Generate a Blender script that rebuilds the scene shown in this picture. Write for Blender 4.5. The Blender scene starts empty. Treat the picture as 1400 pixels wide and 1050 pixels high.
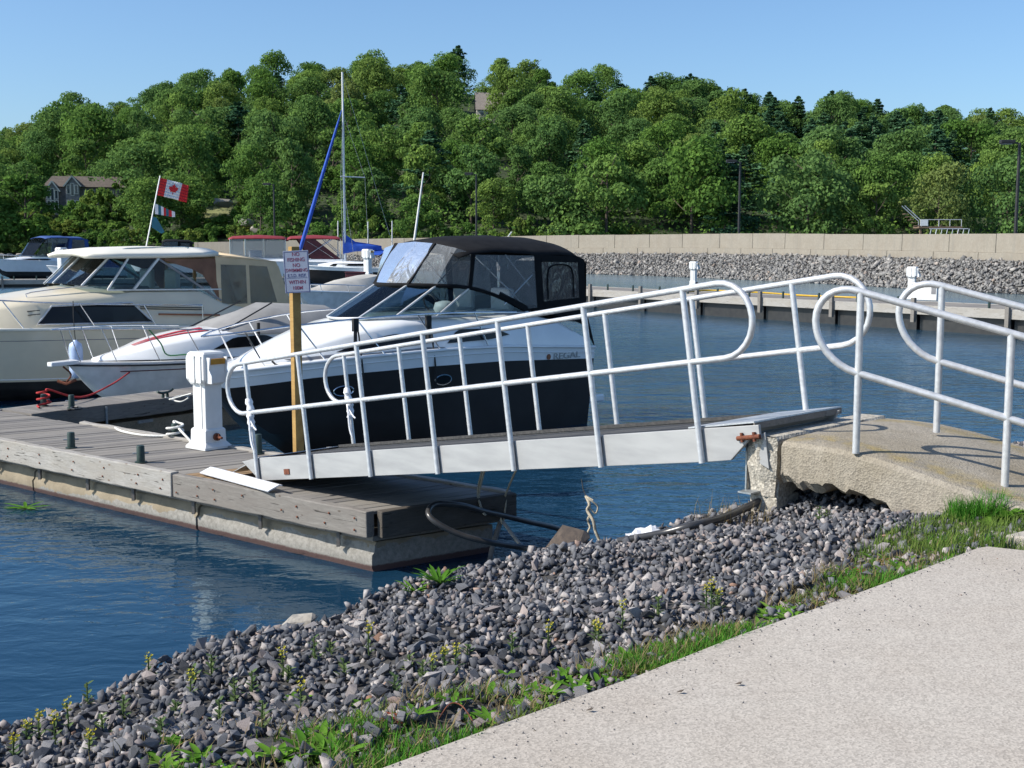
import bpy, math, random
import numpy as np
from mathutils import Vector, Matrix

random.seed(7)
rng = np.random.default_rng(7)
S = bpy.context.scene
C = S.collection
R = math.radians

# ------------------------------------------------------------------ camera
EYE = 3.3                      # metres above the water
FPX, HZN = 1680.0, 336.0       # focal length in photo pixels, horizon row
PITCH = math.atan((525 - HZN) / FPX)
cam_data = bpy.data.cameras.new('camera')
cam = bpy.data.objects.new('camera', cam_data)
C.objects.link(cam)
cam.location = (0, 0, EYE)
cam.rotation_euler = (math.pi / 2 - PITCH, 0, 0)
cam_data.sensor_width = 36
cam_data.lens = 36 * FPX / 1400
cam_data.clip_start = 0.1
cam_data.clip_end = 6000
S.camera = cam

# ------------------------------------------------------------------ sky and sun
SUN_EL, SUN_AZ = R(41), R(14)  # light travels towards (+cos, +sin) on the ground
world = bpy.data.worlds.new('World')
S.world = world
world.use_nodes = True
wn = world.node_tree.nodes
wl = world.node_tree.links
wn.clear()
sky = wn.new('ShaderNodeTexSky')
sky.sky_type = 'NISHITA'
sky.sun_disc = False
sky.sun_elevation = SUN_EL
sky.sun_rotation = math.atan2(-math.cos(SUN_AZ), -math.sin(SUN_AZ))
sky.altitude = 200
sky.air_density = 1.0
sky.dust_density = 1.3
sky.ozone_density = 3.0
bg = wn.new('ShaderNodeBackground')
bg.inputs['Strength'].default_value = 0.107
wo = wn.new('ShaderNodeOutputWorld')
tint = wn.new('ShaderNodeMix'); tint.data_type = 'RGBA'; tint.blend_type = 'MULTIPLY'; tint.inputs['Factor'].default_value = 1
tint.inputs[7].default_value = (.82, .98, 1.12, 1)     # white balance of the camera
wl.new(sky.outputs[0], tint.inputs[6])
wl.new(tint.outputs[2], bg.inputs[0])
wl.new(bg.outputs[0], wo.inputs[0])
sun_data = bpy.data.lights.new('sun', 'SUN')
sun_data.energy = 4.7
sun_data.angle = R(0.53)
sun_data.color = (1.0, 0.945, 0.85)
sun = bpy.data.objects.new('sun', sun_data)
C.objects.link(sun)
ldir = Vector((math.cos(SUN_AZ) * math.cos(SUN_EL), math.sin(SUN_AZ) * math.cos(SUN_EL), -math.sin(SUN_EL)))
sun.rotation_euler = ldir.to_track_quat('-Z', 'Y').to_euler()
S.view_settings.view_transform = 'Standard'
S.view_settings.look = 'None'
S.view_settings.exposure = 0.50
S.view_settings.gamma = 1
S.view_settings.use_curve_mapping = False
S.render.engine = 'CYCLES'
S.cycles.use_denoising = True
S.cycles.max_bounces = 8
S.cycles.transparent_max_bounces = 16

# ------------------------------------------------------------------ helpers
def ray(u, v):
    x = (u - 700) / FPX; y = (525 - v) / FPX
    return Vector((x, math.cos(PITCH) + y * math.sin(PITCH), -math.sin(PITCH) + y * math.cos(PITCH)))
def at(u, v, Y):               # the point seen at that pixel, Y metres ahead
    d = ray(u, v); return Vector((0, 0, EYE)) + d * (Y / d.y)
def on(u, v, z):               # the point seen at that pixel on the level z
    d = ray(u, v); return Vector((0, 0, EYE)) + d * ((z - EYE) / d.z)
def project(P):                # numpy (N,3) -> u, v, depth
    q = np.asarray(P, float) - np.array([0, 0, EYE])
    c, s = math.cos(PITCH), math.sin(PITCH)
    zc = q[:, 1] * c - q[:, 2] * s; yc = q[:, 1] * s + q[:, 2] * c
    zs = np.maximum(zc, 1e-3)
    return 700 + FPX * q[:, 0] / zs, 525 - FPX * yc / zs, zc

def V3(*a): return Vector(a)

def curve(pts, n=6, closed=False):      # Catmull-Rom through points
    P = [Vector(p) for p in pts]; out = []
    N = len(P)
    for i in range(N if closed else N - 1):
        p1, p2 = P[i], P[(i + 1) % N]
        p0 = P[i - 1] if (i > 0 or closed) else p1 * 2 - p2
        p3 = P[(i + 2) % N] if (i + 2 < N or closed) else p2 * 2 - p1
        for k in range(n):
            t = k / n
            out.append(0.5 * ((2 * p1) + (p2 - p0) * t + (2 * p0 - 5 * p1 + 4 * p2 - p3) * t * t + (3 * p1 - p0 - 3 * p2 + p3) * t ** 3))
    if not closed: out.append(P[-1])
    return out

class MB:
    def __init__(s): s.v = []; s.f = []; s.m = []; s.cur = 0
    def pts(s, ps):
        b = len(s.v); s.v += [tuple(p) for p in ps]; return b
    def face(s, idx): s.f.append(tuple(idx)); s.m.append(s.cur)
    def poly(s, ps):
        b = s.pts(ps); s.face(range(b, b + len(ps)))
    def box(s, c, size, rot=None, about=None):
        hx, hy, hz = [k / 2 for k in size]; c = Vector(c)
        P = [Vector((x, y, z)) for z in (-hz, hz) for y in (-hy, hy) for x in (-hx, hx)]
        if rot is not None: P = [rot @ p for p in P]
        b = s.pts([c + p for p in P])
        for q in ((0, 2, 3, 1), (4, 5, 7, 6), (0, 1, 5, 4), (2, 6, 7, 3), (0, 4, 6, 2), (1, 3, 7, 5)): s.face([b + k for k in q])
    def bar(s, p0, p1, w, h, up=(0, 0, 1)):   # rectangular bar between two points
        p0 = Vector(p0); p1 = Vector(p1); d = p1 - p0; L = d.length; d.normalize()
        y = Vector(up).cross(d)
        if y.length < 1e-4: y = Vector((0, 1, 0)).cross(d)
        y.normalize(); z = d.cross(y)
        s.box((p0 + p1) / 2, (L, w, h), Matrix((d, y, z)).transposed())
    def prism(s, ps, h):          # polygon (list of 3D points, counter-clockwise from above) extruded down by h
        n = len(ps); b = s.pts(ps); s.pts([Vector(p) - Vector((0, 0, h)) for p in ps])
        s.face(range(b, b + n)); s.face([b + n + k for k in reversed(range(n))])
        for k in range(n):
            j = (k + 1) % n; s.face((b + k, b + n + k, b + n + j, b + j))
    def plate(s, ps, th, nrm=None):   # planar polygon given thickness along its normal
        ps = [Vector(p) for p in ps]; n = len(ps)
        if nrm is None:
            nrm = Vector((0, 0, 0))
            for i in range(n): nrm += (ps[i] - ps[0]).cross(ps[(i + 1) % n] - ps[0])
        nrm = Vector(nrm).normalized() * th / 2
        b = s.pts([p + nrm for p in ps]); s.pts([p - nrm for p in ps])
        s.face(range(b, b + n)); s.face([b + n + k for k in reversed(range(n))])
        for k in range(n):
            j = (k + 1) % n; s.face((b + k, b + n + k, b + n + j, b + j))
    def tube(s, pts, r, n=8, closed=False, cap=True):
        P = [Vector(p) for p in pts]; N = len(P)
        rs = r if isinstance(r, (list, tuple)) else [r] * N
        tang = []
        for i in range(N):
            a = P[i - 1] if (i or closed) else P[0]; b = P[(i + 1) % N] if (i < N - 1 or closed) else P[-1]
            t = (b - a); tang.append(t.normalized() if t.length > 1e-9 else Vector((0, 0, 1)))
        ref = Vector((0, 0, 1)) if abs(tang[0].z) < .9 else Vector((1, 0, 0))
        x = (ref - tang[0] * ref.dot(tang[0])).normalized()
        b0 = len(s.v)
        for i in range(N):
            x = x - tang[i] * x.dot(tang[i])
            if x.length < 1e-6: x = tang[i].orthogonal()
            x.normalize(); y = tang[i].cross(x)
            s.pts([P[i] + (x * math.cos(2 * math.pi * k / n) + y * math.sin(2 * math.pi * k / n)) * rs[i] for k in range(n)])
        for i in range(N if closed else N - 1):
            a = b0 + i * n; c = b0 + ((i + 1) % N) * n
            for k in range(n):
                j = (k + 1) % n; s.face((a + k, a + j, c + j, c + k))
        if cap and not closed:
            s.face([b0 + k for k in reversed(range(n))]); s.face([b0 + (N - 1) * n + k for k in range(n)])
    def cyl(s, p0, p1, r0, r1=None, n=16): s.tube([p0, p1], [r0, r0 if r1 is None else r1], n)
    def loft(s, secs, flip=False):
        n = len(secs[0]); b0 = len(s.v)
        for q in secs: s.pts(q)
        for i in range(len(secs) - 1):
            for k in range(n - 1):
                a = b0 + i * n + k; c = a + n
                s.face((a, a + 1, c + 1, c) if not flip else (a, c, c + 1, a + 1))
    def lathe(s, prof, c=(0, 0, 0), n=20):   # (radius, z) profile round the z axis
        c = Vector(c); b0 = len(s.v)
        for r, z in prof: s.pts([c + Vector((r * math.cos(2 * math.pi * k / n), r * math.sin(2 * math.pi * k / n), z)) for k in range(n)])
        for i in range(len(prof) - 1):
            for k in range(n):
                j = (k + 1) % n; a = b0 + i * n
                s.face((a + k, a + j, a + n + j, a + n + k))
        s.face([b0 + k for k in reversed(range(n))]); s.face([b0 + (len(prof) - 1) * n + k for k in range(n)])
    def mesh(s, name, mats, smooth=None):
        me = bpy.data.meshes.new(name); me.from_pydata(s.v, [], s.f)
        mats = mats if isinstance(mats, (list, tuple)) else [mats]
        for m in mats: me.materials.append(m)
        if len(mats) > 1: me.polygons.foreach_set('material_index', s.m)
        if smooth is not None:
            me.polygons.foreach_set('use_smooth', [True] * len(s.f)); me.set_sharp_from_angle(angle=R(smooth))
        me.update(); return me
    def build(s, name, mats, parent=None, smooth=None, bevel=0, loc=None, rot=None, solid=0):
        o = link(name, s.mesh(name, mats, smooth), parent, loc, rot)
        if solid:
            m = o.modifiers.new('thickness', 'SOLIDIFY'); m.thickness = solid; m.offset = 0
        if bevel:
            m = o.modifiers.new('bevel', 'BEVEL'); m.width = bevel; m.segments = 2; m.limit_method = 'ANGLE'; m.angle_limit = R(40)
        return o

def link(name, me, parent=None, loc=None, rot=None):
    o = bpy.data.objects.new(name, me); C.objects.link(o)
    if parent: o.parent = parent
    if loc is not None: o.location = loc
    if rot is not None: o.rotation_euler = rot
    return o
def tag(o, label=None, cat=None, group=None, kind=None):
    if label: o['label'] = label
    if cat: o['category'] = cat
    if group: o['group'] = group
    if kind: o['kind'] = kind
    return o
def thing(name, label, cat, loc=(0, 0, 0), rz=0, group=None):
    o = bpy.data.objects.new(name, None); C.objects.link(o); o.empty_display_size = .2
    o.location = loc; o.rotation_euler = (0, 0, rz)
    return tag(o, label, cat, group)
def copy_tree(o, parent=None):
    c = o.copy(); C.objects.link(c)
    if parent: c.parent = parent
    for ch in list(o.children): copy_tree(ch, c)
    return c
def mesh_np(name, V, F, mat, tint=None):
    me = bpy.data.meshes.new(name); V = np.ascontiguousarray(V, np.float32); F = np.ascontiguousarray(F, np.int32)
    k = F.shape[1]
    me.vertices.add(len(V)); me.vertices.foreach_set('co', V.ravel())
    me.loops.add(F.size); me.loops.foreach_set('vertex_index', F.ravel())
    me.polygons.add(len(F)); me.polygons.foreach_set('loop_start', np.arange(0, F.size, k, dtype=np.int32))
    me.update(calc_edges=True)
    if tint is not None:
        a = me.attributes.new('tint', 'FLOAT', 'POINT'); a.data.foreach_set('value', np.ascontiguousarray(tint, np.float32))
    me.materials.append(mat); me.validate(); return me

# ------------------------------------------------------------------ materials
class NT:
    def __init__(s, name):
        s.mat = bpy.data.materials.new(name); s.mat.use_nodes = True
        s.t = s.mat.node_tree; s.n = s.t.nodes; s.n.clear()
        s.out = s.n.new('ShaderNodeOutputMaterial')
    def node(s, typ, **kw):
        n = s.n.new(typ)
        for k, v in kw.items():
            if k.startswith('_'): setattr(n, k[1:], v)
        return n
    def link(s, a, b): s.t.links.new(a, b)
    def coords(s, scale=(1, 1, 1), jitter=False, which='Object'):
        tc = s.node('ShaderNodeTexCoord'); mp = s.node('ShaderNodeMapping'); mp.inputs['Scale'].default_value = scale
        s.link(tc.outputs[which], mp.inputs[0])
        if jitter:
            oi = s.node('ShaderNodeObjectInfo'); mu = s.node('ShaderNodeMath', _operation='MULTIPLY'); mu.inputs[1].default_value = 37.0
            s.link(oi.outputs['Random'], mu.inputs[0]); s.link(mu.outputs[0], mp.inputs['Location'])
        return mp.outputs[0]
    def noise(s, co, scale, detail=4, rough=.55, dist=0):
        n = s.node('ShaderNodeTexNoise'); n.inputs['Scale'].default_value = scale; n.inputs['Detail'].default_value = detail
        n.inputs['Roughness'].default_value = rough; n.inputs['Distortion'].default_value = dist; s.link(co, n.inputs['Vector']); return n.outputs['Fac']
    def ramp(s, fac, stops):
        r = s.node('ShaderNodeValToRGB'); e = r.color_ramp.elements
        while len(e) < len(stops): e.new(.5)
        for k, (p, c) in enumerate(stops): e[k].position = p; e[k].color = (*c, 1) if len(c) == 3 else c
        s.link(fac, r.inputs[0]); return r.outputs[0]
    def mix(s, fac, a, b, blend='MIX'):
        m = s.node('ShaderNodeMix', _data_type='RGBA', _blend_type=blend)
        for sock, val in ((m.inputs['Factor'], fac), (m.inputs[6], a), (m.inputs[7], b)):
            if hasattr(val, 'is_linked'): s.link(val, sock)
            elif isinstance(val, (tuple, list)): sock.default_value = (*val, 1) if len(val) == 3 else val
            else: sock.default_value = val
        return m.outputs[2]
    def bump(s, h, strength, dist):
        b = s.node('ShaderNodeBump'); b.inputs['Strength'].default_value = strength; b.inputs['Distance'].default_value = dist
        s.link(h, b.inputs['Height']); return b.outputs[0]
    def bsdf(s, base, rough=.6, metal=0, normal=None, spec=.5, ior=None, trans=0, coat=0):
        p = s.node('ShaderNodeBsdfPrincipled')
        for nm, val in (('Base Color', base), ('Roughness', rough), ('Metallic', metal), ('Specular IOR Level', spec), ('Transmission Weight', trans), ('Coat Weight', coat)):
            if hasattr(val, 'is_linked'): s.link(val, p.inputs[nm])
            elif isinstance(val, (tuple, list)): p.inputs[nm].default_value = (*val, 1)
            else: p.inputs[nm].default_value = val
        if ior: p.inputs['IOR'].default_value = ior
        if normal is not None: s.link(normal, p.inputs['Normal'])
        s.link(p.outputs[0], s.out.inputs[0]); return p

def surf(name, c1, c2=None, scale=8, rough=.6, metal=0, bump=.0, bscale=60, spec=.5, stretch=(1, 1, 1), coat=0, lo=.35, hi=.65, jitter=False, detail=5):
    t = NT(name); c2 = c2 or tuple(k * .82 for k in c1)
    co = t.coords(stretch, jitter)
    f = t.noise(co, scale, detail)
    col = t.ramp(f, [(lo, c1), (hi, c2)])
    nr = t.bump(t.noise(co, bscale, 4), .5, bump) if bump else None
    t.bsdf(col, rough, metal, nr, spec, coat=coat)
    return t.mat

def beam_mat(name, c1, c2, dark, knot):
    t = NT(name); co = t.coords((1.0, 9, 9), True); co1 = t.coords((1.6, 3.4, 3.4), True)
    grain = t.noise(co, 4.0, 9, .7, 1.4); big = t.noise(t.coords((.6, 2, 2), True), 2.4, 5)
    col = t.mix(t.ramp(grain, [(.28, (0, 0, 0)), (.70, (1, 1, 1))]), c1, c2)
    col = t.mix(t.ramp(big, [(.42, (0, 0, 0)), (.72, (1, 1, 1))]), col, dark)
    vo = t.node('ShaderNodeTexVoronoi'); vo.inputs['Scale'].default_value = 2.6; t.link(co1, vo.inputs['Vector'])
    k = t.ramp(vo.outputs['Distance'], [(.05, (1, 1, 1)), (.13, (0, 0, 0))])
    col = t.mix(k, col, knot)
    crack = t.ramp(t.noise(t.coords((.9, 16, 16), True), 3.0, 3, .5, .8), [(.66, (0, 0, 0)), (.70, (1, 1, 1))])
    col = t.mix(crack, col, tuple(q * .35 for q in dark))
    t.bsdf(col, .9, 0, t.bump(t.mix(.5, grain, crack), .8, .008), .2); return t.mat
def wood_mat(name, c1, c2, dark, gs=1.0, rough=.85):
    t = NT(name); co = t.coords((1.2 * gs, 14 * gs, 14 * gs), True)
    co2 = t.coords((.5, 2, 2), True)
    grain = t.noise(co, 3.2, 8, .65, .6); big = t.noise(co2, 2.2, 4)
    col = t.mix(t.ramp(grain, [(.3, (0, 0, 0)), (.72, (1, 1, 1))]), c1, c2)
    col = t.mix(t.ramp(big, [(.45, (0, 0, 0)), (.75, (1, 1, 1))]), col, dark)
    oi = t.node('ShaderNodeObjectInfo'); rv = t.ramp(oi.outputs['Random'], [(0, (.78, .78, .8)), (1, (1.12, 1.1, 1.06))])
    col = t.mix(1.0, col, rv, 'MULTIPLY')
    t.bsdf(col, rough, 0, t.bump(grain, .6, .004), .3); return t.mat

M = {}
M['alu'] = surf('brushed aluminium pipe', (.64, .64, .64), (.50, .505, .515), 22, .38, .40, .0006, 220, stretch=(1, 1, 1))
M['alu_sheet'] = surf('weathered aluminium sheet', (.37, .37, .365), (.30, .30, .30), 3, .6, .12, .0008, 90, stretch=(.6, .6, 3))
M['grit'] = surf('dark non slip deck grit', (.035, .035, .037), (.075, .073, .07), 30, .9, 0, .003, 260)
M['tread'] = surf('chequered tread plate', (.55, .56, .57), (.40, .41, .42), 35, .45, .5, .004, 120)
M['white_plastic'] = surf('white moulded plastic', (.70, .70, .69), (.62, .62, .605), 4, .45, 0, .0005, 40)
M['white_strip'] = surf('white vinyl strip', (.66, .66, .68), (.57, .57, .59), 6, .5, 0, .001, 30)
M['gel'] = surf('white gelcoat', (.80, .80, .79), (.74, .74, .73), 2, .22, 0, 0, coat=.3)
M['gel_old'] = surf('dull white gelcoat', (.66, .66, .65), (.52, .52, .51), 3, .3, 0, 0, coat=.2)
M['cream'] = surf('cream gelcoat', (.64, .57, .43), (.58, .515, .39), 1.5, .3, 0, 0, coat=.25)
M['cream_light'] = surf('pale cream deck paint', (.76, .72, .62), (.70, .66, .56), 2, .4)
M['black_hull'] = surf('black gelcoat', (.030, .026, .024), (.036, .032, .030), 2, .30, 0, 0, spec=.2)
M['antifoul'] = surf('black bottom paint', (.010, .010, .011), (.022, .021, .02), 4, .55)
M['black_canvas'] = surf('black marine canvas', (.007, .007, .008), (.012, .012, .013), 6, .85, 0, .004, 7, spec=.15)
M['tan_canvas'] = surf('tan marine canvas', (.60, .47, .30), (.52, .405, .255), 3, .85, 0, .006, 5)
M['brown_canvas'] = surf('brown marine canvas', (.20, .10, .06), (.13, .065, .04), 3, .85, 0, .004, 6)  # plain brown cloth of the side curtain
M['grey_canvas'] = surf('grey boat cover', (.27, .265, .255), (.21, .205, .20), 2.5, .85, 0, .008, 4)
M['beige_canvas'] = surf('pale grey boat cover', (.44, .42, .38), (.36, .345, .31), 2.5, .85, 0, .01, 4)
M['red_canvas'] = surf('dark red canvas', (.22, .016, .026), (.17, .012, .02), 2, .8, 0, .02, 1.5)
M['blue_canvas'] = surf('royal blue canvas', (.015, .085, .46), (.012, .06, .34), 2, .75, 0, .03, 1.5)
M['navy_canvas'] = surf('blue canvas', (.02, .07, .25), (.014, .05, .18), 2, .8, 0, .02, 1.5)
M['chrome'] = surf('stainless steel tube', (.72, .73, .75), (.60, .61, .63), 20, .18, 1.0)
M['black_rubber'] = surf('black rubber', (.015, .015, .016), (.03, .03, .03), 20, .5, 0, .001, 60)
M['pipe_black'] = surf('black polythene pipe', (.035, .035, .037), (.055, .053, .052), 10, .30, 0, .0005, 60)
M['green_iron'] = surf('dark green painted iron', (.016, .040, .034), (.03, .05, .045), 25, .55, .2, .001, 80)
M['rust'] = surf('rusted steel', (.20, .065, .03), (.10, .03, .018), 30, .85, .2, .003, 90)
M['galv'] = surf('galvanised steel', (.35, .37, .38), (.25, .27, .28), 25, .5, .6)
M['rope_white'] = surf('white rope', (.72, .71, .67), (.52, .51, .47), 60, .9, 0, .003, 160)
M['rope_tan'] = surf('frayed tan rope', (.48, .42, .32), (.33, .28, .2), 60, .95, 0, .003, 160)
M['rope_red'] = surf('red rope', (.45, .03, .03), (.32, .02, .02), 60, .85)
M['rope_black'] = surf('black rope', (.012, .012, .013), (.022, .022, .022), 60, .85)
M['rope_green'] = surf('green rope', (.04, .22, .07), (.02, .12, .04), 60, .85)
M['yellow_hose'] = surf('yellow hose', (.55, .34, .02), (.45, .27, .015), 10, .5)
M['fender'] = surf('pale blue fender vinyl', (.42, .52, .72), (.36, .45, .64), 8, .35, 0, 0)
M['amber'] = surf('amber lens', (.50, .24, .03), (.40, .18, .02), 10, .25)
M['maroon'] = surf('maroon paint', (.10, .015, .02), (.07, .01, .014), 6, .5)
M['red_vinyl'] = surf('red hull graphic', (.48, .02, .03), (.42, .02, .03), 4, .3)
M['white_vinyl'] = surf('white seat vinyl', (.72, .72, .70), (.64, .64, .62), 5, .5)
M['grey_trim'] = surf('grey moulded trim', (.20, .20, .21), (.16, .16, .17), 4, .45)
M['teak'] = surf('varnished teak', (.26, .085, .03), (.18, .05, .02), 6, .4, stretch=(.4, 8, 8))
M['dark_glass'] = surf('dark tinted glass', (.007, .007, .008), (.010, .010, .011), 2, .10, 0, 0, spec=.25)
M['sign_face'] = surf('blue grey sign face', (.23, .265, .35), (.20, .23, .31), 4, .5)  # even blue grey board colour
M['sign_ink'] = surf('maroon sign ink', (.16, .012, .05), (.12, .01, .04), 20, .5)
M['sign_blue'] = surf('navy sign border', (.05, .06, .17), (.04, .05, .14), 20, .5)
M['treated'] = wood_mat('treated yellow pine', (.40, .26, .095), (.31, .185, .06), (.20, .115, .04))
M['deck_wood'] = wood_mat('weathered grey deck board', (.255, .238, .218), (.15, .140, .128), (.19, .175, .158))
M['deck_new'] = wood_mat('newer brown deck board', (.30, .20, .11), (.21, .135, .07), (.22, .15, .09))
M['beam_end'] = beam_mat('shade darkened timber beam', (.11, .098, .085), (.06, .053, .046), (.075, .062, .05), (.04, .032, .026))  # shade on the dock's end face is put into this darker colour
M['treated_dark'] = wood_mat('aged brown timber', (.22, .15, .10), (.15, .10, .07), (.13, .09, .06))
M['beam_wood'] = beam_mat('splintered grey timber beam', (.42, .40, .37), (.23, .215, .195), (.29, .265, .23), (.16, .11, .075))
M['beam_dark'] = beam_mat('dark grey timber beam', (.25, .232, .21), (.145, .132, .118), (.175, .155, .138), (.10, .08, .065))
M['lamp_metal'] = surf('dark bronze lamp post', (.022, .022, .024), (.035, .034, .033), 8, .5, .3)
M['lamp_lens'] = surf('lamp lens', (.45, .43, .40), (.38, .36, .33), 8, .3)
M['flag_red'] = surf('flag red', (.62, .015, .02), (.55, .012, .018), 4, .7)
M['flag_white'] = surf('flag white', (.72, .72, .74), (.66, .66, .68), 4, .7)
M['flag_teal'] = surf('pennant teal', (.02, .14, .20), (.015, .10, .15), 4, .7)
M['bark'] = surf('grey brown bark', (.11, .085, .065), (.06, .045, .035), 6, .95, 0, .02, 10)
M['bark_pale'] = surf('pale bark', (.38, .36, .32), (.22, .2, .17), 5, .9)
M['roof_brown'] = surf('brown roof shingle', (.13, .105, .085), (.09, .072, .06), 1.2, .9, 0, .03, 3)
M['roof_tan'] = surf('tan roof shingle', (.30, .26, .23), (.25, .215, .19), .8, .9, 0, .03, 3)
M['house_stone'] = surf('grey stone siding', (.26, .25, .245), (.16, .15, .15), 1.5, .9, 0, .05, 2)
M['trim_cream'] = surf('cream trim paint', (.66, .61, .52), (.58, .54, .46), 2, .6)
M['bag'] = surf('white plastic bag', (.80, .80, .82), (.70, .70, .72), 10, .4)

def glass_mat(name, tint, gloss, wrinkle=0, rough=.03, milk=0.0):
    t = NT(name); tr = t.node('ShaderNodeBsdfTransparent'); tr.inputs[0].default_value = (*tint, 1)
    gl = t.node('ShaderNodeBsdfGlossy'); gl.inputs['Roughness'].default_value = rough; gl.inputs[0].default_value = (1, 1, 1, 1)
    lw = t.node('ShaderNodeLayerWeight'); lw.inputs[0].default_value = gloss
    if wrinkle:
        co = t.coords((1, 1, .35)); nb = t.bump(t.noise(co, 5, 3, .5, 1.2), .9, wrinkle)
        t.link(nb, gl.inputs['Normal']); t.link(nb, lw.inputs['Normal'])
    mx = t.node('ShaderNodeMixShader'); t.link(lw.outputs['Fresnel'], mx.inputs[0]); t.link(tr.outputs[0], mx.inputs[1]); t.link(gl.outputs[0], mx.inputs[2])
    last = mx.outputs[0]
    if milk:
        df = t.node('ShaderNodeBsdfDiffuse'); df.inputs[0].default_value = (.75, .78, .8, 1)
        m2 = t.node('ShaderNodeMixShader'); m2.inputs[0].default_value = milk; t.link(last, m2.inputs[1]); t.link(df.outputs[0], m2.inputs[2]); last = m2.outputs[0]
    t.link(last, t.out.inputs[0]); return t.mat
M['glass'] = glass_mat('boat window glass', (.60, .68, .70), .22)
M['vinyl'] = glass_mat('clear vinyl window', (.80, .83, .85), .22, .018, .14, .12)
M['vinyl_clear'] = glass_mat('clear aft window', (.78, .80, .80), .25, .02, .10, .05)
M['vinyl_dark'] = glass_mat('smoked vinyl window', (.36, .37, .38), .3, .03, .12, .06)
M['house_glass'] = surf('dark house window', (.05, .06, .07), (.08, .09, .1), 1, .08, 0, 0, spec=.7)

# ------------------------------------------------------------------ concrete, gravel, water, leaf materials
def concrete(name, c1, c2, stain, speck, bumpd, sscale=130, streak=False):
    t = NT(name); co = t.coords()
    big = t.noise(co, .9, 6, .6); mid = t.noise(co, 6, 6, .65)
    col = t.mix(t.ramp(mid, [(.3, (0, 0, 0)), (.7, (1, 1, 1))]), c1, c2)
    col = t.mix(t.ramp(big, [(.46, (0, 0, 0)), (.68, (.75, .75, .75))]), col, stain)
    vo = t.node('ShaderNodeTexVoronoi'); vo.inputs['Scale'].default_value = sscale; t.link(co, vo.inputs['Vector'])
    sp = t.ramp(vo.outputs['Color'], [(0, (1 - speck,) * 3), (.55, (1, 1, 1)), (1, (1 + speck * .7,) * 3)])
    col = t.mix(1.0, col, sp, 'MULTIPLY')
    if streak:
        st = t.noise(t.coords((1.6, 1.6, .12)), 1.1, 5)
        col = t.mix(t.ramp(st, [(.52, (0, 0, 0)), (.72, (.55, .55, .55))]), col, (.20, .185, .16))
    h = t.mix(.5, vo.outputs['Distance'], t.noise(co, 45, 5))
    t.bsdf(col, .9, 0, t.bump(h, .55, bumpd), .25); return t.mat
M['path'] = concrete('exposed aggregate concrete', (.425, .385, .335), (.385, .345, .30), (.36, .315, .265), .34, .002, 135)
M['abut'] = concrete('weathered concrete', (.31, .258, .188), (.25, .21, .155), (.205, .162, .095), .3, .008, 90)
def ramp_mat():
    t = NT('mossy weathered concrete'); co = t.coords(); sx = t.node('ShaderNodeSeparateXYZ'); t.link(co, sx.inputs[0])
    a1 = t.node('ShaderNodeMath', _operation='MULTIPLY'); a1.inputs[1].default_value = .7089; t.link(sx.outputs['X'], a1.inputs[0])
    nn = t.node('ShaderNodeMath', _operation='MULTIPLY_ADD'); nn.inputs[1].default_value = .7054; t.link(sx.outputs['Y'], nn.inputs[0]); t.link(a1.outputs[0], nn.inputs[2])
    w = t.noise(co, 2.4, 5, .65); wob = t.node('ShaderNodeMath', _operation='MULTIPLY_ADD'); wob.inputs[1].default_value = .30; t.link(w, wob.inputs[0]); t.link(nn.outputs[0], wob.inputs[2])
    band = t.ramp(wob.outputs[0], [(.17, (0, 0, 0)), (.27, (1, 1, 1)), (.36, (.75, .75, .75)), (.50, (0, 0, 0))])
    sc = t.node('ShaderNodeMath', _operation='MULTIPLY_ADD'); sc.inputs[1].default_value = -1; sc.inputs[2].default_value = 1.72; t.link(wob.outputs[0], sc.inputs[0])
    band2 = t.ramp(sc.outputs[0], [(.08, (0, 0, 0)), (.16, (1, 1, 1)), (.26, (.7, .7, .7)), (.38, (0, 0, 0))])
    mid = t.noise(co, 7, 6, .7); big = t.noise(co, 1.1, 5)
    col = t.mix(t.ramp(mid, [(.3, (0, 0, 0)), (.7, (1, 1, 1))]), (.315, .28, .228), (.25, .222, .182))
    col = t.mix(t.ramp(big, [(.44, (0, 0, 0)), (.66, (.8, .8, .8))]), col, (.215, .18, .125))
    moss = t.mix(t.ramp(t.noise(co, 9, 4), [(.38, (0, 0, 0)), (.6, (1, 1, 1))]), (.17, .15, .115), (.27, .20, .055))
    for bd in (band, band2):
        m = t.node('ShaderNodeMath', _operation='MULTIPLY'); m.inputs[1].default_value = .62; t.link(bd, m.inputs[0]); col = t.mix(m.outputs[0], col, moss)
    vo = t.node('ShaderNodeTexVoronoi'); vo.inputs['Scale'].default_value = 75; t.link(co, vo.inputs['Vector'])
    col = t.mix(1.0, col, t.ramp(vo.outputs['Color'], [(0, (.72, .72, .72)), (.5, (1, 1, 1)), (.93, (1.1, 1.1, 1.1)), (1, (1.9, 1.85, 1.8))]), 'MULTIPLY')
    pit = t.ramp(t.noise(co, 26, 5, .6), [(.28, (.45, .45, .45)), (.36, (1, 1, 1))]); col = t.mix(1.0, col, pit, 'MULTIPLY')
    t.bsdf(col, .92, 0, t.bump(t.mix(.5, vo.outputs['Distance'], mid), .7, .012), .2); return t.mat
M['ramp'] = ramp_mat()
M['abut_pale'] = concrete('crumbling pale concrete', (.43, .395, .335), (.34, .31, .26), (.37, .335, .28), .45, .02, 55)
M['wall_conc'] = concrete('breakwater concrete', (.28, .252, .208), (.235, .21, .172), (.23, .20, .16), .06, .01, 8, True)
M['float_conc'] = concrete('algae stained float concrete', (.30, .265, .20), (.22, .19, .14), (.17, .13, .085), .25, .012, 60)
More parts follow.
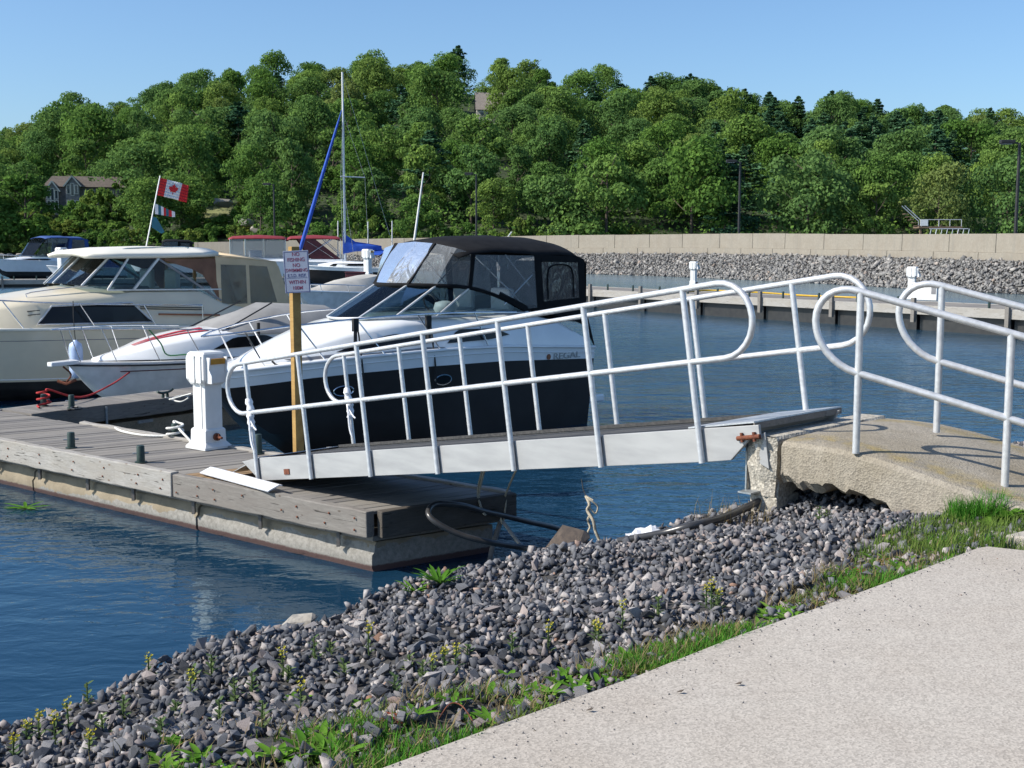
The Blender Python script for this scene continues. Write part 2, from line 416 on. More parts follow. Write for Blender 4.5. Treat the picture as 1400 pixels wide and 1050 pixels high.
def float_mat():
    t = NT('wet stained float concrete'); co = t.coords(); sx = t.node('ShaderNodeSeparateXYZ'); t.link(co, sx.inputs[0])
    n = t.noise(co, 3.2, 6, .65); n2 = t.noise(co, 18, 6, .7)
    col = t.mix(t.ramp(n, [(.35, (0, 0, 0)), (.65, (1, 1, 1))]), (.27, .225, .16), (.20, .165, .115))
    z = t.node('ShaderNodeMath', _operation='ADD'); t.link(sx.outputs['Z'], z.inputs[0])
    nm = t.node('ShaderNodeMath', _operation='MULTIPLY_ADD'); t.link(n, nm.inputs[0]); nm.inputs[1].default_value = .30; nm.inputs[2].default_value = -.15; t.link(nm.outputs[0], z.inputs[1])
    along = t.node('ShaderNodeMapRange'); t.link(sx.outputs['X'], along.inputs[0]); along.inputs[1].default_value = -5.2; along.inputs[2].default_value = -.5; along.inputs[3].default_value = .05; along.inputs[4].default_value = .27
    lt = t.node('ShaderNodeMath', _operation='LESS_THAN'); t.link(z.outputs[0], lt.inputs[0]); t.link(along.outputs[0], lt.inputs[1])
    chip = t.mix(t.ramp(n2, [(.35, (0, 0, 0)), (.6, (1, 1, 1))]), (.17, .16, .14), (.265, .25, .225))
    col = t.mix(lt.outputs[0], col, chip)
    wz = t.node('ShaderNodeMath', _operation='MULTIPLY_ADD'); t.link(n2, wz.inputs[0]); wz.inputs[1].default_value = -.05; t.link(sx.outputs['Z'], wz.inputs[2])
    wet = t.ramp(wz.outputs[0], [(.03, (1, 1, 1)), (.045, (0, 0, 0))])
    col = t.mix(wet, col, (.085, .05, .045))
    t.bsdf(col, .85, 0, t.bump(t.mix(.5, n2, n), .8, .02), .3); return t.mat
M['float_wet'] = float_mat()
M['float_chip'] = concrete('chipped pale float concrete', (.48, .46, .41), (.36, .34, .29), (.40, .37, .31), .5, .03, 40)

def stone_mat(name, stops, bscale=30, by='tint', bd=.006):
    t = NT(name); co = t.coords(jitter=(by != 'tint'))
    if by == 'tint':
        a = t.node('ShaderNodeAttribute'); a.attribute_name = 'tint'; f = a.outputs['Fac']
    else:
        f = t.node('ShaderNodeObjectInfo').outputs['Random']
    col = t.ramp(f, stops)
    n = t.noise(co, bscale, 6, .7)
    col = t.mix(1.0, col, t.ramp(n, [(.3, (.62, .62, .64)), (.55, (1, 1, 1)), (.75, (1.45, 1.42, 1.38))]), 'MULTIPLY')
    t.bsdf(col, .88, 0, t.bump(n, .6, bd), .3); return t.mat
ST = [(0, (0.043, 0.045, 0.052)), (.22, (0.077, 0.081, 0.093)), (.42, (0.120, 0.123, 0.136)), (.60, (0.172, 0.172, 0.181)), (.72, (0.202, 0.191, 0.193)), (.84, (0.232, 0.194, 0.181)), (.9, (0.310, 0.280, 0.267)), (.97, (0.396, 0.370, 0.353)), (1, (0.249, 0.142, 0.095))]
M['stone'] = stone_mat('crushed granite', ST, 38, 'object')
M['stone_bed'] = stone_mat('crushed granite bed', ST, 38, 'tint')
RT = [(0, (.15, .148, .145)), (.4, (.21, .205, .197)), (.75, (.265, .255, .24)), (.93, (.33, .31, .285)), (1, (.30, .24, .20))]
M['riprap'] = stone_mat('quarried riprap', RT, 2.2, 'tint', .06)
M['boulder'] = stone_mat('granite boulder', [(0, (.24, .235, .23)), (.5, (.34, .32, .29)), (1, (.42, .36, .29))], 3, 'object', .05)
M['soil'] = surf('dark stony soil', (.055, .052, .050), (.035, .033, .031), 9, .95, 0, .02, 40)
M['hill_soil'] = surf('dark green woodland floor', (.022, .040, .010), (.030, .040, .014), .06, .95, 0, .3, .5)  # dark green ground between the trees
M['shore_rock'] = surf('pale shore rock', (.33, .30, .26), (.20, .18, .15), .4, .95, 0, .2, .8)

def water_mat():
    t = NT('lake water')
    co = t.coords((1.0, 1.75, 1.0))
    n1 = t.noise(co, .55, 3, .5, .3); n2 = t.noise(co, 2.1, 3, .55, .6); n3 = t.noise(co, 7.5, 2, .5, .3)
    def mul(a, k):
        m = t.node('ShaderNodeMath', _operation='MULTIPLY'); t.link(a, m.inputs[0]); m.inputs[1].default_value = k; return m.outputs[0]
    def add(a, b):
        m = t.node('ShaderNodeMath', _operation='ADD'); t.link(a, m.inputs[0]); t.link(b, m.inputs[1]); return m.outputs[0]
    sx = t.node('ShaderNodeSeparateXYZ'); tc = t.node('ShaderNodeTexCoord'); t.link(tc.outputs['Object'], sx.inputs[0])
    mr = t.node('ShaderNodeMapRange'); t.link(sx.outputs['Y'], mr.inputs[0])       # sheltered water by the bank, ripples out in the basin
    mr.inputs[1].default_value = 10; mr.inputs[2].default_value = 30; mr.inputs[3].default_value = .24; mr.inputs[4].default_value = 1.1
    gust = t.ramp(t.noise(t.coords((.05, .12, 1)), 1.6, 3), [(.35, (.7, .7, .7)), (.65, (1.2, 1.2, 1.2))])
    def prod(a, b):
        m = t.node('ShaderNodeMath', _operation='MULTIPLY'); t.link(a, m.inputs[0]); t.link(b, m.inputs[1]); return m.outputs[0]
    m2 = t.node('ShaderNodeMapRange'); t.link(sx.outputs['Y'], m2.inputs[0]); m2.inputs[1].default_value = 52; m2.inputs[2].default_value = 80; m2.inputs[3].default_value = 1.0; m2.inputs[4].default_value = .28
    h = prod(m2.outputs[0], prod(prod(add(add(mul(n1, .20), mul(n2, .085)), mul(n3, .018)), mr.outputs[0]), gust))
    b = t.node('ShaderNodeBump'); b.inputs['Strength'].default_value = 1.0; b.inputs['Distance'].default_value = .6
    t.link(h, b.inputs['Height'])
    df = t.node('ShaderNodeBsdfDiffuse'); df.inputs[0].default_value = (.0055, .029, .060, 1)
    gl = t.node('ShaderNodeBsdfGlossy'); gl.inputs[0].default_value = (.84, .97, 1.0, 1); gl.inputs['Roughness'].default_value = .035
    rr = t.node('ShaderNodeMapRange'); t.link(sx.outputs['Y'], rr.inputs[0]); rr.inputs[1].default_value = 14; rr.inputs[2].default_value = 40; rr.inputs[3].default_value = .03; rr.inputs[4].default_value = .16; t.link(rr.outputs[0], gl.inputs['Roughness'])
    fr = t.node('ShaderNodeFresnel'); fr.inputs['IOR'].default_value = 1.333
    for n_ in (gl, fr): t.link(b.outputs[0], n_.inputs['Normal'])
    mx = t.node('ShaderNodeMixShader'); t.link(fr.outputs[0], mx.inputs[0]); t.link(df.outputs[0], mx.inputs[1]); t.link(gl.outputs[0], mx.inputs[2]); t.link(mx.outputs[0], t.out.inputs[0])
    return t.mat
M['water'] = water_mat()

def leaf_mat(name, stops, trans=.36):
    t = NT(name); oi = t.node('ShaderNodeObjectInfo')
    col = t.ramp(oi.outputs['Random'], stops)
    a = t.node('ShaderNodeAttribute'); a.attribute_name = 'tint'
    col = t.mix(1.0, col, t.ramp(a.outputs['Fac'], [(0, (.72, .74, .70)), (.5, (1, 1, 1)), (1, (1.34, 1.26, 1.05))]), 'MULTIPLY')
    d = t.node('ShaderNodeBsdfDiffuse'); tl = t.node('ShaderNodeBsdfTranslucent'); mx = t.node('ShaderNodeMixShader'); mx.inputs[0].default_value = trans
    t.link(col, d.inputs[0]); t.link(col, tl.inputs[0]); t.link(d.outputs[0], mx.inputs[1]); t.link(tl.outputs[0], mx.inputs[2]); t.link(mx.outputs[0], t.out.inputs[0])
    return t.mat
M['leaf'] = leaf_mat('broad leaves', [(0, (0.085, 0.170, 0.038)), (.16, (0.119, 0.215, 0.048)), (.34, (0.098, 0.184, 0.060)), (.50, (0.145, 0.242, 0.057)), (.66, (0.106, 0.193, 0.065)), (.80, (0.158, 0.255, 0.062)), (.93, (0.152, 0.238, 0.057)), (1, (0.165, 0.217, 0.068))])
M['needle'] = leaf_mat('pine needles', [(0, (0.054, 0.125, 0.068)), (.5, (0.073, 0.155, 0.083)), (1, (0.091, 0.177, 0.081))], .2)
M['shrub_leaf'] = leaf_mat('shrub leaves', [(0, (0.085, 0.173, 0.040)), (.6, (0.122, 0.206, 0.047)), (1, (0.175, 0.216, 0.052))])
M['weed_leaf'] = leaf_mat('weed leaves', [(0, (.075, .19, .025)), (.6, (.12, .26, .035)), (1, (.16, .28, .05))], .35)
M['grey_weed'] = leaf_mat('grey green weed leaves', [(0, (.10, .16, .07)), (1, (.14, .19, .08))], .3)
M['petal'] = leaf_mat('yellow petals', [(0, (.62, .52, .05)), (1, (.70, .62, .10))], .3)
M['grass'] = leaf_mat('mixed dry and green grass', [(0, (0.121, 0.188, 0.044)), (1, (0.143, 0.213, 0.055))], .3)
M['grass_green'] = leaf_mat('fresh grass', [(0, (0.072, 0.221, 0.030)), (1, (0.098, 0.273, 0.036))], .35)

# ------------------------------------------------------------------ water and near ground
b = MB(); b.poly([(-2500, -60, 0), (2500, -60, 0), (2500, 3800, 0), (-2500, 3800, 0)])
tag(b.build('water', M['water']), kind='structure')

E0 = Vector((-.43, 3.73)); E1 = Vector((2.60, 6.64))
G = (E1 - E0).normalized(); MN = Vector((-G.y, G.x))            # along the path edge, towards the water
def bank_z(s, d):
    dc = np.interp(s, [-6, -.2, 1, 2, 2.6, 3.8, 4.6, 5.7, 9], [1.75, 1.95, 2.32, 2.60, 2.55, 2.70, 2.52, 2.45, 2.4])
    z = np.where(d < dc, 1.61 - .13 * np.maximum(d, 0), 1.61 - .13 * dc - .95 * (d - dc))
    z = np.where(d < 0, 1.60 - np.minimum(-d, .3) * .25, z)
    z = z + .035 * np.sin(s * 2.3 + d * 3.1) * (d > .3) + .02 * np.sin(s * 5.1 - d * 4.0) * (d > .3)
    mound = np.exp(-(((s - 6.05) / .55) ** 2 + ((d - 1.45) / .55) ** 2))
    return np.maximum(z + .12 * mound, -1.4)
def sd(x, y):
    return (x - E0.x) * G.x + (y - E0.y) * G.y, (x - E0.x) * MN.x + (y - E0.y) * MN.y
def xy(s, d): return E0.x + G.x * s + MN.x * d, E0.y + G.y * s + MN.y * d
def gz(x, y):
    s, d = sd(x, y); return float(bank_z(np.array(s), np.array(d)))
ss = np.concatenate([np.array([-60, -25, -12]), np.linspace(-8, 16, 121), np.array([22, 40, 80])]); ds = np.concatenate([np.array([-60, -20, -8, -3]), np.linspace(-1, 7, 100), [10]])
gs, gd = np.meshgrid(ss, ds, indexing='ij'); gx, gy = xy(gs, gd); gzz = bank_z(gs, gd)
n1, n2 = gs.shape; idx = np.arange(n1 * n2).reshape(n1, n2)
Fq = np.stack([idx[:-1, :-1], idx[1:, :-1], idx[1:, 1:], idx[:-1, 1:]], -1).reshape(-1, 4)
bank = tag(link('gravel_bank', mesh_np('gravel_bank', np.stack([gx, gy, gzz], -1).reshape(-1, 3), Fq, M['soil'])), kind='structure')

# the two slabs of the footpath
b = MB(); b.prism([(-2.3, 1.95, 1.655), (2, -12, 1.655), (30, -12, 1.655), (30, -2, 1.655), (3.2, 6.32, 1.655), (2.80, 6.54, 1.655), (2.62, 6.635, 1.655), (2.55, 6.60, 1.655), (1.96, 6.02, 1.655), (1.40, 5.485, 1.655), (.95, 5.07, 1.655), (.48, 4.585, 1.655), (.05, 4.19, 1.655), (-.43, 3.73, 1.655)], .14)
tag(b.build('footpath', M['path'], bevel=.012), kind='structure')
c1 = on(1374, 731, 1.66); c2 = on(1416, 716, 1.66)
b = MB(); b.prism([(c1.x, c1.y, 1.66), (c1.x + 3.2, c1.y - 2.15, 1.66), (c1.x + 3.9, c1.y - 1.2, 1.66), (c2.x + .25, c2.y + .12, 1.66)], .14)
tag(b.build('footpath_slab', M['path'], bevel=.012), kind='structure')

# ------------------------------------------------------------------ crushed stone on the bank
def rand_rot(n):
    q = rng.normal(size=(n, 4)); q /= np.linalg.norm(q, axis=1)[:, None]
    w, x, y, z = q.T
    return np.stack([np.stack([1 - 2 * (y * y + z * z), 2 * (x * y - z * w), 2 * (x * z + y * w)], -1), np.stack([2 * (x * y + z * w), 1 - 2 * (x * x + z * z), 2 * (y * z - x * w)], -1), np.stack([2 * (x * z - y * w), 2 * (y * z + x * w), 1 - 2 * (x * x + y * y)], -1)], -2)
import bmesh
def chip(n):                                # the hull of a few random points: an angular broken stone
    bm = bmesh.new(); q = rng.normal(size=(n, 3)); q /= np.linalg.norm(q, axis=1)[:, None]; q *= rng.uniform(.72, 1.0, (n, 1)) * .5
    for p_ in q: bm.verts.new(p_)
    r_ = bmesh.ops.convex_hull(bm, input=bm.verts[:]); bmesh.ops.delete(bm, geom=[g_ for g_ in set(r_['geom_interior'] + r_['geom_unused']) if isinstance(g_, bmesh.types.BMVert)], context='VERTS')
    bmesh.ops.triangulate(bm, faces=bm.faces[:]); bm.verts.index_update()
    V_ = np.array([v.co[:] for v in bm.verts]); F_ = np.array([[v.index for v in f.verts] for f in bm.faces]); return bm, V_, F_
CHIPS = []
for k in range(26):
    bm, V_, F_ = chip(7 + k % 3); bm.free(); CHIPS.append((V_, F_))
def rubble(P, size, flat=.62):              # one angular stone per point, joined; also the tint of every vertex
    n = len(P); R_ = rand_rot(n); which = rng.integers(0, len(CHIPS), n); tn = rng.uniform(0, 1, n); VV, FF, TT = [], [], []; off = 0
    sc = np.stack([rng.uniform(.95, 1.5, n), rng.uniform(.75, 1.1, n), rng.uniform(flat * .9, flat * 1.4, n)], -1) * size[:, None] * 1.13
    for k, (V_, F_) in enumerate(CHIPS):
        m = np.where(which == k)[0]
        if not len(m): continue
        W = np.einsum('nij,nkj->nki', R_[m], V_[None] * sc[m][:, None]) + P[m][:, None]
        VV.append(W.reshape(-1, 3)); FF.append((F_[None] + off + len(V_) * np.arange(len(m))[:, None, None]).reshape(-1, 3)); TT.append(np.repeat(tn[m], len(V_))); off += len(m) * len(V_)
    return np.concatenate(VV), np.concatenate(FF), np.concatenate(TT)
def in_slab(x, y):                          # footprint of the concrete ramp
    e = ((x - 1.95) * .7054 - (y - 8.9) * .7089); nn = ((x - 1.95) * .7089 + (y - 8.9) * .7054)
    return (e > .05) & (e < 3.2) & (nn > .45) & (nn < 1.5)
def gw_(s_): return np.interp(s_, [-3, -.7, 0, 1, 2, 2.8, 3.5, 4.2, 5.2, 5.6], [1.0, .8, .72, .42, .24, .26, .42, .75, .75, .3])
Ps, Zs = [], []
for layer in range(2):
    NS = 44000 if layer == 0 else 15000
    s_ = rng.uniform(-3.2, 9.8, NS); d_ = rng.uniform(.02, 4.3, NS)
    keep = rng.uniform(0, 1, NS) < np.where(d_ < gw_(s_), .55, 1)
    s_, d_ = s_[keep], d_[keep]
    x_, y_ = xy(s_, d_); z_ = bank_z(s_, d_)
    size = np.clip(rng.lognormal(math.log(.043 if layer == 0 else .049), .27, len(x_)), .026, .092)
    k2 = ~in_slab(x_, y_) & (z_ > -.35)
    x_, y_, z_, size = x_[k2], y_[k2], z_[k2], size[k2]
    Ps.append(np.stack([x_, y_, z_ + size * (.12 if layer == 0 else .42)], -1)); Zs.append(size)
P = np.concatenate(Ps); sz = np.concatenate(Zs)
u_, v_, dep = project(P)
vis = (u_ > -40) & (u_ < 1440) & (v_ < 1090) & (dep > 1)
P, sz, dep, u_, v_ = P[vis], sz[vis], dep[vis], u_[vis], v_[vis]
inside = (u_ > 5) & (u_ < 1395) & (v_ < 1045)
hidden_side = sd(P[:, 0], P[:, 1])[1] > 2.75
rank = np.argsort(-(sz / dep) * np.where(inside & ~hidden_side, 1, 0) * np.where(np.concatenate([np.zeros(len(Ps[0])), np.ones(len(Ps[1]))])[vis] > 0, 1, .6))
big, rest = rank[:300], rank[300:]
V, F, T = rubble(P[rest], sz[rest])
tag(link('gravel', mesh_np('gravel', V, F, M['stone_bed'], T), bank), kind='stuff')
stone_meshes = []
for k in range(16):
    bm, V_, F_ = chip(8 + k % 4); me = bpy.data.meshes.new('stone'); bmesh.ops.scale(bm, vec=(1.18, .98, .86), verts=bm.verts[:])
    bm.to_mesh(me); bm.free(); me.materials.append(M['stone']); stone_meshes.append(me)
rock_meshes = []
for k in range(10):                         # rounder, weathered boulders
    bm, V_, F_ = chip(12 + k % 4); bmesh.ops.scale(bm, vec=(1.15, .95, .85), verts=bm.verts[:])
    me = bpy.data.meshes.new('boulder'); bm.to_mesh(me); bm.free(); me.materials.append(M['boulder']); rock_meshes.append(me)
for i, k in enumerate(big):
    o = link('stone', stone_meshes[i % 14], bank, P[k]); o.scale = (sz[k] * rng.uniform(.95, 1.3), sz[k] * rng.uniform(.75, 1.05), sz[k] * rng.uniform(.6, 1.0))
    o.rotation_euler = (rng.uniform(-1, 1), rng.uniform(-1, 1), rng.uniform(0, 6.28))

# ------------------------------------------------------------------ breakwater: wall, riprap, lamps
WL = [(52, 62, 4.1, 1.95), (45, 78, 4.15, 2.0), (38.3, 92, 4.18, 2.1), (34.6, 105, 4.30, 2.22), (30, 118, 4.42, 2.32), (25.5, 129, 4.55, 2.36), (20, 140, 4.63, 2.38), (8, 156, 4.62, 2.28), (-2, 165, 4.5, 2.15), (-12, 172, 4.43, 2.05), (-28, 182, 4.17, 1.9), (-49, 190, 3.85, 1.75)]
WP = curve([Vector((x, y, zt)) for x, y, zt, zb in WL], 24); WB = curve([Vector((x, y, zb)) for x, y, zt, zb in WL], 24)
arc = [0]
for i in range(1, len(WP)): arc.append(arc[-1] + (WP[i].xy - WP[i - 1].xy).length)
def wall_at(a):
    a = max(0, min(arc[-1], a)); i = max(1, next((k for k in range(len(arc)) if arc[k] >= a), len(arc) - 1))
    t = (a - arc[i - 1]) / max(1e-6, arc[i] - arc[i - 1]); p = WP[i - 1].lerp(WP[i], t); q = WB[i - 1].lerp(WB[i], t)
    tg = (WP[i] - WP[i - 1]); tg.z = 0; tg.normalize()
    return p, q, Vector((-tg.y, tg.x, 0))    # top, foot, normal away from the camera's water side
wall = thing('breakwater_wall', 'long low concrete wall of upright panels along the breakwater', 'wall')
a = 0.0; L = arc[-1]; k = 0
while a < L - .5:
    w = min(6.1 + .5 * math.sin(k * 2.1), L - a)
    for part, z0, z1, o0 in (('panel', .30, 1.0, .18), ('footing_panel', 0.0, .30, 0.0)):
        aa = a + (1.9 if part != 'panel' else 0)
        p0, q0, m0 = wall_at(aa + .03); p1, q1, m1 = wall_at(min(aa + w, L) - .03)
        if m0.y < 0: m0, m1 = -m0, -m1
        jz = .03 * math.sin(k * 5.3)
        def pt(p, q, m, f, off): z = q.z + (p.z - q.z) * f; return Vector((p.x, p.y, z)) + m * off
        base = [pt(p0, q0, m0, z0, o0), pt(p1, q1, m1, z0, o0), pt(p1, q1, m1, z0, o0 + .5), pt(p0, q0, m0, z0, o0 + .5)]
        top = [pt(p0, q0, m0, z1, o0 + .03), pt(p1, q1, m1, z1, o0 + .03), pt(p1, q1, m1, z1, o0 + .45), pt(p0, q0, m0, z1, o0 + .45)]
        if part == 'panel': top = [t_ + Vector((0, 0, jz)) for t_ in top]
        else: base = [t_ - Vector((0, 0, .8)) for t_ in base]
        b = MB(); i0 = b.pts(base + top)
        for q in ((3, 2, 1, 0), (4, 5, 6, 7), (0, 1, 5, 4), (1, 2, 6, 5), (2, 3, 7, 6), (3, 0, 4, 7)): b.face([i0 + j for j in q])
        b.build(part, M['wall_conc'], wall, bevel=.03)
    a += w; k += 1
# causeway ground behind and slope in front
sl = MB(); rows = []
for i in range(0, len(WP), 2):
    p, q, m = wall_at(arc[i]); m = m if m.y > 0 else -m
    c = Vector((p.x, p.y, 0))
    rows.append([c + m * 11 + Vector((0, 0, -1)), c + m * 7 + Vector((0, 0, q.z - .2)), c + m * .3 + Vector((0, 0, q.z + .1)), c - m * .3 + Vector((0, 0, q.z - .05)), c - m * 6.2 + Vector((0, 0, -.1)), c - m * 9 + Vector((0, 0, -1.2))])
sl.loft(rows)
rip = tag(sl.build('riprap_slope', M['soil']), kind='structure')
n = 30000; aa = rng.uniform(8, L - 1, n); ff = rng.uniform(0, 1, n); PP = []
for A_, f_ in zip(aa, ff):
    p, q, m = wall_at(A_); m = m if m.y > 0 else -m
    c = Vector((p.x, p.y, 0)) - m * (.2 + 6.3 * f_); PP.append((c.x, c.y, (q.z - .05) * (1 - f_) - .12 * f_ + .12))
szr = np.clip(rng.lognormal(math.log(.19), .5, n), .09, 1.0)
V, F, T = rubble(np.array(PP), szr, .7)
tag(link('riprap', mesh_np('riprap', V, F, M['riprap'], T), rip), kind='stuff')
for (u, v, s_) in ((1335, 380, 1.5), (1322, 371, 1.2), (1228, 386, 1.3), (905, 372, 1.6), (1188, 381, 1.3), (1048, 368, 1.0), (1360, 396, 1.2), (1275, 366, 1.1), (818, 368, 1.4), (980, 371, 1.2), (1290, 375, 1.4)):
    best = min(range(60), key=lambda k: 0 if False else abs(project(np.array([[wall_at(L * k / 60)[0].x, wall_at(L * k / 60)[0].y, 1]]))[0][0] - u))
    p, q, m = wall_at(L * best / 60); m = m if m.y > 0 else -m
    f_ = min(.95, max(.1, (v - 352) / 42)); c = at(u, v, p.y - 6.3 * f_ * m.y)
    o = link('stone', rock_meshes[int(u) % 10], rip, (c.x, c.y, c.z)); o.scale = (s_, s_ * .8, s_ * .75); o.rotation_euler = (rng.uniform(-.5, .5), rng.uniform(-.5, .5), rng.uniform(0, 6)); 
    o.data = o.data.copy(); o.data.materials[0] = M['boulder']

def lamp_post(u, vt, Yd, label, zb):
    p = at(u, vt, Yd); t = thing('lamp_post', label, 'lamp post', (p.x, p.y, zb), 0, 'lamp posts behind the breakwater wall')
    h = p.z - zb; b = MB(); b.tube([(0, 0, 0), (0, 0, h)], [.15, .11], 10); b.build('pole', M['lamp_metal'], t, 40)
    b = MB(); b.box((0, 0, .12), (.5, .5, .24)); b.build('base_block', M['wall_conc'], t, bevel=.02)
    b = MB(); b.bar((.12, 0, h - .1), (-.5, -.05, h + .02), .1, .1); b.build('arm', M['lamp_metal'], t)
    b = MB(); b.box((-1.0, -.1, h + .05), (1.15, .5, .3)); hd = b.build('lamp_head', M['lamp_metal'], t, bevel=.06)
    b = MB(); b.box((-1.05, -.1, h - .11), (.8, .38, .03)); b.build('lens', M['lamp_lens'], hd)
lamp_post(1012, 221, 138, 'dark lamp post behind the breakwater wall right of the middle of the photo', 2.6)
lamp_post(1394, 195, 97, 'dark lamp post at the right edge of the breakwater wall', 2.3)
lamp_post(651, 238, 172, 'dark lamp post behind the wall above the black boat canopy', 2.2)
lamp_post(374, 252, 186, 'dark lamp post standing above the boat with the red canopy', 2.0)

# ------------------------------------------------------------------ the wooded hill
RU = [-200, 0, 50, 100, 160, 190, 230, 300, 420, 500, 600, 680, 760, 800, 900, 960, 1000, 1100, 1150, 1210, 1280, 1340, 1400, 1600]
RV = [195, 177, 153, 139, 114, 118, 100, 92, 74, 78, 64, 72, 78, 100, 104, 108, 124, 138, 134, 146, 138, 152, 150, 160]
Y0, Y1 = 372.0, 700.0
def hill(x, y):
    u = 700 + FPX * x / np.maximum(y, 1)
    g = (336 - np.interp(u, RU, RV)) / FPX * Y1 + 3.3 - 28
    t = (y - Y0) / (Y1 - Y0)
    f = np.where(t < 0, t * .35, np.where(t < 1, t ** .95, 1 - .25 * (t - 1)))
    return g * f
ys = np.concatenate([np.linspace(350, 740, 60), [800, 900, 1200]]); us = np.linspace(-500, 1900, 90)
gy, gu = np.meshgrid(ys, us, indexing='ij'); gx = (gu - 700) / FPX * gy
gzh = hill(gx, gy) + .8 * np.sin(gx * .11 + gy * .07) * (gy > 390)
idx = np.arange(gy.size).reshape(gy.shape)
Fq = np.stack([idx[:-1, :-1], idx[:-1, 1:], idx[1:, 1:], idx[1:, :-1]], -1).reshape(-1, 4)
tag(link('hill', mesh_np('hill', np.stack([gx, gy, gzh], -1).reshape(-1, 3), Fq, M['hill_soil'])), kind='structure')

def leaf_quads(cen, nrm, size):            # bent leaf-clump faces
    n = len(cen); r = rng.normal(size=(n, 3)); t1 = np.cross(nrm, r); t1 /= np.linalg.norm(t1, axis=1)[:, None] + 1e-9
    t2 = np.cross(nrm, t1); a = (size * rng.uniform(.7, 1.3, n))[:, None]; w = a * rng.uniform(.5, .85, n)[:, None]
    q = np.stack([cen - t1 * a, cen - t2 * w + nrm * a * .25, cen + t1 * a, cen + t2 * w - nrm * a * .15], 1)
    return q.reshape(-1, 3), np.arange(4 * n).reshape(n, 4)
def crown_broad(h, r, n, base=.25, lobes=26, leaf=.33):
    cs, rs = [], []
    for k in range(lobes):
        a = rng.uniform(0, 6.283); zf = rng.uniform(0, 1) ** .85
        prof = math.sin(math.pi * (.12 + .80 * zf) ** .9) ** .75
        rr = r * prof * math.sqrt(rng.uniform(.05, 1.0))
        cs.append((rr * math.cos(a), rr * math.sin(a), h * (base + (1 - base) * zf * .9))); rs.append(r * rng.uniform(.17, .46))
    cs = np.array(cs) * np.array([rng.uniform(.8, 1.15), rng.uniform(.8, 1.15), 1]) + np.array([1, 0, 0]) * r * .18 * np.sin(np.array(cs)[:, 2:] * .35 + r); rs = np.array(rs); k = rng.choice(lobes, n, p=rs ** 2 / (rs ** 2).sum())
    d = rng.normal(size=(n, 3)); d /= np.linalg.norm(d, axis=1)[:, None]; d[:, 2] = np.where(d[:, 2] < -.5, -d[:, 2], d[:, 2])
    cen = cs[k] + d * (rs[k] * (.55 + .62 * rng.uniform(0, 1, n) ** .6))[:, None] * np.array([1, 1, .82])
    nr = d + rng.normal(size=(n, 3)) * .45; nr /= np.linalg.norm(nr, axis=1)[:, None]
    V, F = leaf_quads(cen, nr, np.full(n, leaf))
    lobe_t = rng.uniform(.25, .75, lobes)[k] + rng.uniform(-.25, .25, n)
    return V, F, np.repeat(np.clip(lobe_t, 0, 1), 4)
def crown_pine(h, r, n, leaf=.34):
    cen, nr, tn = [], [], []; whorls = 15
    per = n // (whorls * 6)
    for w in range(whorls):
        zf = w / (whorls - 1); z = h * (.16 + .83 * zf); rr = r * (.22 + .78 * (1 - zf) ** .8) * rng.uniform(.55, 1.15) * min(1, (1.04 - zf) * 6) + .3
        for bq in range(6):
            if rng.uniform() < .12: continue
            a = rng.uniform(0, 6.283); up = rng.uniform(-.05, .22)
            q = np.sqrt(rng.uniform(.03, 1, per)) * rr; sp = rng.normal(size=per) * (.12 * rr + .1)
            c = np.stack([q * math.cos(a) - sp * math.sin(a), q * math.sin(a) + sp * math.cos(a), z + q * up + rng.normal(size=per) * .22], -1)
            m = np.tile([0, 0, 1.0], (per, 1)) + np.stack([np.full(per, math.cos(a)), np.full(per, math.sin(a)), np.zeros(per)], -1) * .4 + rng.normal(size=(per, 3)) * .4
            cen.append(c); nr.append(m / np.linalg.norm(m, axis=1)[:, None]); tn.append(np.full(per, rng.uniform(.2, .8)))
    cen = np.concatenate(cen); nr = np.concatenate(nr)
    V, F = leaf_quads(cen, nr, np.full(len(cen), leaf)); return V, F, np.repeat(np.concatenate(tn), 4)
def trunk(h, r, top=.8, limbs=7, mat='bark'):
    b = MB(); b.tube(curve([(0, 0, -1.2), (.1 * r, .2, h * .25), (-.2, .1, h * .55), (.1, -.1, h * top)], 4), [r * (1 - .85 * k / 12) for k in range(13)], 7)
    for k in range(limbs):
        a = k * 2.4; z = h * (.28 + .5 * k / limbs); l = h * .26
        b.tube([(0, 0, z), (l * .5 * math.cos(a), l * .5 * math.sin(a), z + l * .35), (l * math.cos(a), l * math.sin(a), z + l * .8)], [r * .38, r * .25, r * .1], 5)
    return b.mesh('trunk', M[mat], 60)
broad = [(mesh_np('crown', *crown_broad(17, rng.uniform(6.2, 8.4), 3000, lobes=int(rng.integers(22, 34)))[:2], M['leaf']), None) for _ in range(0)]
BRO = []
for k in range(8):
    V, F, T = crown_broad(17, [6.4, 7.2, 8.2, 7.6, 5.2, 8.6, 6.6, 7.8][k], 5600, [.06, .12, .08, .14, .05, .10, .15, .06][k], 28 + k)
    BRO.append((mesh_np('crown', V, F, M['leaf'], T), trunk(17, .36)))
PIN = []
for k in range(4):
    V, F, T = crown_pine(19, [4.6, 5.4, 4.2, 5.8][k], 4600)
    PIN.append((mesh_np('crown', V, F, M['needle'], T), trunk(19, .3, .95, 0)))
SHR = []
for k in range(4):
    V, F, T = crown_broad(5.2, [2.9, 3.3, 2.5, 3.6][k], 1300, .05, 14, .30)
    SHR.append((mesh_np('foliage', V, F, M['shrub_leaf'], T), trunk(5, .1, .6, 4)))
def plant_tree(kind, src, x, y, z, sx, sz, label, cat, group):
    t = thing(kind, label, cat, (x, y, z), rng.uniform(0, 6.28), group); t.scale = (sx, sx, sz)
    link(src[0].name.split('.')[0], src[0], t); link('trunk', src[1], t)
    return t
